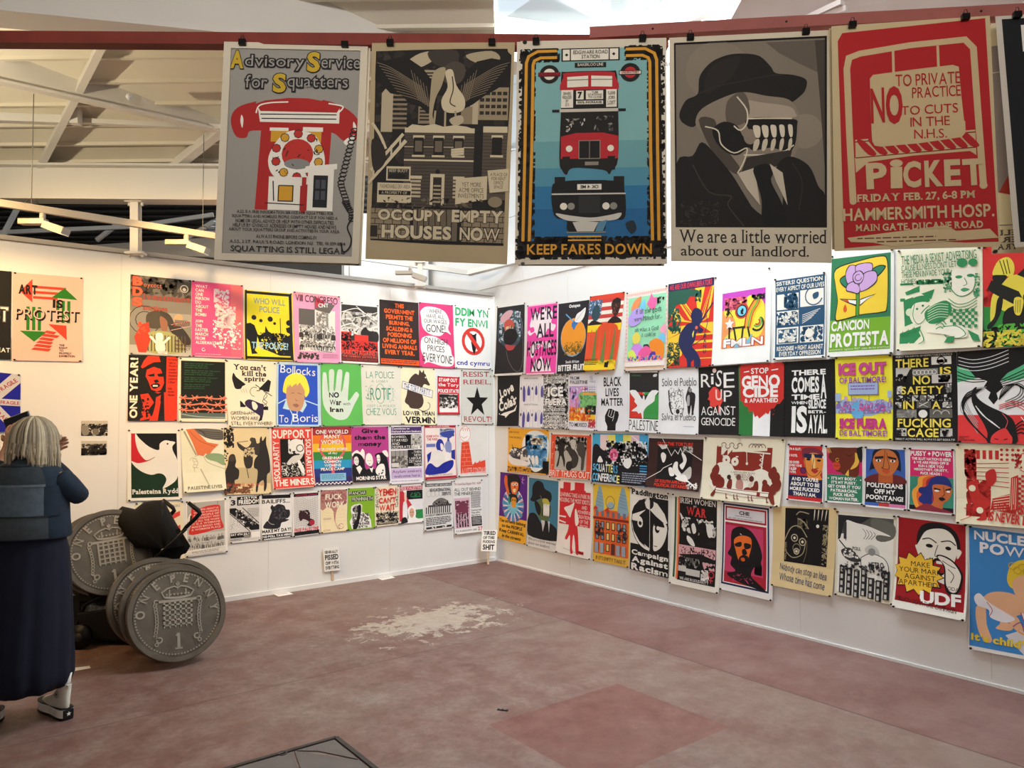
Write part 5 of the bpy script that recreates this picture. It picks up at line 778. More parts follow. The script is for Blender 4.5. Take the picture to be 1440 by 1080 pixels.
P('R', 'red and yellow sunburst poster of a dark blue fighter holding a rifle', (940.6,400,1005,389.7,1002,515,939,517.4), lambda: (
  R('d8342a',0,0,100,100), [G('f3c83c',68,50,68+200*math.cos(a),50+100*math.sin(a),68+200*math.cos(a+.13),50+100*math.sin(a+.13)) for a in (-.9,-1.25,-1.62,-2.0,-2.35,-2.65,-2.95,-3.3,-.55,.0)], R('f3c83c',60,62,100,64), R('f3c83c',58,70,100,73), R('f3c83c',50,80,100,82), R('f3c83c',44,90,100,91), G('f3c83c',0,66,40,58,34,86,0,100), GS('2a5a4a',0,10,30,8,66,12,70,20,50,18,40,26,20,26,10,36,0,34), N('2a5a4a',0,30,30,60,34,12,3,.5), N('2a4a3a',0,70,30,98,60,12,4,.3), N('2a5a4a',60,12,74,26,10,10,5,.4), R('2a2c58',0,0,100,9),
  GS('252a54',52,40,58,33,68,33,76,38,76,46,70,50,72,54,80,58,74,62,66,60,62,70,56,76,66,82,76,92,76,100,64,100,62,92,56,94,56,100,48,100,46,92,34,82,26,72,28,62,34,56,44,50,54,48), L('252a54',3,62,58,100,28), L('252a54',1.2,56,76,80,68,88,52,86,42), GS('e8d84a',56,62,60,58,58,66), E('d86a4a',65,55,3), T('d8404a','WE ARE OUR OWN LIBERATORS',3,1.5,96,8,'b'), T('252a54','Z',81,63,87,67,'b'), T('252a54','A',81,69,87,73,'b'), T('252a54','N',81,75,87,79,'b'), T('252a54','U',81,81,87,85,'b')), 'c23a2c', lift=4)
P('R', 'white sheet with a bright orange and magenta rocking toy print lettered FMLN', (1005,390.5,1085,376,1084,508.4,1002,514.4), lambda: (
  R('f09a5c',16,20,91,82), G('c84ac0',16,20,91,20,91,38,70,28,40,32,16,40), GS('f3e04a',20,44,26,28,50,30,70,26,88,36,89,60,80,72,60,74,30,78,22,70,40,60,36,48), N('f06a8a',20,26,60,40,20,10,3,2), E('c8443a',51,42,12), E('2a2a2a',51,42,9.5), E('7ad0ee',51,42,7.5), N('2a2a2a',49,39,54,46,4,4,5), [SP(c,2.6,56+i*3,62,60+i*3.4,46,70+i*3,34+i,76+i*2,30) for i, c in enumerate(('c8443a','f0a02c','6ab04a','e8602c','f3d02c'))], A('2a2a2a',3,78,58,10,-60,140), A('6ab04a',2.4,78,56,7,-60,140), A('c8443a',2.4,78,56,4,-60,140), L('2a2a2a',3,30,60,30,74), L('2a2a2a',3,38,60,42,74), L('2a2a2a',3,54,60,52,74), L('2a2a2a',3,62,60,66,72), R('2a2a2a',28,59,58,61), GS('7ab8d0',24,70,40,76,60,75,70,68,66,78,44,82,28,77), G('f6e8e4', *sum([[30+math.sin(i*math.pi/5)*(9 if i%2==0 else 4), 55-math.cos(i*math.pi/5)*(7 if i%2==0 else 3)] for i in range(10)], [])), L('2a2a2a',1,24,48,30,42,36,48), N('2a2a2a',24,32,36,46,8,4,7), N('1a1a1a',68,26,90,32,8,6,8,2), T('f6f0ec','FMLN',20,82-10,88,81,'x',o='c8443a')), 'f1f0ee', lift=3, pins=4)
P('R', 'blue and white comic panel poster telling sisters to question everyday lives', (1089,393,1162,382.5,1161.7,502.6,1089,506.4), lambda: (
  R('f1f0ec',0,0,100,100), R('2a5272',3,2,98,97), [R('eeeae0',a,b,c,d) for a, b, c, d in ((6,20,49,39),(52,18,96,38),(6,41,49,58),(6,61,49,81),(52,61,96,81))], G('2a5272',52,44,90,40,96,46,96,56,60,60,52,52), [L('eeeae0',1,56,48+i*2.4,90-i*4,42+i*2.4) for i in range(5)], A('2a5272',2,78,26,16,20,300), GS('2a5272',76,24,86,22,86,28,78,30), N('2a5272',20,20,48,39,26,11,3), N('2a5272',6,42,48,58,34,9,4), N('eeeae0',8,43,46,57,20,6,5), R('2a5272',9,63,46,80), N('eeeae0',10,64,45,79,26,8,6), N('2a5272',53,62,95,80,36,8,7), E('eeeae0',70,70,8), L('2a5272',1.6,24,34,36,24,40,32), T('eeeae0','SISTERS! QUESTION',5,4,94,10,'b'), T('eeeae0','EVERY ASPECT OF OUR LIVES',5,11,97,16.5,'b'), T('eeeae0','RECOGNISE + FIGHT AGAINST',7,84,96,89.5,'b'), T('eeeae0','EVERYDAY OPPRESSION',12,90.5,92,96,'b')), 'f1f0ec', lift=4)
P('R', 'green and yellow protest song poster with a mauve rose and bleeding thorn', (1168.7,360.4,1258,350,1258,497.5,1164.7,502.6), lambda: (
  R('7ab02c',2,63,95,95), R('2f7a52',2,3,95,64), GS('232420',9,13,50,7,80,5,90,9,92,30,90,56,84,60,50,61,20,65,10,63,13,45,9,30), GS('f3cf3c',10,14,50,8,80,6,89,10,90.5,30,89,55,82,59,50,60,20,63.5,11.5,62,14,45,10,30), GS('232420',16,24,26,20,42,20,40,30,30,34,20,30), GS('2f8060',17,24.5,27,21,40,21,38,29,29,32.5,21,29), GS('232420',66,18,78,14,88,16,78,24,66,28), GS('2f8060',67,18.5,78,15,86,16.5,77,23,67,26), R('232420',42.5,38,48.5,61), R('4f9a3c',43.5,38,47.5,61), G('232420',16,43,44,45,44,52,30,48), G('f1efec',20,43.8,43,46,43,50,30,47), G('e0502c',20,43.8,30,44.7,33,48,26,45.6), G('232420',49,45,74,41,60,46,49,52), G('f1efec',49.5,46,70,42.3,59,46,49.5,50.5), GS('e0602c',26,49,29,54,26,57,23,54),
  [(GS('232420',*[v+(-1 if j%2==0 and v<mx else 1 if j%2==0 else -.7 if v<my else .7) for j,v in enumerate(s_)]), GS('d0a8dc',*s_)) for s_,mx,my in (((26,20,32,12,42,13,46,20,40,29,30,29),36,21),((42,13,52,11,66,12,66,19,54,22,44,20),54,16),((58,20,72,20,74,28,64,34,54,37,48,36,50,26),62,28),((30,30,40,28,48,34,46,39,36,37,28,35),38,34),((40,20,48,18,54,23,50,29,42,29,38,24),46,24))], A('232420',1,46,24,5,0,300), T('f3f1ea','CANCION',5,65,64,75,'x'), T('f3f1ea','PROTESTA',4,77,93,91,'x'), T('e8e6da','encuentro  agosto 1967  casa de las americas',4,92,94,94.5,'n')), 'f1f0ec', lift=5)
P('R', 'cream poster in green line on sexist advertising, two drawn figures', (1261.9,352.6,1381.9,347.4,1383.4,488.2,1262.6,494), lambda: (
  [R('2f8a52',a,b,c,d) for a, b, c, d in ((4,33,20,35),(4,48,10,51))], G('2f8a52',4,93,4,83,30,76,26,88,14,93), G('2f8a52',16,93,26,80,30,86,22,93), G('2f8a52',8,50,20,47,18,62,30,70,10,76), N('2f8a52',24,30,56,35,20,7,3), G('2f8a52',10,42,28,36,28,42,12,45), G('2f8a52',30,44,46,40,42,50,34,46), GS('2f8a52',14,56,20,48,36,46,40,52,26,54,16,60), GS('f1ebd4',18,58,24,53,38,53,40,62,34,72,22,74,16,66), E('dfe8c8',16,62,5), SP('2f8a52',.8,22,54,20,66,26,74,34,70,38,60), SP('2f8a52',1.2,30,64,34,60,40,56), E('2f8a52',25,59,1.5), E('2f8a52',32,56,1.5), GS('2f8a52',34,64,44,56,60,52,66,62,56,72,40,74), [SP('dfe8c8',.7,38,60+i*2.4,50,55+i*2.6,62,56+i*2.6) for i in range(6)],
  GS('f3eedc',64,26,72,18,88,18,94,26,92,38,86,46,76,48,66,40), SP('2f8a52',1,66,22,62,34,70,46,80,48,90,42,93,28), E('2f8a52',74,29,4,1.6), E('2f8a52',87,28,4,1.6), SP('2f8a52',.9,80,30,83,36,79,38), GS('4fa070',76,42,80,40,86,42,80,44), N('4fa070',56,24,66,44,30,4,5), N('4fa070',90,26,97,50,20,4,6), [SP('2f8a52',.9,62,50+i*3.4,72,56+i*3,84,55+i*3,94,50+i*3) for i in range(4)], [R('2f8a52',64+c*3.4,61+r_*3.2,67.4+c*3.4,64.2+r_*3.2) for c in range(9) for r_ in range(6) if (c+r_) % 2], [SP('2f8a52',1.1,48,72+i*4,54,70+i*4,60,76+i*4) for i in range(4)], GS('f3eedc',36,82,56,80,60,78,78,78,84,88,72,90,60,86), SP('2f8a52',1,28,78,34,90,28,94), SP('2f8a52',1,56,78,72,78,82,86,74,90,60,88), G('2f8a52',84,82,96,88,98,94,90,93), G('2f8a52',58,94,62,88,70,88,68,94), E('2f8a52',78,15,6), E('2f8a52',90,15,5), [G('2f8a52', *sum([[8+j*7+math.sin(i*math.pi/5)*(3 if i%2==0 else 1.3), 83-j*2-math.cos(i*math.pi/5)*(2.6 if i%2==0 else 1)] for i in range(10)], [])) for j in range(3)],
  T('2a7a48','THE MEDIA & SEXIST ADVERTISING',6,4,94,13,'n',rot=-3), T('2a7a48','CAUSE ILLNESS DONT LET',6,14,72,20,'n',rot=-3), T('2a7a48','THESE MEN INVADE YOUR',6,21,64,27,'n',rot=-2), T('2a7a48','HOMES',6,29,24,34,'n')), 'f1ecd2', lift=6, curl=.02)
P('R', 'red and green poster of a yellow figure with a slung rifle', (1382.2,347.4,1486,330,1488,484,1384,489.7), lambda: (
  R('d8302c',0,0,100,55), G('2f8a3c',0,46,20,40,30,60,60,70,100,60,100,100,0,100), N('d8302c',0,36,16,60,10,14,3), GS('e8d44a',14,26,22,16,36,14,44,22,42,32,30,32,16,30), [L('1a1812',1.2,24+i*5,16,30+i*4,30) for i in range(3)], GS('1a1812',14,30,24,30,34,32,26,40,16,37), GS('e8d44a',26,40,40,32,60,34,70,44,56,58,34,66,22,60,20,50), GS('e8d44a',12,52,20,44,26,50,20,66,14,76,10,72), GS('1a1812',20,54,28,50,26,64,18,76,8,82,6,78,16,70), G('1a1812',6,42,12,34,50,48,60,62,48,62,12,46), G('1a1812',48,32,66,22,96,40,90,48), GS('1a1812',30,66,56,62,60,84,48,92,30,90), GS('1a1812',56,52,66,50,64,70,56,80,50,76,56,66), GS('e8d44a',44,54,56,56,52,70,44,68), [L('1a1812',.7,46+i*3,56,45+i*3,68) for i in range(3)], N('1a1812',0,80,100,100,50,16,4,.5), N('5ab83c',20,78,100,96,44,16,5,.4), N('e8d44a',0,84,80,100,44,14,6,.4)), 'd8302c', lift=4)
# ---- right wall, upper middle
P('R', 'black love colas script poster with white looping lettering', (700,528.6,731.3,528,730,599,700,599), lambda: (
  T('f3f1ec','Love',10,20,74,40,'x',rot=-20,jit=.3), T('f3f1ec','&',60,40,76,46,'x'), T('f3f1ec','Colas',6,46,84,66,'x',rot=-16,jit=.3), G('f3f1ec',14,78,30,74,76,68,90,58,84,70,56,76,40,84,36,80), E('f3f1ec',16,48,6), E('f3f1ec',84,45,3), E('f3f1ec',10,76,2)), '1c1b1e', lift=2)
P('R', 'white poster of blue spear shapes in two repeated rows', (731.3,527.4,764.6,526.8,764.4,601.8,731.3,600.6), lambda: [(
  [GS('5a52a0',x-w,y+12,x-w*.8,y+4,x,y-2,x+w*.8,y+4,x+w,y+12,x+w*.7,y+12+h,x-w*.7,y+12+h) for x, w, h in ((18,6,16),(38,6,5),(70,5,4),(94,5,8))], [L('9a98a8',.8,x,y-6,x,y+28) for x in (8,30,46,58,80,88)], E('3a3668',54,y+4,3,3), E('3a3668',6,y+4,3,3), T('8a8894','seed of bones',18,y-18,78,y-14,'n')) for y in (22,72)], 'ecebf0', lift=1)
P('R', 'black and white speckled ice fuera poster in heavy white capitals', (764.6,527.4,799.2,525,799.8,604,764.6,603), lambda: (
  R('8e8c8c',0,0,100,100), N(['1a181a','f1efec'],0,0,100,100,420,6,3), N('1a181a',4,16,96,80,30,16,5), T('f3f1ee','NOSOTROS NOS|PROTEGEMOS',10,4,92,17,'b',o='1a181a'), T('f3f1ee','ICE',18,23,80,41,'x',o='1a181a'), T('f3f1ee','FUERA',7,44,94,57,'x',o='1a181a'), T('f3f1ee','DE NUESTROS|HOSPITALES,|ESCUELAS,|CIUDADES,|COMUNIDADES',10,62,90,95,'b',o='1a181a')), 'f1efec', lift=2)
P('R', 'watercolour poster from Palestine to Mexico with pink sky and yellow flowers', (800.4,525.6,839.7,525,839.3,605.9,800.4,604), lambda: (
  R('b8a0d8',2,22,70,60), R('d88ab0',2,40,40,82), N(['e89ac0','c8a8e8'],2,22,70,60,40,18,3), GS('8ab86a',40,34,98,34,98,60,60,62,40,48), R('f0a84a',50,34,98,38), N(['3a9a7a','6ab06a','8ac87a'],42,38,98,60,40,16,4), R('f3c22c',2,70,96,84), N(['f0842c','e8602c','f3d84a'],2,60,80,84,60,12,5), N(['3a4a2a','2a2a2a'],60,56,98,72,20,12,6), L('5a3a2a',1.2,26,46,30,70), N('f1efec',24,24,66,32,8,5,8), N('c83a4a',72,80,98,96,24,7,7), A('c83a4a',1.4,84,88,10,0,360), [L('7a7aa0',.8,72,24+i*4,98,24+i*4) for i in range(3)], [L('7a7aa0',.8,76+i*8,20,76+i*8,36) for i in range(3)], T('2a282c','FROM|PALESTINE',4,5,68,18,'s','l'), T('8a88a0','ALL|THE|WALLS',76,4,96,16,'n','l'), T('2a282c','TO MEXICO',3,87,68,94,'s')), 'e6e2ea', lift=3)
P('R', 'white black lives matter poster with a raised fist', (840.5,524.4,882.5,522.6,883.9,606.6,840,606), lambda: (
  G('161416',36,92,28,83,27,74,32,68,38,62,48,62,58,65,70,67,72,73,68,82,63,88,63,99,36,99), [L('e9e8ec',1.4,42+i*9,64,37+i*9,74) for i in range(3)], SP('e9e8ec',1.2,38,74,50,77,56,74,52,83), T('161416','BLACK',22,8,80,24,'b'), T('161416','LIVES',28,27,72,41,'b'), T('161416','MATTER',14,44,86,57,'b')), 'e9e8ec', lift=3)
P('R', 'Palestine poster with a white dove dividing black, red and green', (883.9,522.6,927.9,522,927.9,609.3,883.9,606.6), lambda: (
  R('2a2a2a',4,2,97,78), R('d8382c',4,34,50,77), R('3f9a4a',50,34,97,77), G('2a2a2a',4,32,50,40,97,32,97,36,62,50,50,44,38,50,4,36), G('f1f0f0',*smooth((4,32,24,31,38,40,46,46,48,40,53,41,54,48,62,40,76,31,97,32,86,40,84,48,70,54,60,58,50,66,50,77,46,77,42,68,34,70,28,66,10,66,24,60,30,56,20,50,22,46,12,40),2,True)), A('f1f0f0',.8,50,37,3,180,360), R('3a5a3a',12,5,40,8), N('f1f0f0',80,4,92,9,5,6,3), T('2a2a2a','PALESTINE',4,80,97,97,'l')), 'f1f0f0', lift=2)
P('R', 'white poster in Spanish hand lettering around a drawn family group', (928.3,517.9,982,516.5,983.4,611.3,928.3,609.3), lambda: (
  GS('2a282a',24,54,32,52,36,70,30,68), GS('f1f0f0',30,52,36,40,48,36,60,40,64,60,50,72,34,68), SP('4a484a',.8,26,32,26,50,36,70,60,70,62,40,48,34,36,40), N('4a484a',24,30,64,68,60,5,3,.4), E('4a484a',36,40,5), E('f1f0f0',36,40,3.6), E('4a484a',52,38,4.5), E('f1f0f0',52,38,3.2), GS('2a282a',72,36,78,28,84,36,92,40,92,50,88,66,88,70,84,70,82,56,78,70,74,68,72,56,68,46), E('8e8c8c',80,34,4.5), GS('b0aeae',72,44,78,42,78,56,72,56), E('2a282a',48,66,5), L('2a282a',3,24,34,26,50), T('4a484a','Solo el Pueblo',6,15,96,28,'n',jit=.25), T('4a484a','Salva el Pueblo',6,68,94,80,'n',jit=.25), K('9a9898',64,88,92,89.5,1)), 'efeef0', lift=4)
P('R', 'black rise up against genocide poster with a red head in profile', (982.4,517,1040.3,513,1041,612,984,610.6), lambda: (
  G('e8443c',30,34,36,30,42,30,50,34,56,42,60,50,54,58,52,70,48,66,48,56,40,60,28,58,28,50,22,48,26,44,25,38), T('f0ece8','R',6,10,30,30,'n'), T('f0ece8','i',31,10,38,26,'n'), T('f0ece8','S',44,6,58,30,'n',rot=8), T('f0ece8','E',62,10,88,32,'n'), T('f4cfc8','U',42,34,58,50,'b'), T('f0ece8','P',62,36,82,52,'n'), T('f0ece8','AGAINST',6,58,90,72,'n',jit=.25), T('f0ece8','GENOCIDE',6,75,90,87,'n',jit=.2), E('f0d0cc',40,6,5,n=7)), '1d1b1c', lift=2)
P('R', 'stop genocide and apartheid poster, red drips over green, white and black', (1038.8,513,1104.3,509,1103.5,614,1040.4,612.4), lambda: (
  R('2f7a3c',0,0,36,100), R('f1f0f2',32,0,70,100), R('171517',70,0,100,100), R('d0302a',3,0,98,50), G('d0302a',0,50,99,48,90,56,84,56,78,62,72,62,66,70,60,68,54,72,46,76,42,72,36,74,32,66,24,66,20,60,12,58,8,52), N('d0302a',20,58,80,72,30,5,3,.2), L('f1efec',2,12,11,24,10), L('f1efec',2,72,10,86,9), T('f1efec','STOP',28,6,66,14,'b'), T('f1efec','GENO',7,16,90,34,'x'), T('f1efec','CIDE',9,31,86,47,'x'), T('f1efec','& APARTHEID',13,48,86,54,'b')), '171517', lift=3)
P('R', 'black there comes a time poster in blocky white type', (1104.3,509,1174.5,504.6,1176,615.6,1103.5,614), lambda: [T('f3f2f0',t,a,b,c,d,'x') for t, a, b, c, d in (('THERE',14,12,82,19),('COMES',14,21,69,42),('A',72,19,83,50),('TIME',14,44,70,51),('WHEN',14,53,46,57),('SILENCE',48,51,82,63),('IS',15,59,46,95),('BETR-',48,65,82,69),('AYAL.',49,71,85,95))], '131214', lift=2)
P('R', 'bright yellow ice out of Baltimore poster with magenta lettering and a blue crowd', (1174.5,503,1254.9,499,1256.5,618.8,1176.6,617.2), lambda: (
  GS('a8bce0',0,60,12,52,30,54,44,50,62,54,80,52,98,58,99,64,80,68,60,72,34,70,14,68,0,68), CR('8a78c0','c8a8d8',2,52,98,68,10,2,6), GS('6ab0e0',30,70,30,58,38,54,48,60,50,72,40,76), E('c0a8c8',35,52,4), R('a8bce0',24,32,76,46), L('6a68b0',1,24,32,76,32,76,46,24,46,24,32), K('8a68b8',28,35,72,42,2), R('a8bce0',0,44,10,54), R('c8a8d8',16,48,22,54), R('a8bce0',92,42,99,50), L('8a78c0',1,60,46,60,56), L('8a78c0',1,30,46,30,56), N('e05a9a',10,56,90,66,20,5,3), T('c8509a','ICE OUT',7,8,90,22,'x',o='d83a6a'), T('9a4aa8','OF BALTIMORE!',8,25,90,32,'b'), T('c03a8a','!ICE FUERA',8,75,90,87,'x',o='d83a6a'), T('9a4aa8','DE BALTIMORE!',8,89,92,96,'b')), 'f5ec3c', lift=3)
P('R', 'black there is no safety in a cage poster with yellow words between small photographs', (1255.4,500,1345.3,495,1348.5,621.8,1257.2,620), lambda: (
  [R(a,b,c,d,e) for a, b, c, d, e in (('efece6',62,4,92,13),('c9c6c0',5,15,30,30),('8e8c88',32,17,72,25),('d8d4ce',62,24,92,34),('6a6862',38,54,60,62),('5a5852',6,63,38,73),('6a6862',58,63,92,73),('c9c6c0',6,85,22,94),('c9c6c0',74,85,92,94))], A('1a181a',1.4,77,8.5,6,0,360), N('1a181a',70,7,86,11,8,5,3), G('1a181a',14,34,20,28,28,17,32,17,32,34), N('1a181a',5,22,28,34,14,10,4), N(['efece6','8e8c88'],6,36,16,46,16,6,5), [A('efece6',1,36+i*6,21,3.4,0,360) for i in range(6)], N('1a181a',72,25,90,33,14,9,6), [N(['efece6','8e8c88','1a181a'],6+i*12.4,47,16+i*12.4,54,22,6,7+i) for i in range(7)], N(['efece6','8e8c88'],82,35,92,46,16,6,15), N(['efece6','8e8c88'],4,55,14,62,10,7,16), N(['efece6','8e8c88'],78,55,92,62,14,7,17), L('efece6',1.2,42,60,56,55), L('c9c6c0',1,42,56,56,61), E('efece6',48,68.5,7,4.6), A('c9c6c0',1.4,70,69,6,180,360), A('c9c6c0',1.4,82,69,6,180,360), N('a8a6a0',6,64,38,73,30,8,8), N('1a181a',6,86,22,94,12,5,9), N('1a181a',74,86,92,94,12,5,10),
  T('c9c6c0','REJECT THE INERTIA OF RESPECTABLE POLITICS!',6,1,94,3.6,'b'), [T('f3dc5a',t,a,b,c,d,'b') for t, a, b, c, d in (('THERE',5,5,58,15),('IS',75,16,92,24),('NO',33,25,60,35),('SAFETY',14,37,80,46),('IN',17,54,34,63),('A',62,54,75,63),('FUCKING',8,74,90,84),('CAGE',24,85,72,95))], T('c9c6c0','DIRECT ACTION WILL ALWAYS GET RESULTS!',5,96.4,96,98.6,'b')), '161416', lift=2)
P('R', 'green, white and red poster of black hair swirling into a tornado above a bowed face', (1346,494.7,1452,487,1456,625,1348.5,621.8), lambda: (
  R('5ac08a',0,0,100,36), R('f1f0f0',0,34,100,72), R('e23a3a',0,70,100,100), G('f1f0f0',0,34,30,30,60,40,90,32,100,28,100,40,0,44), G('161416',0,0,100,0,100,13,84,20,68,26,58,34,62,41,53,47,55,53,49,59,42,52,45,46,36,40,41,34,24,28,16,20,0,16),
  [SP('f1f0f0',1,2,6+i*4,22,10+i*4,46,8+i*4,70,2+i*4) for i in range(4)], [SP('161416',1.3,0,22+i*4,18,28+i*3,38,30+i*2) for i in range(3)], [SP('161416',1.2,58,34+i*2,76,28+i*3,99,20+i*4) for i in range(4)],
  [SP('161416',1.1,56,54,62+i*4,42-i,74+i*4,38+i,84+i*3,42+i*2,80+i*2,50+i*2,64,56+i*2) for i in range(5)], [SP('a8a6a6',.9,40-i*2,40+i,22-i*3,42+i*2,12-i*2,52+i*3,16,64+i*3,28,78+i*3) for i in range(5)], [SP('161416',1.8,34-i*2,42+i,14-i,46+i*3,6+i,60+i*3,18+i*2,78+i*2,40,96) for i in range(4)], [SP('d8404a',1.2,56,60+i*2,76,56+i*2,94,62+i*4,97,76+i*4) for i in range(3)],
  G('161416',*smooth((27,40,25,47,31,54,44,61,60,67,73,74,78,86,77,100,42,100,41,90,36,80,27,68,20,56,20,46,23,41),3,True)), [SP('f1f0f0',1.1,25+i*3,60+i*3,34+i*3,70+i*2,48+i*3,78+i*2) for i in range(4)], [SP('161416',1.8,76,82+i*3,88-i,76+i*4,96-i,88+i*2) for i in range(4)], [SP('f1f0f0',1,84+i*4,72,92+i*2,82,90+i*3,94) for i in range(2)],
  GS('e23a3a',47,101,46,93,54,87,64,84,70,90,73,94,70,101), L('161416',1.3,50,95,55,96), L('161416',1.3,62,96,67,95), SP('e8606a',.8,60,68,67,76,64,84), T('4a1a1a','SOLIDARITY|WITH|IRANIAN WOMEN',2,93,24,98,'b','l')), 'f1f0f0', lift=4)
# ---- right wall, lower middle
P('R', 'yellow poster of a tank crushing a blue and white globe', (715,601.7,772.2,605,772.8,667.8,715,662.8), lambda: (
  R('f0ae2c',0,0,100,100), R('3a2c1a',0,88,100,98), N('c88a2c',0,88,60,98,20,7,3), GS('e6ecee',36,40,40,22,54,6,76,3,94,14,100,30,98,60,90,82,70,96,54,84,40,60), N(['7ab0d8','a8cce4','4a90c8'],44,12,96,86,110,13,4), N('f3ead0',58,18,86,34,16,12,5), G('3a3a3e',4,56,12,50,10,44,24,44,40,48,44,56,52,64,48,74,34,82,16,84,2,70), GS('e6e4e0',2,60,14,68,40,72,56,78,46,84,14,84,2,74), N(['efece6','5a5a5e'],6,46,50,64,20,8,6), L('3a3a3e',2,18,54,48,38), R('dcd8d2',32,64,50,72), [GS('efece8',50+i*9,62,56+i*9,60,58+i*9,76,52+i*9,78) for i in range(3)], L('2a2624',2,54,66,64,86), L('2a2624',1,10,38,14,46), N('1a181a',86,70,100,98,26,10,7), T('6a4a1c','ONE TEACH',3,7,28,11,'n'), T('6a4a1c','THE PEOPLE',3,19,34,23,'n')), 'f0ae2c', lift=4)
P('R', 'orange bordered poster of a street beating photograph titled brit thugs out', (775,609.4,832.8,611.4,832.2,675,773.3,670.6), lambda: (
  R('e0502e',1,2,99,99), R('b8b2a8',12,6,88,82), N(['26221f','5a544e','8e8880','d8d2c8'],12,6,88,40,110,10,3), GS('26221f',18,26,28,20,36,26,34,44,38,62,36,76,32,60,26,50,22,72,17,74,22,48), GS('3a3430',40,30,54,30,66,44,70,56,64,74,46,78,42,66,54,58,46,44), E('26221f',48,72,8), GS('4a443e',66,22,80,20,86,36,84,56,82,78,76,78,76,54,68,44), GS('c9c3b8',50,14,62,14,60,34,52,30), [L('f0b8a0',.8,9,20+i*26,5,20+i*26,5,34+i*24) for i in range(3)], T('f1e9e0','BRIT THUGS OUT',2,83,97,97,'n')), 'efe4d8', lift=3)
P('R', 'multicoloured squatters conference poster with a black and white crowd and pink gum bubble', (833.5,609.4,912,610.6,912,684.8,833,677.3), lambda: (
  [R(c,1+i*14,2,15+i*14,50) for i, c in enumerate(('4ab0dc','f0d8d4','f0e46a','4ab0c8','f0e46a','e8c0d0','4aa8dc'))], GS('17151a',1,98,1,30,10,22,16,30,24,34,30,20,40,28,52,20,66,18,80,24,98,32,98,98), N(['f1efec','17151a'],26,14,98,62,190,7,3), GS('f1efec',10,58,14,46,18,50,20,58), E('e8709a',40,42,8), N(['c83a6a','f4b8d0'],34,36,46,50,16,5,5), GS('f1efec',60,50,70,48,72,58,66,68,58,62), L('f1efec',1.5,72,4,98,26), [R(c,86,60+i*5,98,62.5+i*5) for i, c in enumerate(('4aa8dc','3a78b0','4aa8dc','8aa0c0'))], K('9aa0b0',56,76,98,97,5,.5), 
  T('6ac0ec','SQ',2,62,14,78,'b'), T('f1efec','UAT',14,62,30,78,'b'), T('f0e88a','TE',30,62,39,78,'b'), T('4a9ac8','RS',39,63,48,79,'b'), T('6ac0ec','CO',2,81,13,97,'b'), T('f1efec','NFER',13,81,34,97,'b'), T('b8d8e8','ENC',34,82,46,97,'b'), T('f0e88a','E',47,83,52,98,'b')), '4aa8dc', lift=2)
P('R', 'dark maroon stop the torture poster with a white lightning crack and clutching hand', (913.2,616,990.6,618.3,986.4,691,911,683.8), lambda: (
  R('151214',18,18,82,82), GS('f1ece6',24,34,28,28,34,34,32,46,28,48), G('d8d4ce',18,12,36,12,34,20,26,22), N('c9c4bc',64,14,82,26,16,6,3), GS('efeae4',50,48,56,46,58,60,68,74,60,76,48,64), GS('efeae4',40,60,46,58,52,72,44,74), GS('efeae4',62,28,68,30,72,42,66,60,60,52,66,44), GS('c9c4bc',68,66,78,54,82,60,80,78,60,76), GS('efeae4',54,78,70,70,78,82,70,84), L('f1ece6',.9,26,0,40,26,44,34,50,22,56,30,60,18,64,28,68,20,98,40), L('f1ece6',.9,0,84,26,66,30,60,46,50), [L('f1ece6',1.6,72+i*3,78+i*2,88+i*3,90+i*2) for i in range(3)], N('f1ece6',76,84,96,97,14,6,5,.3), T('e0402e','STOP THE TORTURE',17,7,82,14,'b'), T('e0402e','OF SOUTH AFRICAN|POLITICAL DETAINEES',17,83,80,97,'b','l')), '3a211f', lift=5, curl=.03)
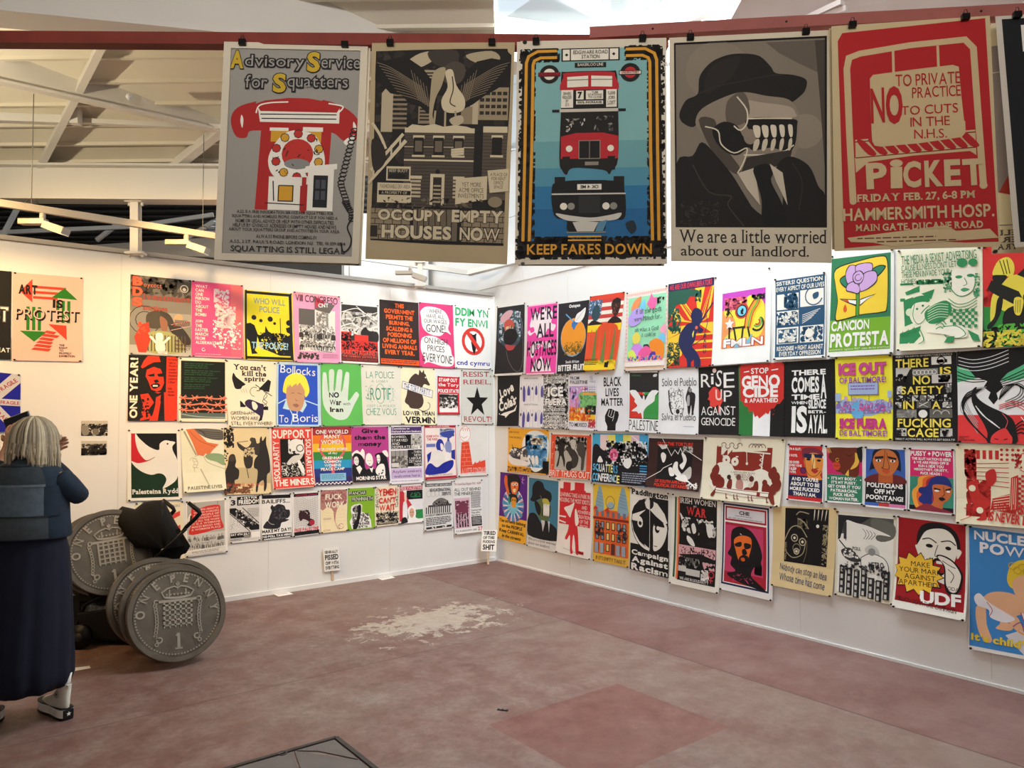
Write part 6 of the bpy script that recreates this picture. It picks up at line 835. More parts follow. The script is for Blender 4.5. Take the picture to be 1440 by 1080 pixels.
P('R', 'large cream poster with a brown factory, cogs and a family table in silhouette', (990.4,615,1105.7,618.2,1099,712.6,987,700), lambda: (
  [A('7a5a50',.8,22+i*5,12,3,180 if i%2 else 0,360 if i%2 else 180) for i in range(6)], [A('7a5a50',.8,62+i*4,14,4,180,360) for i in range(4)], G('8a2c20',18,14,24,14,24,28,32,18,32,28,38,18,38,22,80,18,80,13,86,13,86,50,18,50), G('e9e4d4',24,14,30,20,26,28), N('e9e4d4',26,28,46,30,3,4,2), E('e9e4d4',31,35,5), E('8a2c20',31,35,1.2), E('e9e4d4',42,37,4.6), E('8a2c20',42,37,1.2), L('e9e4d4',1.4,54,20,84,22), L('e9e4d4',1.4,76,22,74,56), [L('e9e4d4',.8,72+(i%2)*4,24+i*4,76-(i%2)*4,28+i*4) for i in range(7)], L('e9e4d4',.8,56,21,57,38), E('e9e4d4',57,39,1.5), GS('e9e4d4',18,44,36,40,44,52,60,52,76,46,90,60,86,88,16,84), 
  [GS('7a281e',*[a+x for a,x in zip((0,0,4,-3,7,4,5,14,0,16,-3,8),[px,py]*6)]) for px, py in ((16,46),(14,54),(17,62),(86,44),(90,52),(92,62),(88,68))], GS('7a281e',18,72,24,62,30,66,30,78,22,82,18,94,14,92,20,80), E('7a281e',23,63,3), GS('7a281e',34,78,36,66,40,66,40,80), E('3a2420',36,62,2.6), GS('b8847a',46,78,46,66,50,64,54,68,54,80), E('7a4a40',48,61,3), GS('7a281e',56,82,58,76,66,74,68,66,72,66,72,82), GS('d8c8b8',60,72,66,66,64,76), E('5a2a24',64,62,3), GS('7a281e',78,82,78,68,84,68,90,78,94,96,90,96,84,84), E('7a281e',80,66,3), R('efe8da',20,80,86,87), L('7a281e',.6,20,80,86,82,86,88,20,84,20,80), [L('7a281e',1,x,88,x+1,95,x+3,95) for x in (34,44,48,62,66,84)], R('8a2c20',72,82,76,88), T('7a4a40','CAPITALISM ALSO|DEPENDS ON|DOMESTIC|LABOUR',38,52,68,65,'n')), 'e9e1c8', lift=6, curl=.02)
P('R', 'red and navy poster of an orange faced woman in a red cap', (1108.5,624.4,1157.8,625.8,1159,707.8,1107.8,702.2), lambda: (
  R('c22a2a',3,2,97,57), R('1c2148',3,55,97,97), R('c22a2a',3,92,97,98), GS('7a2a3a',40,10,58,5,80,6,97,12,97,20,60,22,46,30), E('6a2a5a',44,46,8), A('1c1a2a',1.4,44,46,8,0,360), GS('e08a3c',48,22,70,14,97,20,97,44,90,52,96,60,62,60,54,48,48,36), G('1c2148',46,16,97,16,97,23,76,22,60,25,46,22), GS('f0c078',68,18,76,20,78,40,70,40), E('17151a',59,26,6,2), E('17151a',88,27,6,2), SP('17151a',1.4,74,24,70,40,78,42,86,40), GS('a82a2a',66,44,76,42,86,45,76,50), SP('17151a',1.2,48,22,52,44,64,54,80,54,94,44), T('f1efec',"I'M A SLUT.||I VOTE.||SO DOES|EVERYONE|I SLEEP|WITH.",5,6,40,52,'x','l'), T('f1efec',"AND YOU'RE|ABOUT TO BE|MORE FUCKED|THAN I AM.",8,58,90,91,'x')), 'ece9e8', lift=2, name='poster')
P('R', 'green and pink poster of a brown face in profile with closed eye', (1161,627,1214,628.5,1215.5,709.7,1162.5,705.7), lambda: (
  R('c8286a',3,3,97,52), R('2f7a5c',3,50,97,97), GS('6a2a1a',10,3,60,2,96,4,90,30,84,52,50,50,40,46,28,44,26,36,20,30,8,20,12,10), GS('c8442c',20,30,34,28,40,34,34,42,22,40), SP('17151a',1.2,22,34,30,35,38,34), SP('17151a',1.6,56,14,64,17,72,13), A('d8a83c',1.4,32,24,4,0,330), GS('e8b84a',80,10,90,20,84,34,66,40,78,26), GS('17151a',84,4,97,2,97,26,88,22), [L('e8b84a',1.4,2+i*4,2,8+i*4,12) for i in range(3)], G('e8b84a',52,50,62,40,62,52), T('f1efec',"IT'S MY BODY.|IT'S MY PUSSY.|GET OVER IT YOU|PATRIARCHAL|FUCK HEAD|WOMAN HATER.",6,54,92,95,'x'), E('f1efec',7,57,2,n=5), E('f1efec',93,58,2,n=5)), 'ece9e8', lift=3)
P('R', 'blue poster of a broad brown face above black and white block letters', (1216.5,628.5,1274.5,630,1276.5,717.7,1215.5,711.7), lambda: (
  R('3a60b0',3,3,97,60), R('17151a',3,56,97,92), R('3a60b0',3,92,36,97), R('d87aa8',58,92,97,97), R('c23a3a',36,92,60,97), GS('6a2424',2,58,8,50,30,44,70,44,92,48,97,58), G('b85a2c',34,58,34,40,68,40,68,58), GS('1c1a2a',18,20,26,4,76,4,86,20,86,40,78,36,22,36,12,40), GS('c8703a',20,22,30,8,50,3,72,8,82,24,74,38,62,46,42,46,28,38), G('17151a',24,16,46,14,46,18,26,20), G('17151a',56,14,78,17,76,20,58,18), E('f1efec',34,22,6,2), E('17151a',34,22,2.5,2), E('f1efec',68,22,6,2), E('17151a',68,22,2.5,2), SP('17151a',1.2,50,4,46,30,42,34,56,36,60,32,56,20,54,8), GS('c8502c',42,38,52,36,62,39,52,43), T('f1efec','POLITICIANS|OFF MY|POONTANG!',6,59,92,87,'x'), T('f1efec','NO WOMAN IS FREE',30,89,62,91,'b')), 'ece9e8', lift=2)
P('R', 'pink and green poster of a blue haired woman speaking under block letters', (1278.5,630,1342.3,632,1344.3,724.8,1277.9,717.7), lambda: (
  R('d8286a',3,2,97,46), R('3a8a74',3,44,97,93), R('17151a',3,90,97,97), GS('f0a03c',16,92,8,70,20,58,22,46,40,42,60,44,60,60,30,90), GS('e0602c',26,92,18,72,30,60,32,48,48,43,66,46,60,70,40,92), GS('a82a3a',34,92,28,74,38,62,40,50,54,44,70,50,60,74,46,92), GS('23307a',46,50,58,43,80,42,92,52,90,62,60,60,52,80,60,90,38,88,24,82,28,74,36,68,30,62,42,58), E('23307a',30,66,8), E('23307a',32,80,9), GS('c86a3a',52,60,60,55,84,56,94,62,88,76,76,84,72,94,44,94,56,80), G('17151a',56,60,70,62,70,64,56,63), G('17151a',80,62,92,59,92,62,80,64), E('f1efec',62,65,5,1.5), E('f1efec',86,65,4,1.5), SP('17151a',1.2,76,58,78,70,72,73), GS('17151a',66,76,74,74,80,77,72,80), GS('8a2a3a',14,96,40,86,60,90,86,94,90,97,14,97), T('f1efec','PUSSY + POWER',4,4,95,12,'x'), T('f1efec','THE SLUT NATION IS HERE|& WE ARE PISSED OFF !!!|RUN & HIDE YOU|MISOGYNIST, CRUSTY,|FUCK HEADS !',7,14,92,41,'x')), 'ece9e8', lift=3)
P('R', "cream poster in red line about a woman's work, cut by the right edge", (1344.3,624.5,1474,627,1474,745,1346.4,734.9), lambda: (
  N('c8302a',10,6,24,44,36,10,3), N(['c8302a','b82a26'],12,44,40,90,60,12,4), [R('c8302a',24+i*7,7,28+i*7,18) for i in range(4)], [E('c8302a',52+i*6,6+j*6,1.8,n=7) for i in range(6) for j in range(3)], [L('c8302a',.8,22,24+i*5,60,22+i*6) for i in range(6)], GS('c8302a',34,36,44,30,46,44,38,52), GS('c8302a',14,50,24,46,28,60,40,70,34,80,20,74), GS('c8302a',18,80,30,74,36,92,24,94,30,88), E('f1e6c8',19,55,4), E('f1e6c8',28,82,4), G('c8302a',42,66,66,58,68,84,40,80), [L('f1e6c8',.8,42,66+i*3,66,60+i*3.6) for i in range(6)], GS('f1e6c8',70,24,72,12,80,12,84,24,80,32,72,32), SP('c8302a',1,70,24,72,12,80,10,84,20,80,32,72,30), N('c8302a',66,10,74,30,16,4,7), [R('c8302a',70+c*3,36+r_*3,73+c*3,39+r_*3) for c in range(6) for r_ in range(16) if (c+r_) % 2], G('c8302a',62,40,70,36,70,80,60,76), [L('f1e6c8',.5,62+i*2,40,61+i*2,78) for i in range(4)], SP('c8302a',.8,6,96,20,88,10,80), T('c8302a',"A WOMAN'S WORK",40,72,98,84,'x',rot=5), T('c8302a','IS NEVER DONE',38,84,99,96,'x',rot=4)), 'f1e6c8', lift=7, curl=.02)
# ---- right wall, bottom row
P('R', 'purple and yellow carnival poster with a two faced jester', (704,663.7,742.3,668.4,740.7,765.7,701.4,756.3), lambda: (
  R('5a1f86',0,0,100,66), R('f0b02c',0,66,100,100), N('c8a0dc',80,3,90,14,14,3,9), E('e8e4ec',50,46,38), [G(('3a6ab0','4a9ac8')[i%2],50,48,50+40*math.cos(i*.449),48+24*math.sin(i*.449),50+40*math.cos(i*.449+.3),48+24*math.sin(i*.449+.3)) for i in range(14)], [A('c84a5a',1,50+34*math.cos(i*.449),48+20*math.sin(i*.449),3,0,360) for i in range(14)], E('6ac0d8',50,47,20), [L('e8e4ec',.8,50,47,50+20*math.cos(i*.5),47+12*math.sin(i*.5)) for i in range(12)], GS('1a1618',22,16,28,4,62,1,74,8,74,16,68,26,46,30,34,28), GS('e0662c',16,12,20,4,28,6,30,18,36,28,30,32,22,22), GS('e87a3c',42,14,66,12,68,22,56,31,46,28), E('f1efec',50,16,5,2), E('f1efec',62,15,5,2), E('17151a',50,16,2), E('17151a',62,15,2), GS('f1e0a0',50,23,60,22,58,27,52,27), GS('c83a2c',54,17,60,20,54,21), GS('1a1618',34,34,44,30,62,31,68,36,66,42,40,42), GS('2f8a6a',34,34,40,36,40,46,34,42), GS('e09a2c',46,36,62,36,60,48,52,50,46,46), E('17151a',50,39,2), E('17151a',58,39,2), T('17151a','The streets belong|to the PEOPLE|Keep CARNIVAL|in the streets',3,69,97,97,'b')), 'e8e0d4', lift=3)
P('R', 'small blue landlord poster of a jaw-clamped figure in a bowler hat', (743,668.4,786.6,673.8,784.6,777,741.7,767), lambda: (
  R('3f7a96',3,3,98,84), GS('17171a',14,28,16,14,30,6,48,8,56,16,74,20,78,28,70,34,46,30,20,36,8,34), GS('5a6a3a',34,34,56,30,72,34,76,50,60,62,44,60,30,50), GS('b8b04a',50,30,66,30,72,38,52,36), GS('17171a',22,34,34,36,44,44,40,54,28,48), R('17171a',48,38,74,54), [GS('e8e8e4',52+i*5,38,56+i*5,38,56+i*5,52,52+i*5,52) for i in range(4)], SP('8a8a6a',1.2,42,26,50,36,48,44), GS('17171a',3,84,3,58,16,52,30,54,50,66,70,62,90,66,97,72,97,85), G('c9c9cc',46,60,60,60,52,76), G('c9c9cc',68,60,74,60,72,76), G('17171a',58,60,66,60,68,80,58,80), T('5a5a60','We are a little worried|about our landlord.',5,87,95,97,'n','l')), 'dcd8d4', lift=2)
P('R', 'cream poster with a red block print figure shouting through a megaphone', (786.6,673.8,834.3,678.5,833,787,784,775.8), lambda: (
  R('d02a30',14,3,36,14), R('d02a30',48,2,76,14), R('d02a30',4,12,80,60), R('d02a30',50,14,94,60), G('ece4dc',36,14,48,12,48,3,36,4), GS('d02a30',36,46,50,44,56,56,60,66,64,84,66,96,58,96,54,82,48,72,46,88,50,96,42,96,38,74,30,80,24,78,32,66), GS('ece4dc',18,38,34,34,48,30,40,44,36,50,26,44), GS('ece4dc',50,40,54,38,62,54,54,60,50,50), L('ece4dc',3,4,50,24,50), L('ece4dc',3,4,56,24,58), L('ece4dc',2,4,64,24,66), N('d02a30',60,92,80,96,8,8,3), L('8a7a70',.6,20,92,70,96), T('ece4dc','LEARNING TAKE A PARK IN|HOUSING THE MOST IDIOTS',4,17,92,30,'n'), T('ece4dc','AND|POWERFUL|CREATIONS|OF THE|SPECIES',58,32,96,62,'n',jit=.2)), 'ece4dc', lift=4, curl=.02)
P('R', 'yellow poster of an orange terrace with grey tower blocks behind', (834.6,680.3,886.2,685,885,798.4,834.3,788), lambda: (
  R('e8c23c',0,0,100,34), R('e8662c',2,32,98,90), R('e8b84a',0,89,100,100), GS('8aa8b8',6,32,14,6,18,2,24,6,30,32), GS('8aa8b8',68,33,76,6,80,2,88,6,96,36), [L('5a7888',.7,10,10+i*4,26,12+i*4) for i in range(5)], [L('5a7888',.7,72,10+i*4,92,12+i*4) for i in range(5)], E('9ab0b8',50,26,10,5), A('3a4048',1,48,22,12,0,360,8,), R('8a2a1c',0,42,98,45), [R('6a7080',8+(i%6)*15,34+0,15+(i%6)*15,41) for i in range(6)], [(R('3a3230',7+c*15,47+r_*14,17+c*15,57+r_*14), R(('8a94a0','f0c86a')[c in (2,3)],9+c*15,48+r_*14,15+c*15,56+r_*14)) for c in range(6) for r_ in range(3)], R('5a3230',52,74,62,88), [R('9aa4b0',6+c*15,75,16+c*15,88) for c in (0,1,4,5)], N('3a3036',6,50,30,66,14,7,3), N('3a3036',70,52,96,68,14,7,4), A('26282c',1.2,18,58,12,0,300), A('26282c',1.2,84,60,12,0,300), GS('c83a2a',2,32,8,28,14,32), GS('c83a2a',34,33,42,29,46,34), T('5a3a2a',"IF IT'S EMPTY TAKE IT",10,92,92,97,'n')), 'e8c23c', lift=2, curl=.005)
P('R', 'black and white campaign against racism poster with a split mask face', (886.8,685,942,693.3,941.5,813,887.3,799.5), lambda: (
  R('151315',48,9,97,76), R('151315',0,68,100,100), E('151315',50,42,48,32), E('ebe6dc',50,42,46,31,a0=90,a1=270), G('151315',4,42,50,20,50,74), E('151315',50,42,46,31,a0=-90,a1=90), G('151315',4,40,4,30,10,22,24,14,40,12,40,20,50,22,30,27,4,33), G('151315',4,40,22,36,38,38,42,70,24,64,8,52), G('ebe6dc',52,12,70,15,88,26,95,36,90,38,66,30,52,24), E('151315',50,16,11,7), G('ebe6dc',38,16,44,10,50,9,50,24,42,22), GS('ebe6dc',62,40,92,38,92,52,80,66,62,72,60,60), E('ebe6dc',20,40,13,7,a0=180,a1=360), E('ebe6dc',26,42,7,5), E('151315',26,42,4), E('151315',75,42,13,7,a0=180,a1=360), E('151315',70,45,6,5), E('ebe6dc',72,44,4), L('ebe6dc',1,51,12,51,72), L('151315',1.4,62,66,70,66), G('ebe6dc',36,66,50,70,50,74,42,70), T('151315','Paddington',4,1,96,10,'x'), T('ebe6dc','Campaign',4,75,98,83,'x'), T('ebe6dc','Against',5,83,98,92,'x'), T('ebe6dc','Racism',4,91.5,98,99.5,'x')), 'ebe6dc', lift=3)
P('R', 'tall black Irish women at war poster in a wide white margin', (945.3,694,1014.8,702.5,1013.3,834.6,943,819.3), lambda: (
  R('151415',16,2,92,94), R('2f5a3c',7,3,11,92), R('e8b88a',12,3,14,93), R('e0683c',14,3,17.5,93), N('e8e4dc',22,24,90,42,40,10,3), GS('e8e4dc',18,20,24,24,22,28), GS('151415',38,28,48,23,58,32,54,44,42,42), GS('e8e4dc',42,32,48,30,52,38,46,41), GS('151415',58,30,70,28,74,44,60,44), GS('e8e4dc',72,30,82,28,84,40,76,42), GS('e8e4dc',34,44,44,47,50,54,42,54,34,49), R('dca8ac',17,55,91,69), N(['151415','5a3238'],20,56,91,70,46,7,5,.4), G('151415',17,66,91,80,91,66,60,62), N(['6a6866','151415','b8b4ac'],20,68,60,78,60,7,6), R('c9c6be',18,78,34,84), R('c9c6be',34,80,62,87), N('dca8ac',66,70,90,78,10,7,8), N(['efe9e2','151415'],64,78,80,90,40,6,9), A('c83a44',1.6,84,82,5,0,360), L('c83a44',1.6,84,84,84,91), L('c83a44',1.6,80,88,88,88), T('efeae4','IRISH WOMEN',18,3,90,9,'s'), T('efeae4','at',46,10,52,12,'n'), T('d83a38','WAR',32,12,72,22,'S'), T('efeae4','WE ARE IN SOLIDARITY',22,90,80,93,'s')), 'ece8dc', lift=4, curl=.02)
P('R', 'pink and red poster of a long haired bearded man in a black beret', (1015.4,704,1087,713,1088.3,845,1013.3,827.8), lambda: (
  R('1f2a52',3,2,93,93), R('efece8',6,4,90,91), R('b02438',8,5,88,21), R('dedbe0',11,7,85,19), R('b02438',8,23,88,90), R('c8406a',8,26,82,78), GS('161316',20,38,24,30,40,26,60,30,74,42,80,54,78,62,74,72,66,68,60,78,72,84,86,90,86,92,60,90,40,88,20,84,14,80,30,76,20,70,22,62,14,58,20,50), GS('e8702a',26,42,40,36,58,37,60,46,56,56,52,64,44,68,36,64,30,54), GS('161316',28,46,40,43,40,48,30,49), GS('161316',46,44,58,44,58,48,48,50), GS('161316',42,52,48,50,52,55,44,57), GS('161316',36,62,44,57,54,58,54,64,60,62,52,70,40,70), GS('d8602a',40,61,46,60,48,63,42,64), L('efece8',1,38,34,41,35), N('161316',66,62,80,76,12,10,3), N('c8406a',22,78,70,88,14,6,4,.3), T('1a1618','CHE',36,9,56,13,'S'), K('6a6870',28,14.5,64,15.6,1), K('6a6870',14,17.4,84,18.6,1)), 'ece9e6', lift=3, curl=.015)
P('R', 'tan poster of a black scratched face and raised hand with blue scrawl', (1088.3,711,1178,714.6,1172.4,838.9,1086.3,822), lambda: (
  R('0f0e10',20,2,88,68), N('8a8066',40,14,56,26,30,8,3), SP('a89c7c',1.4,38,10,44,6,58,8), SP('a89c7c',1.4,40,14,50,18,58,26), SP('a89c7c',1.4,20,42,30,26,44,24,56,36), SP('a89c7c',1.2,22,44,22,54,34,62,50,56,54,40), [(A('b8ac90',1.4,x,y,5,0,360), E('e4dcc8',x,y,2)) for x, y in ((36,38),(49,42))], A('8a8066',1.2,40,50,6,0,360), A('c8bca0',1.4,40,54,4,0,360), E('d8ccb4',40,54,2), [GS('e4dcc8',66+i*6,4,67.5+i*6,4,66+i*5.6,16) for i in range(4)], E('f1ece0',72,22,2.4), N('a89c7c',80,20,88,66,36,7,5,.3), SP('6a624c',1,56,40,56,54,52,66), N('8a8066',20,44,24,66,14,6,6,.4), T('1f4470','Nobody can stop an Idea',14,72,90,83,'n',jit=.3,rot=4), T('1f4470','Whose time has come',14,83,88,93,'n',jit=.3,rot=3)), 'e0c896', lift=5, curl=.02)
P('R', 'black and white poster of a giant hand over a metro pig figure and terraces', (1176,718.5,1261,725.3,1258.4,850.5,1174.7,835.6), lambda: (
  R('f0ede4',4,3,96,96), R('565650',4,4,96,26), G('25252a',4,4,60,4,40,14,14,16,8,32,4,34), GS('6a6a62',60,6,96,10,96,26,70,30), GS('efece4',18,10,34,12,52,14,70,18,92,24,70,24,66,34,54,34,44,28,20,32,16,22), [SP('4a4a4a',.8,46+i*6,18+i,52+i*5,24,48+i*4,30) for i in range(4)], SP('25252a',1.2,18,10,14,20,18,34), R('3a3a3e',14,12,19,32), SP('25252a',2,6,34,20,44,30,48), GS('3a3a3e',10,46,24,42,36,48,44,56,30,58,16,54), N('efece4',14,44,40,54,16,5,3), GS('c9c9c4',50,42,60,36,72,40,74,50,60,50), GS('f0ede4',44,52,60,46,82,50,90,62,84,74,64,76,50,66), SP('3a3a3e',1.2,44,52,60,46,82,50,90,62,84,76,60,76,46,64,44,52), E('8e8e8a',62,44,6), [(R('2a2a2e',8+c*12.4,64+r_*8+(c%3)*1.5,18+c*12.4,72+r_*8+(c%3)*1.5), R('c9c6be',10+c*12.4,66+r_*8+(c%3)*1.5,14+c*12.4,71+r_*8+(c%3)*1.5)) for c in range(7) for r_ in range(4) if not (r_ == 0 and c in (4,5))], N(['2a2a2e','6a6a6a'],8,58,90,70,30,7,5), N('2a2a2e',78,62,92,80,10,6,8), T('25252a','METRO',58,55,82,62,'b',rot=-4), T('3a3a3e','POLL',30,40,44,44,'b')), 'e4dec8', lift=3)
P('R', 'deep red UDF poster of a shouting man beside a yellow starburst', (1261.6,725,1361.6,737.7,1361.6,872,1258.4,851.6), lambda: (
  R('a0161e',3,1,97,92), GS('191414',30,26,34,10,48,3,70,3,86,12,90,28,82,34,40,34), GS('efe8da',34,24,44,12,66,8,80,14,86,28,82,42,74,54,56,60,42,54,34,42,30,32), GS('efe8da',28,30,33,30,34,40), GS('efe8da',86,28,92,30,86,38), SP('191414',1.6,38,22,48,20,58,24), SP('191414',1.6,64,22,76,20,84,24), E('191414',48,28,5,2), E('191414',74,28,4,2), SP('191414',1,60,26,56,38,66,38), GS('191414',52,46,58,40,72,42,74,52,68,60,54,58), GS('a0161e',56,44,70,44,72,54,56,54), R('efe8da',58,43,69,46), GS('efe8da',56,62,54,54,66,58,74,50,72,66), N('191414',38,40,54,52,14,4,3,.3), GS('191414',70,68,68,48,58,38,66,36,80,40,92,50,94,60,88,74,76,76), GS('efe8da',72,66,70,48,60,39,66,37.5,80,42,90,52,91,60,86,72,78,73), SP('191414',1,74,50,82,56,78,64), SP('191414',1,66,42,76,46,84,48),
  G('191414',*sum([[32+math.cos(i*math.pi/13)*(38 if i%2==0 else 29), 60+math.sin(i*math.pi/13)*(24 if i%2==0 else 17.5)] for i in range(26)], [])), G('f0c03c',*sum([[32+math.cos(i*math.pi/13)*(36 if i%2==0 else 28), 60+math.sin(i*math.pi/13)*(22.6 if i%2==0 else 16.8)] for i in range(26)], [])), T('191414','MAKE|YOUR MARK|AGAINST|APARTHEID!!',6,47,66,73,'n',rot=-3), T('4a1216','JODAC',72,68,94,73,'n'), T('f6f1ea','UDF',38,76,93,89,'x',rot=-4), T('4a1216','MILLION SIGNATURE CAMPAIGN',6,88,88,93,'n',rot=3)), 'f0ece2', lift=4, curl=.04)
P('R', 'blue nuclear power poster of a curly haired toddler, cut by the right edge', (1361.6,738.7,1497,756,1500,937,1363.8,911.2), lambda: (
  R('3f88cc',1,1,99,97), GS('e8c83c',42,38,46,28,58,22,76,22,82,34,80,44,62,42,50,46,44,44), GS('e8b48c',48,40,60,34,76,36,82,48,76,56,60,58,50,50), GS('e8b48c',12,62,24,52,46,50,66,56,80,60,84,80,66,82,58,66,44,70,22,66), GS('e8b48c',8,66,18,62,20,78,26,90,18,92,10,82), GS('e8b48c',40,68,52,68,60,76,84,84,96,90,70,86,50,78), GS('e8b48c',36,72,48,76,44,80,30,80,34,76), GS('ebe6ea',6,58,12,54,22,60,40,66,50,70,40,74,24,72,22,66,10,64), SP('b83a4a',.8,20,60,26,66,22,72), G('ebe6ea',56,64,99,74,99,84,60,72), L('b03a6a',1,56,64,62,76,99,88), G('d8d4d8',40,84,56,78,99,94,99,97,60,97), G('f0a03c',52,78,99,92,99,94,54,80), SP('8a3a8a',1,48,76,56,72,60,80), E('5a6a80',62,46,1.4), E('5a6a80',74,46,1.4), SP('b07a5a',.8,66,46,68,50,65,51), SP('c85a5a',1.2,64,53,70,54,74,52), [A('d0a82c',1,48+i*5,28+i%2*3,4,0,300) for i in range(7)],
  T('efecee','NUCLEAR',7,3,88,11,'x'), T('efecee','POWER',13,12,84,21,'x'), T('e8c83c',"it's child's play",3,86,98,94,'x')), 'ece9e6', lift=3, curl=.02)
# ---------------------------------------------------------------- giant pennies
PEW = mat('786f64', .32, .85, .2, 7, .5, .5, 'dull_silver_coin'); PEWH = mat('aea495', .3, .5, .1, 12, .5, 0, 'worn_highlit_silver'); COPE = mat('5a4636', .5, .6, .15, 14, .5, .2, 'brown_coin_edge')  # raised relief coloured lighter, partly wear, partly painted-in highlights
def extr(name, polys, h, m, parent, z0=0):                     # flat shapes raised by h
    V, Fc = [], []
    for pts, tris in polys:
        n = len(V); k = len(pts); V += [(x, y, z0) for x, y in pts]+[(x, y, z0+h) for x, y in pts]
        ed = {}
        for t in tris:
            for i in range(len(t)):
                e = (t[i], t[(i+1) % len(t)]); q = (min(e), max(e)); ed[q] = None if q in ed else e
            Fc.append(tuple(n+k+i for i in t))
        for e in ed.values():
            if e: Fc.append((n+e[0], n+e[1], n+k+e[1], n+k+e[0]))
    return pyd(name, V, Fc, m, parent)
def shp(*a):
    pts = [(a[i], a[i+1]) for i in range(0, len(a), 2)]; return (pts, tessellate_polygon([[Vector((x, y, 0)) for x, y in pts]]))
def ringp(cx, cy, r, w, n=10, sy=1.0, rot=0):
    pts = []
    for q in (r, r-w): pts += [(cx+q*math.cos(2*math.pi*i/n+rot), cy+q*sy*math.sin(2*math.pi*i/n+rot)) for i in range(n)]
    return (pts, [t for i in range(n) for t in ((i, (i+1) % n, n+(i+1) % n), (i, n+(i+1) % n, n+i))])
def strokep(P, w):
    P = [Vector(p) for p in P]; n = len(P); l, r = [], []
    for i in range(n):
        d = (P[min(i+1, n-1)]-P[max(i-1, 0)]).normalized(); nn = Vector((-d.y, d.x))*w/2; l.append(P[i]+nn); r.append(P[i]-nn)
    return ([(q.x, q.y) for q in l+r], [t for i in range(n-1) for t in ((i, i+1, n+i+1), (i, n+i+1, n+i))])
RC = .30
def make_coin(label):
    root = empty('giant_penny', (0, 0, 0), label, 'coin', 'giant one penny coins')
    prof = [(0, .0), (.262, .0), (.268, .007), (.296, .008), (.3, .004), (.3, -.036), (.296, -.04), (.268, -.04), (.262, -.034), (0, -.034)]; n = 72
    V, Fc = [], []
    for r, z in prof: V += [(r*math.cos(2*math.pi*k/n), r*math.sin(2*math.pi*k/n), z) for k in range(n)]
    for i in range(len(prof)-1):
        for k in range(n): Fc.append((i*n+k, i*n+(k+1) % n, (i+1)*n+(k+1) % n, (i+1)*n+k)[::-1])
    o = pyd('disc', V, Fc, [PEW, COPE], root)
    for f in o.data.polygons:
        if 4*n <= f.index < 5*n: f.material_index = 1
    bd = []
    for k in range(84):
        a = 2*math.pi*k/84; bd.append(shp(*sum([[.252*math.cos(a)+.0052*math.cos(t*math.pi/3), .252*math.sin(a)+.0052*math.sin(t*math.pi/3)] for t in range(6)], [])))
    tag(extr('bead_ring', bd, .006, PEWH, root), None, None)
    L_ = []
    for ch, a in zip('ONEPENNY', (177, 152, 126, 98, 76, 54, 29, 4)):
        vs, ts, w = glyph(ch, 'S'); t = math.radians(a); s = .075; c_, s_ = math.cos(t-math.pi/2), math.sin(t-math.pi/2); q = []
        for x, y in vs:
            x, y = (x-w/2)*s*.85, y*s; q.append((.197*math.cos(t)+x*c_-y*s_, .197*math.sin(t)+x*s_+y*c_))
        L_.append((q, ts))
    extr('lettering', L_, .009, PEWH, root)
    pc = [shp(-.125,.072,.125,.072,.125,.088,-.125,.088)]
    for i in range(6): pc.append(shp(-.082+i*.0328-.006,-.075,-.082+i*.0328,-.092,-.082+i*.0328+.006,-.075,-.082+i*.0328+.006,.072,-.082+i*.0328-.006,.072))
    for j in range(5): pc.append(shp(-.088,-.07+j*.031-.005,.088,-.07+j*.031-.005,.088,-.07+j*.031+.005,-.088,-.07+j*.031+.005))
    extr('portcullis', pc, .010, PEWH, root)
    cr = [strokep([(-.08,.105),(-.04,.098),(0,.096),(.04,.098),(.08,.105)], .014), strokep([(-.08,.105),(-.098,.135),(-.06,.16),(-.02,.17),(0,.158),(.02,.17),(.06,.16),(.098,.135),(.08,.105)], .009), strokep([(-.05,.11),(-.05,.15)], .008), strokep([(.05,.11),(.05,.15)], .008), ringp(0,.182,.012,.012), strokep([(0,.15),(0,.2)], .006), strokep([(-.012,.19),(.012,.19)], .006)]
    for i in range(7): cr.append(ringp(-.066+i*.022,.12,.007,.007,6))
    extr('crown', cr, .011, PEWH, root)
    for s in (-1, 1):
        ch_ = [ringp(s*.13,.08,.016,.008)]
        for i in range(10):
            a = i/9; ch_.append(ringp(s*(.138-.012*math.sin(a*3)+.0*a), .058-a*.185, .0115, .006, 8, 1.15, i))
        ch_.append(ringp(s*.112,-.155,.02,.008)); ch_.append(strokep([(s*.14,-.13),(s*.12,-.15)], .012)); ch_.append(ringp(s*.128,-.18,.013,.006))
        extr('chain', ch_, .010, PEWH, root)
    extr('numeral', [shp(-.006,-.215,.012,-.215,.009,-.125,-.004,-.122,-.018,-.14,-.006,-.142), shp(-.02,-.222,.024,-.222,.024,-.212,-.02,-.212)], .006, PEWH, root)
    return root
coin0 = make_coin('giant silver penny coin on the floor, front of the lower stack, fully in view')
def copy_thing(root, label):
    r = root.copy(); C.objects.link(r); r['label'] = label
    for ch in list(root.children):
        c = ch.copy(); C.objects.link(c); c.parent = r
        for g_ in ch.children: d = g_.copy(); C.objects.link(d); d.parent = c
    return r
TOCAM = lambda p: (O-p).normalized()
def pose_coin(o, x, y, d, right, up, roll):
    p = dp(x, y, d); n = TOCAM(p); n = (n + R0*right + Z*up).normalized()
    ux = R0-n*R0.dot(n); ux.normalize(); uy = n.cross(ux); a = math.radians(roll)
    ux, uy = ux*math.cos(a)+uy*math.sin(a), uy*math.cos(a)-ux*math.sin(a)
    o.matrix_world = Matrix.Translation(p) @ Matrix((ux, uy, n)).transposed().to_4x4()
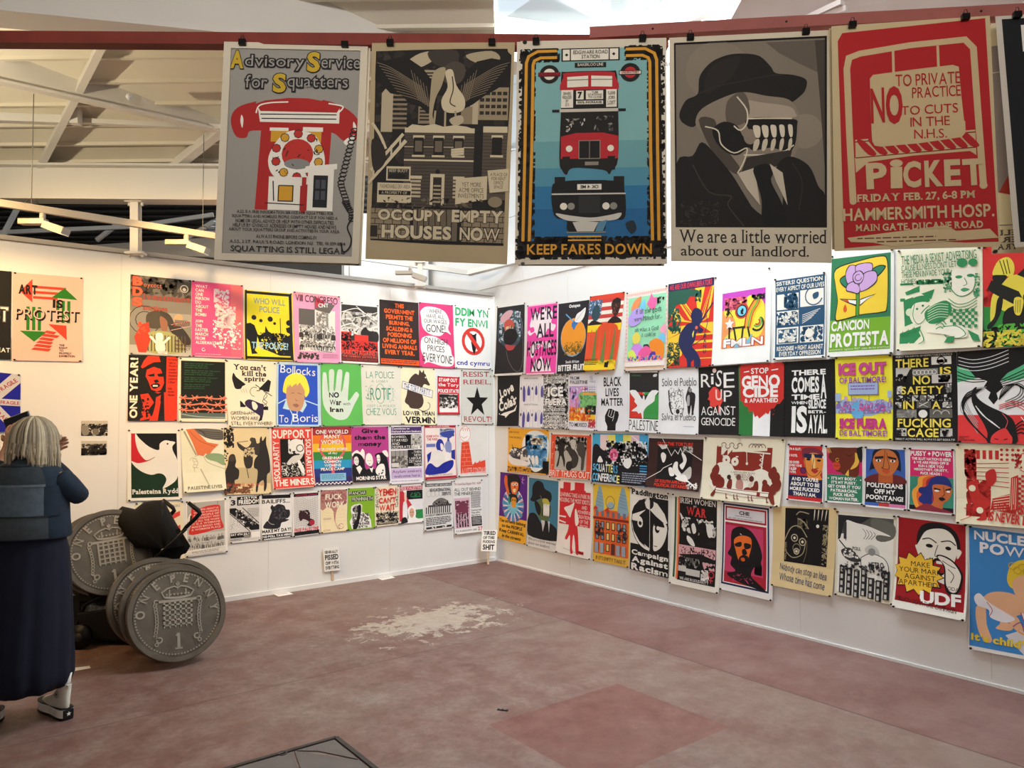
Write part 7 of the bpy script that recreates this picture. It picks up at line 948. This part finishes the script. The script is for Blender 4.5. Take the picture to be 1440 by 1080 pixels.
for i, (lab, a) in enumerate((('', (250, 862, 4.90, .26, .10, 10)),
    ('penny coin second in the lower stack, just behind the front coin', (238, 857, 5.03, .20, .10, 2)),
    ('penny coin third in the lower stack, its beaded top right edge showing', (249, 849, 5.12, .28, .12, -8)),
    ('penny coin at the back of the lower stack, showing furthest left', (219, 846, 5.2, .22, .10, 14)),
    ('penny coin on the pushchair seat, front of the upper stack under the hood', (157, 776, 5.36, .25, .12, 16)),
    ('penny coin second in the upper stack, a thin crescent behind the front one', (149, 779, 5.43, .22, .12, 30)),
    ('penny coin third in the upper stack on the pushchair, edge showing', (145, 783, 5.50, .30, .10, 50)),
    ('penny coin at the back of the upper stack, nearest the woman', (141, 778, 5.57, .2, .14, 70)),
    ('penny coin low in shadow behind the woman, under the upper stack', (152, 853, 5.5, -.1, .05, 40)))):
    c = coin0 if i == 0 else copy_thing(coin0, lab); pose_coin(c, *a)

# ---------------------------------------------------------------- pushchair
BLK = mat('0d0d0f', .85, noise=.1, scale=20, name='black_fabric'); BLM = mat('121214', .4, .3, name='black_frame'); SIL = mat('9a9a98', .3, .9)
pb = onfloor(160, 912); pc_ = empty('pushchair', pb, 'black fabric pushchair with raised hood and hooked handles, loaded with giant coins', 'pushchair')
hin = [dp(231, 773, 5.36)-pb, dp(236, 771, 5.78)-pb]
bows = [((190, 768), .1), ((172, 750), .1), ((161, 733), .1), ((160, 724), .16), ((172, 713), .2), ((190, 717), .27), ((203, 707), .3), ((216, 705), .3), ((229, 704), .3), ((246, 735), .3), ((264, 766), .3)]
V, Fc = [], []; nb = 12
for (x, y), wd in bows:
    ap = dp(x, y, 5.57)-pb
    for k in range(nb+1):
        t = math.pi*k/nb; w_ = (1-math.cos(t))/2; s_ = math.sin(t)**.5
        base = hin[0].lerp(hin[1], w_); V.append(base + (ap-(hin[0]+hin[1])/2)*s_)
nbw = len(bows)
for i in range(nbw-1):
    for k in range(nb): a = i*(nb+1)+k; Fc.append((a, a+1, a+nb+2, a+nb+1))
hd = pyd('hood', V, Fc, BLK, pc_, smooth=True); md = hd.modifiers.new('thickness', 'SOLIDIFY'); md.thickness = .006
for i in (3, 5, 8): tube('hood_bow', [V[i*(nb+1)+k] for k in range(nb+1)], .006, BLM, hd, 6)
tube('hinge_knob', [hin[0]-FH*.012, hin[0]-FH*.03], .012, SIL, pc_, 8)
def pp_(x, y, d): return dp(x, y, d)-pb
# seat back, seat and lower basket
def quadbox(name, near, d0, d1, m, bev=.01):
    vs = [pp_(x, y, d0) for x, y in near]+[pp_(x, y, d1) for x, y in near]; n = len(near)
    fs = [tuple(range(n)), tuple(range(2*n-1, n-1, -1))]+[(i, (i+1) % n, (i+1) % n+n, i+n)[::-1] for i in range(n)]
    o = pyd(name, vs, fs, m, pc_); b = o.modifiers.new('bevel', 'BEVEL'); b.width = bev; b.segments = 3; return o
quadbox('back_rest', [(212, 760), (252, 742), (268, 768), (262, 778), (255, 780), (252, 790), (236, 800), (216, 800)], 5.42, 5.75, BLK)
quadbox('seat', [(112, 832), (170, 836), (225, 812), (240, 795), (246, 806), (228, 832), (180, 852), (108, 846)], 5.3, 5.78, BLK)
quadbox('footrest_panel', [(100, 838), (114, 836), (112, 872), (104, 900), (96, 898)], 5.3, 5.72, BLK)
quadbox('shopping_basket', [(108, 862), (190, 850), (222, 868), (214, 903), (118, 900)], 5.28, 5.7, BLK, .015)
for d in (5.3, 5.8):
    tube('frame_tube', [pp_(98, 900, d), pp_(120, 850, d), pp_(170, 826, d), pp_(231, 773, d), pp_(262, 744, d)], .009, BLM, pc_)
    tube('rear_leg', [pp_(170, 826, d), pp_(212, 905, d)], .01, BLM, pc_)
for nm, x0, y0, d in (('handle', 0, 0, 5.34), ('handle', -36, -4, 5.85)):
    h = tube(nm, [pp_(232+x0, 773+y0, d), pp_(256+x0, 748+y0, d)], .006, SIL if x0 == 0 else BLM, pc_, 8)
    tube('grip', [pp_(256+x0, 748+y0, d), pp_(262+x0, 741+y0, d), pp_(276+x0, 728+y0, d), pp_(281+x0, 722+y0, d), pp_(279+x0, 718+y0, d), pp_(265+x0, 707+y0, d)], [.009, .014, .015, .016, .016, .013], BLM, h, 10)
    bar('lever', pp_(268+x0, 733+y0, d), pp_(269+x0, 725+y0, d), .01, .008, BLM, h)
for (x, d) in ((112, 5.22), (206, 5.24), (118, 5.75), (210, 5.78)):
    c0 = dp(x, 900, d); c0.z = .085; c0 = c0-pb; w = tube('wheel', [c0-FH*.018, c0+FH*.018], .085, BLM, pc_, 20); tube('hub', [c0-FH*.022, c0+FH*.022], .03, mat('2a2a2c', .5), w, 12)
tube('axle', [pp_(206, 905, 5.24)*1, pp_(210, 899, 5.78)*1], .008, BLM, pc_)

# ---------------------------------------------------------------- woman seen from behind
PV = 4.0; K1 = PV/F; pu = (42-720)*K1
P0 = at(pu, PV, 0); man = empty('person', P0, 'woman from behind in patchwork denim jacket, long navy skirt and white platform high-tops', 'person', rz=math.atan2(R0.y, R0.x))
SKIN = mat('b98468', .55, noise=.05, name='skin'); HAIR = [mat('b3a285', .5, noise=.15, scale=40), mat('8c7f6a', .5, noise=.12, scale=40), mat('cbbd9f', .5, noise=.1, scale=40), mat('5d5142', .6, noise=.1, scale=40)]
def skel(name, verts, edges, m, parent, sub=2):
    me = bpy.data.meshes.new(name); me.from_pydata([v[:3] for v in verts], edges, []); o = link(name, me, parent, [m])
    sk_ = o.modifiers.new('skin', 'SKIN'); sk_.use_smooth_shade = True
    for i, v in enumerate(verts):
        r = v[3]; me.skin_vertices[0].data[i].radius = (r, r) if not isinstance(r, tuple) else r
    me.skin_vertices[0].data[0].use_root = True
    s_ = o.modifiers.new('sub', 'SUBSURF'); s_.levels = sub; s_.render_levels = sub
    return o
bv = [(0, 0, .95, .13), (0, 0, 1.1, .12), (0, 0, 1.24, .11), (0, .0, 1.31, .065), (0, .01, 1.39, .048), (.01, .02, 1.44, .055), (.012, .03, 1.49, .085), (.012, .02, 1.54, .07),
      (.09, 0, 1.29, .045), (.18, .0, 1.265, .045), (.235, .06, 1.17, .036), (.08, .2, 1.27, .03), (-.11, .31, 1.375, .024),
      (-.09, 0, 1.29, .045), (-.18, .0, 1.265, .045), (-.28, .08, 1.19, .036), (-.275, .17, 1.33, .03), (-.27, .24, 1.44, .024),
      (.09, 0, .86, .1), (.12, .0, .5, .062), (.17, .04, .28, .045), (.179, .053, .16, .028), (.15, .09, .08, .022),
      (-.09, 0, .86, .1), (-.12, -.08, .5, .062), (-.133, -.175, .28, .045), (-.135, -.17, .16, .028), (-.14, -.12, .08, .022)]
be = [(0, 1), (1, 2), (2, 3), (3, 4), (4, 5), (5, 6), (6, 7), (3, 8), (8, 9), (9, 10), (10, 11), (11, 12), (3, 13), (13, 14), (14, 15), (15, 16), (16, 17), (0, 18), (18, 19), (19, 20), (20, 21), (21, 22), (0, 23), (23, 24), (24, 25), (25, 26), (26, 27)]
def hand(i0, base, fwd, side):                                 # palm and five bent fingers
    b = Vector(base); f = Vector(fwd).normalized(); s = Vector(side).normalized(); dn = f.cross(s)
    bv.append((*(b+f*.05), .026)); pi = len(bv)-1; be.append((i0, pi))
    for k, (off, ln) in enumerate(((-.03, .062), (-.01, .072), (.01, .068), (.03, .055))):
        a = b+f*.085+s*off; bv.append((*a, .0105)); be.append((pi, len(bv)-1))
        bv.append((*(a+f*ln*.5+dn*.012), .009)); be.append((len(bv)-2, len(bv)-1)); bv.append((*(a+f*ln*.85+dn*.034), .0075)); be.append((len(bv)-2, len(bv)-1))
    a = b+f*.035-s*.038; bv.append((*a, .012)); be.append((pi, len(bv)-1)); bv.append((*(a+f*.04-s*.02+dn*.02), .009)); be.append((len(bv)-2, len(bv)-1))
hand(12, (-.11, .31, 1.375), (.25, .35, .35), (.1, -.3, 1)); hand(17, (-.27, .24, 1.44), (-.05, .35, .9), (1, .1, .1))
skel('body', bv, be, SKIN, man)
# face, on the far side of the head
for s in (-1, 1): box('ear', (.012+s*.083, .03, 1.475), X*.008, Y*.012, Z*.02, SKIN, man, bevel=.006)
pyd('nose', [(.012, .135, 1.47), (0, .1, 1.455), (.024, .1, 1.455), (.012, .105, 1.5)], [(0, 1, 2), (0, 2, 3), (0, 3, 1), (1, 3, 2)], SKIN, man)
def loft(name, rings, m, parent, n=32, fold=0, nf=9, cap=False, seed=1, a0=0, a1=360, off=0):
    r_ = random.Random(seed); ph = [r_.random()*6 for _ in range(3)]; V, Fc = [], []; full = a1-a0 >= 360; cnt = n if full else n+1
    for j, (cx, cy, z, rx, ry) in enumerate(rings):
        for k in range(cnt):
            t = math.radians(a0+(a1-a0)*k/n); fo = 1+fold*(.6*math.sin(nf*t+ph[0]+j*.15)+.4*math.sin(nf*1.7*t+ph[1]-j*.3))*(j/max(1, len(rings)-1))
            V.append((cx+(rx*fo+off)*math.cos(t), cy+(ry*fo+off)*math.sin(t), z+(.006*math.sin(nf*t+ph[2]) if fold and j == len(rings)-1 else 0)))
    for j in range(len(rings)-1):
        for k in range(n):
            a, b = j*cnt+k, j*cnt+(k+1) % cnt; Fc.append((a, b, b+cnt, a+cnt)[::-1])
    if cap: Fc.append(tuple(range(cnt))); Fc.append(tuple((len(rings)-1)*cnt+k for k in range(cnt))[::-1])
    return pyd(name, V, Fc, m, parent, smooth=True)
NAVY = mat('0d1224', .8, noise=.2, scale=12, bump=.2, name='navy_cotton')
loft('skirt', [(0, 0, 1.0, .18, .13), (0, 0, .9, .205, .16), (0, -.01, .7, .22, .19), (.0, -.02, .5, .232, .21), (0, -.03, .34, .24, .225), (0, -.03, .24, .24, .225), (0, -.03, .195, .225, .21), (0, -.03, .19, .2, .185)], NAVY, man, 72, .085, 11)
JR = [(0, 0, .965, .215, .16), (0, 0, .975, .222, .165), (0, 0, 1.05, .212, .155), (0, 0, 1.18, .205, .15), (0, 0, 1.27, .2, .14), (0, 0, 1.325, .16, .115), (.0, 0, 1.36, .1, .085), (.005, .005, 1.385, .07, .068)]
den = lambda c, nm: mat(c, .85, noise=.16, scale=30, bump=.15, name=nm)
D1, D2, D3, D4, D5 = den('212e3d', 'blue_denim'), den('3a4248', 'washed_grey_denim'), den('5a6874', 'pale_blue_denim'), den('171c22', 'black_denim'), den('474e54', 'mid_grey_denim')
jk = loft('jacket', JR, D1, man, 40, .012, 5)
def slicep(name, z0, z1, a0, a1, m, off):
    rs = []
    zs = sorted({z0, z1, *[r[2] for r in JR if z0 < r[2] < z1]})
    for z in zs:
        for p, q in zip(JR, JR[1:]):
            if p[2] <= z <= q[2]:
                t = (z-p[2])/(q[2]-p[2]); rs.append(tuple(p[i]+(q[i]-p[i])*t for i in range(5))); break
    return loft(name, rs, m, jk, 14, 0, a0=a0, a1=a1, off=off)
slicep('yoke', 1.245, 1.36, 212, 318, D2, .006); slicep('back_panel', 1.085, 1.245, 214, 316, D3, .006); slicep('lower_panel', .972, 1.085, 205, 322, D5, .006); slicep('side_panel', 1.085, 1.33, 180, 212, D4, .006); slicep('side_panel', 1.085, 1.24, 316, 345, D1, .005)
slicep('seam', 1.238, 1.25, 212, 318, den('6e7a82', 'faded_seam'), .0085); slicep('seam', 1.08, 1.09, 205, 322, den('2c3236', 'dark_seam'), .0085)
slicep('collar', 1.345, 1.384, 200, 340, D2, .014)
skel('sleeve', [(.15, 0, 1.27, .068), (.19, .005, 1.255, .068), (.225, .03, 1.205, .06), (.24, .07, 1.165, .056), (.15, .14, 1.22, .05), (.06, .21, 1.28, .044), (-.04, .27, 1.335, .04)], [(i, i+1) for i in range(6)], D1, jk)
skel('sleeve', [(-.15, 0, 1.27, .068), (-.2, .005, 1.255, .068), (-.25, .04, 1.21, .062), (-.285, .08, 1.185, .056), (-.28, .13, 1.25, .05), (-.278, .17, 1.32, .044), (-.276, .19, 1.36, .04)], [(i, i+1) for i in range(6)], D4, jk)
# hair: a bob made of many tapered locks
rh = random.Random(5); HV, HF, HM = [], [], []
for i in range(300):
    th = rh.random()*2*math.pi; back = -math.sin(th)             # back of the head faces the viewer
    side = math.cos(th); end = 1.325+.03*rh.random()+(.045 if abs(side) < .38 and back > 0 else 0)+(-.02 if side > .6 else 0)
    if back < -.55: end = 1.5
    pts = []; hx, hy, hz = .012, .02, 1.47; sc_ = 1+.05*rh.random()
    for j in range(6):
        ph = math.radians(6+j*17); pts.append(Vector((hx+.108*sc_*math.sin(ph)*math.cos(th), hy+.112*sc_*math.sin(ph)*math.sin(th), hz+.122*sc_*math.cos(ph))))
    lastp = pts[-1]
    for j in range(1, 5):
        q = j/4; z = lastp.z+(end-lastp.z)*q; fl = 1+.10*q+.03*math.sin(i)
        pts.append(Vector((hx+(lastp.x-hx)*fl+(rh.random()-.5)*.008, hy+(lastp.y-hy)*fl+(rh.random()-.5)*.008, z)))
    r0 = .0085*(.7+.5*rh.random()); n = len(pts); b = len(HV); mi = 0 if rh.random() < .45 else (2 if rh.random() < .5 else 1)
    if abs(side) < .3 and back > 0 and rh.random() < .55: mi = 3 if rh.random() < .5 else 1
    prev = None
    for j, p in enumerate(pts):
        t = (pts[min(j+1, n-1)]-pts[max(j-1, 0)]).normalized(); s_ = (prev if prev else t.cross(Z)); s_ = (s_-t*s_.dot(t)).normalized(); prev = s_; q = t.cross(s_); rr = r0*(1 if j < n-2 else (.7 if j == n-2 else .15))
        for k in range(5): a = 2*math.pi*k/5; HV.append(p+(s_*math.cos(a)+q*math.sin(a))*rr)
    for j in range(n-1):
        for k in range(5): HF.append((b+j*5+k, b+j*5+(k+1) % 5, b+(j+1)*5+(k+1) % 5, b+(j+1)*5+k)); HM.append(mi)
hr = pyd('hair', HV, HF, HAIR, man, smooth=True); hr.data.polygons.foreach_set('material_index', HM)
# shoes
CAN = mat('d9d3c6', .75, noise=.06, scale=30, name='white_canvas'); RUB = mat('e8e4da', .5, noise=.05, name='white_rubber'); BRB = mat('151414', .6, name='black_rubber')
def shoe(hx, hy, ang):
    g_ = bpy.data.objects.new('shoe', None); C.objects.link(g_); g_.parent = man; g_.location = (hx, hy, 0); g_.rotation_euler.z = ang
    def sole(nm, z0, z1, m, ex=0, bow=0):
        out = [(-.032, 0), (-.036, .05), (-.034, .12), (-.042, .19), (-.036, .25), (-.015, .28), (.015, .28), (.036, .25), (.042, .19), (.034, .12), (.036, .05), (.032, 0), (.015, -.014), (-.015, -.014)]
        q = smooth(sum([list(p) for p in out], []), 3, True); P_ = [(q[i]*(1+ex), q[i+1]*(1+ex*.3)) for i in range(0, len(q), 2)]; n = len(P_)
        vs = [(x, y, z0+(bow*max(0, math.sin(y*11)) if z0 < .02 else 0)) for x, y in P_]+[(x, y, z1) for x, y in P_]
        return pyd(nm, vs, [tuple(range(n))[::-1], tuple(range(n, 2*n))]+[(i, (i+1) % n, (i+1) % n+n, i+n) for i in range(n)], m, g_)
    sole('outsole', 0, .014, BRB, .04); sole('midsole', .012, .058, RUB, .03); sole('foxing_stripe', .056, .060, BRB, .045)
    V = []; n = 20; Fc = []
    for (y0, L2, w, z) in ((.13, .135, .036, .058), (.115, .125, .036, .075), (.09, .098, .034, .092), (.062, .068, .033, .11), (.045, .053, .032, .135), (.04, .047, .033, .165), (.038, .046, .035, .185)):
        for k in range(n): t = 2*math.pi*k/n; V.append((w*math.cos(t), y0+L2*math.sin(t), z))
    for j in range(6):
        for k in range(n): a, b = j*n+k, j*n+(k+1) % n; Fc.append((a, b, b+n, a+n))
    pyd('upper', V, Fc, CAN, g_, smooth=True)
    tube('sock', [(0, .04, .15), (0, .04, .2), (0, .036, .235)], [.032, .034, .037], mat('e6e2da', .9, bump=.3, scale=60), g_, 14)
    box('pull_tab', (0, -.014, .18), X*.01, Y*.012, Z*.003, CAN, g_); box('heel_patch', (0, -.016, .034), X*.026, Y*.004, Z*.022, BRB, g_, bevel=.003)
    st = lambda c, r: [(c[0]+r*(1 if i % 2 == 0 else .42)*math.sin(i*math.pi/5), c[1]+r*(1 if i % 2 == 0 else .42)*math.cos(i*math.pi/5)) for i in range(10)]
    p_ = st((0, .034), .013); pyd('star', [(x, -.0215, z) for x, z in p_], [tuple(range(10))], RUB, g_)
    for sx in (-1, 1): p_ = st((.045, .13), .011); pyd('ankle_star', [(sx*.0345, y, z) for y, z in p_], [tuple(range(10))], BRB, g_); tube('ankle_ring', [(sx*.034, .045+.018*math.cos(t*.5), .13+.018*math.sin(t*.5)) for t in range(14)], .0012, mat('6a6a6a'), g_, 5)
shoe(.212, .03, math.radians(55)); shoe(-.13, -.21, math.radians(8))
ph_ = box('phone', at(0, 0, 0), X*.036, Y*.005, Z*.075, mat('23262c', .3), None, bevel=.004); ph_.location = P0+R0*-.285+FH*.335+Z*1.575; ph_.rotation_euler = (0, math.radians(70), math.atan2(R0.y, R0.x))
tag(ph_, 'phone in a pale case held up in front of the white haired woman', 'phone')
box('case_edge', (0, .006, 0), X*.038, Y*.003, Z*.077, mat('d4d2cc', .5), ph_); tube('lens', [(.02, -.006, .05), (.02, -.009, .05)], .008, mat('3a4a5a', .2), ph_, 10)

# ---------------------------------------------------------------- placards, papers, hatch
WOOD = mat('cdb596', .6, noise=.12, scale=25, name='pine')
def placard(label, q, st, foot, n, top, txt):
    p = onfloor(*foot); th = n
    pl = [hit(q[i], q[i+1], p, th) for i in (0, 2, 4, 6)]
    nn = th if th.dot(FH) < 0 else -th
    root = build_sheet('placard', pl, nn, .006, 0, 'f3f1ec', label, 'placard', 'hand lettered protest placards', txt, pins=0, thick=.008)
    a = hit(st[0], st[1], p, th); b = hit(st[2], st[3], p, th); b.z = max(b.z, .002); o_ = root.location
    ax = (a-b).normalized(); bar('stick', b-nn*.010-o_, a+ax*.12-nn*.010-o_, .022, .012, WOOD, root, up=nn)
    return root
f1 = onfloor(469, 823.3); lean = math.atan2(YW-f1.y-.03, .46)
placard('small white placard on a stick leaning against the left wall, generally pissed off', (454, 772, 476.3, 769.7, 478.3, 801.5, 456.2, 804), (467.6, 806, 469, 823.3), (469, 823.3), Vector((0, -math.cos(lean), math.sin(lean))), None,
  lambda: (T('2a2828','GENERALLY',8,9,90,22,'x',jit=.2), T('2a2828','PISSED',8,27,92,51,'x',jit=.15), T('2a2828','OFF WITH',9,56,90,72,'x',jit=.2), T('2a2828','EVERYTHING',8,76,92,92,'x',jit=.2)))
lean = .12
placard('small white placard on a stick standing in the corner of the room, tired of this', (678, 745.5, 699.3, 745, 697.8, 775.6, 676.4, 774.7), (687, 777, 686.5, 794), (686.5, 795), -FH*math.cos(lean)+Z*math.sin(lean), None,
  lambda: (T('2a2828','TIRED',12,5,90,24,'x',jit=.15), T('2a2828','OF THIS',10,29,84,43,'x',jit=.15), T('2a2828','FUCKING',10,48,88,62,'x',jit=.15), T('2a2828','SHIT',10,68,86,94,'x',jit=.15)))
def paper(label, q, grp='papers lying on the floor', lines=2):
    pl = [onfloor(q[i], q[i+1], .002) for i in (0, 2, 4, 6)]
    o = build_sheet('paper_label', pl, Z, .001, 0, 'f1efea', label, 'paper', grp, (lambda: K('c8a8a4', 15, 25, 85, 75, 4)) if lines else None, pins=0)
    return o
paper('white paper label on the floor left of the small placard', (381, 834, 401.6, 830.6, 412.5, 835.4, 391.9, 839))
paper('white paper label on the floor between the two placards', (525.6, 811, 543.8, 807.5, 556, 812.4, 537.7, 816))
paper('narrow white paper strip on the floor beside the navy skirt', (102, 939.6, 126, 936.5, 127.5, 939.8, 104.4, 944), lines=0)
IRON = mat('4a4440', .6, .4, .2, 20, .4, .3, 'rusted_iron')
c1, c2, c3 = onfloor(472.5, 1038), onfloor(319, 1080), onfloor(529, 1080); hx_, hy_ = c1.x, c1.y
hb = empty('floor_hatch', (hx_-.3, hy_-.3, 0), 'grey iron framed floor hatch with a cracked cover at the bottom edge', 'hatch'); o_ = hb.location
for a, b in (((hx_-.62, hy_, .004), (hx_, hy_, .004)), ((hx_, hy_, .004), (hx_, hy_-.6, .004)), ((hx_-.62, hy_, .004), (hx_-.62, hy_-.6, .004)), ((hx_-.62, hy_-.6, .004), (hx_, hy_-.6, .004))):
    bar('frame_edge', Vector(a)-o_, Vector(b)-o_, .022, .008, IRON, hb)
LID = mat('6d645e', .8, noise=.12, scale=8, bump=.4, name='worn_cover')
def lid(pts): n = len(pts); pyd('cover_piece', [(hx_+x-o_.x, hy_+y-o_.y, z) for z in (0, .005) for x, y in pts], [tuple(range(n))[::-1], tuple(range(n, 2*n))]+[(i, (i+1) % n, (i+1) % n+n, i+n) for i in range(n)], LID, hb)
lid([(-.6, -.02), (-.6, -.58), (-.33, -.58), (-.3, -.3), (-.23, -.02)]); lid([(-.22, -.02), (-.29, -.3), (-.32, -.58), (-.02, -.58), (-.02, -.3)]); lid([(-.21, -.02), (-.13, -.09), (-.02, -.285), (-.02, -.02)])
lr = onfloor(397, 1061)-o_; lr.z = .006; tube('lifting_eye', [lr+Vector((.02*math.cos(t*.52), .02*math.sin(t*.52), 0)) for t in range(13)], .004, IRON, hb, 6)
fs_ = onfloor(707, 999); fk = box('floor_socket', fs_+Z*.003, (X*.6-Y*.8)*.03, (X*.8+Y*.6)*.008, Z*.003, IRON); tag(fk, 'small dark metal socket plate set in the floor left of the red patch', 'socket')
for i, (x, y) in enumerate(((-.012, 0), (.012, 0))): tube('screw', [fs_+Vector((x*.6, -x*.8, .006)), fs_+Vector((x*.6, -x*.8, .008))], .004, SIL, fk, 6)
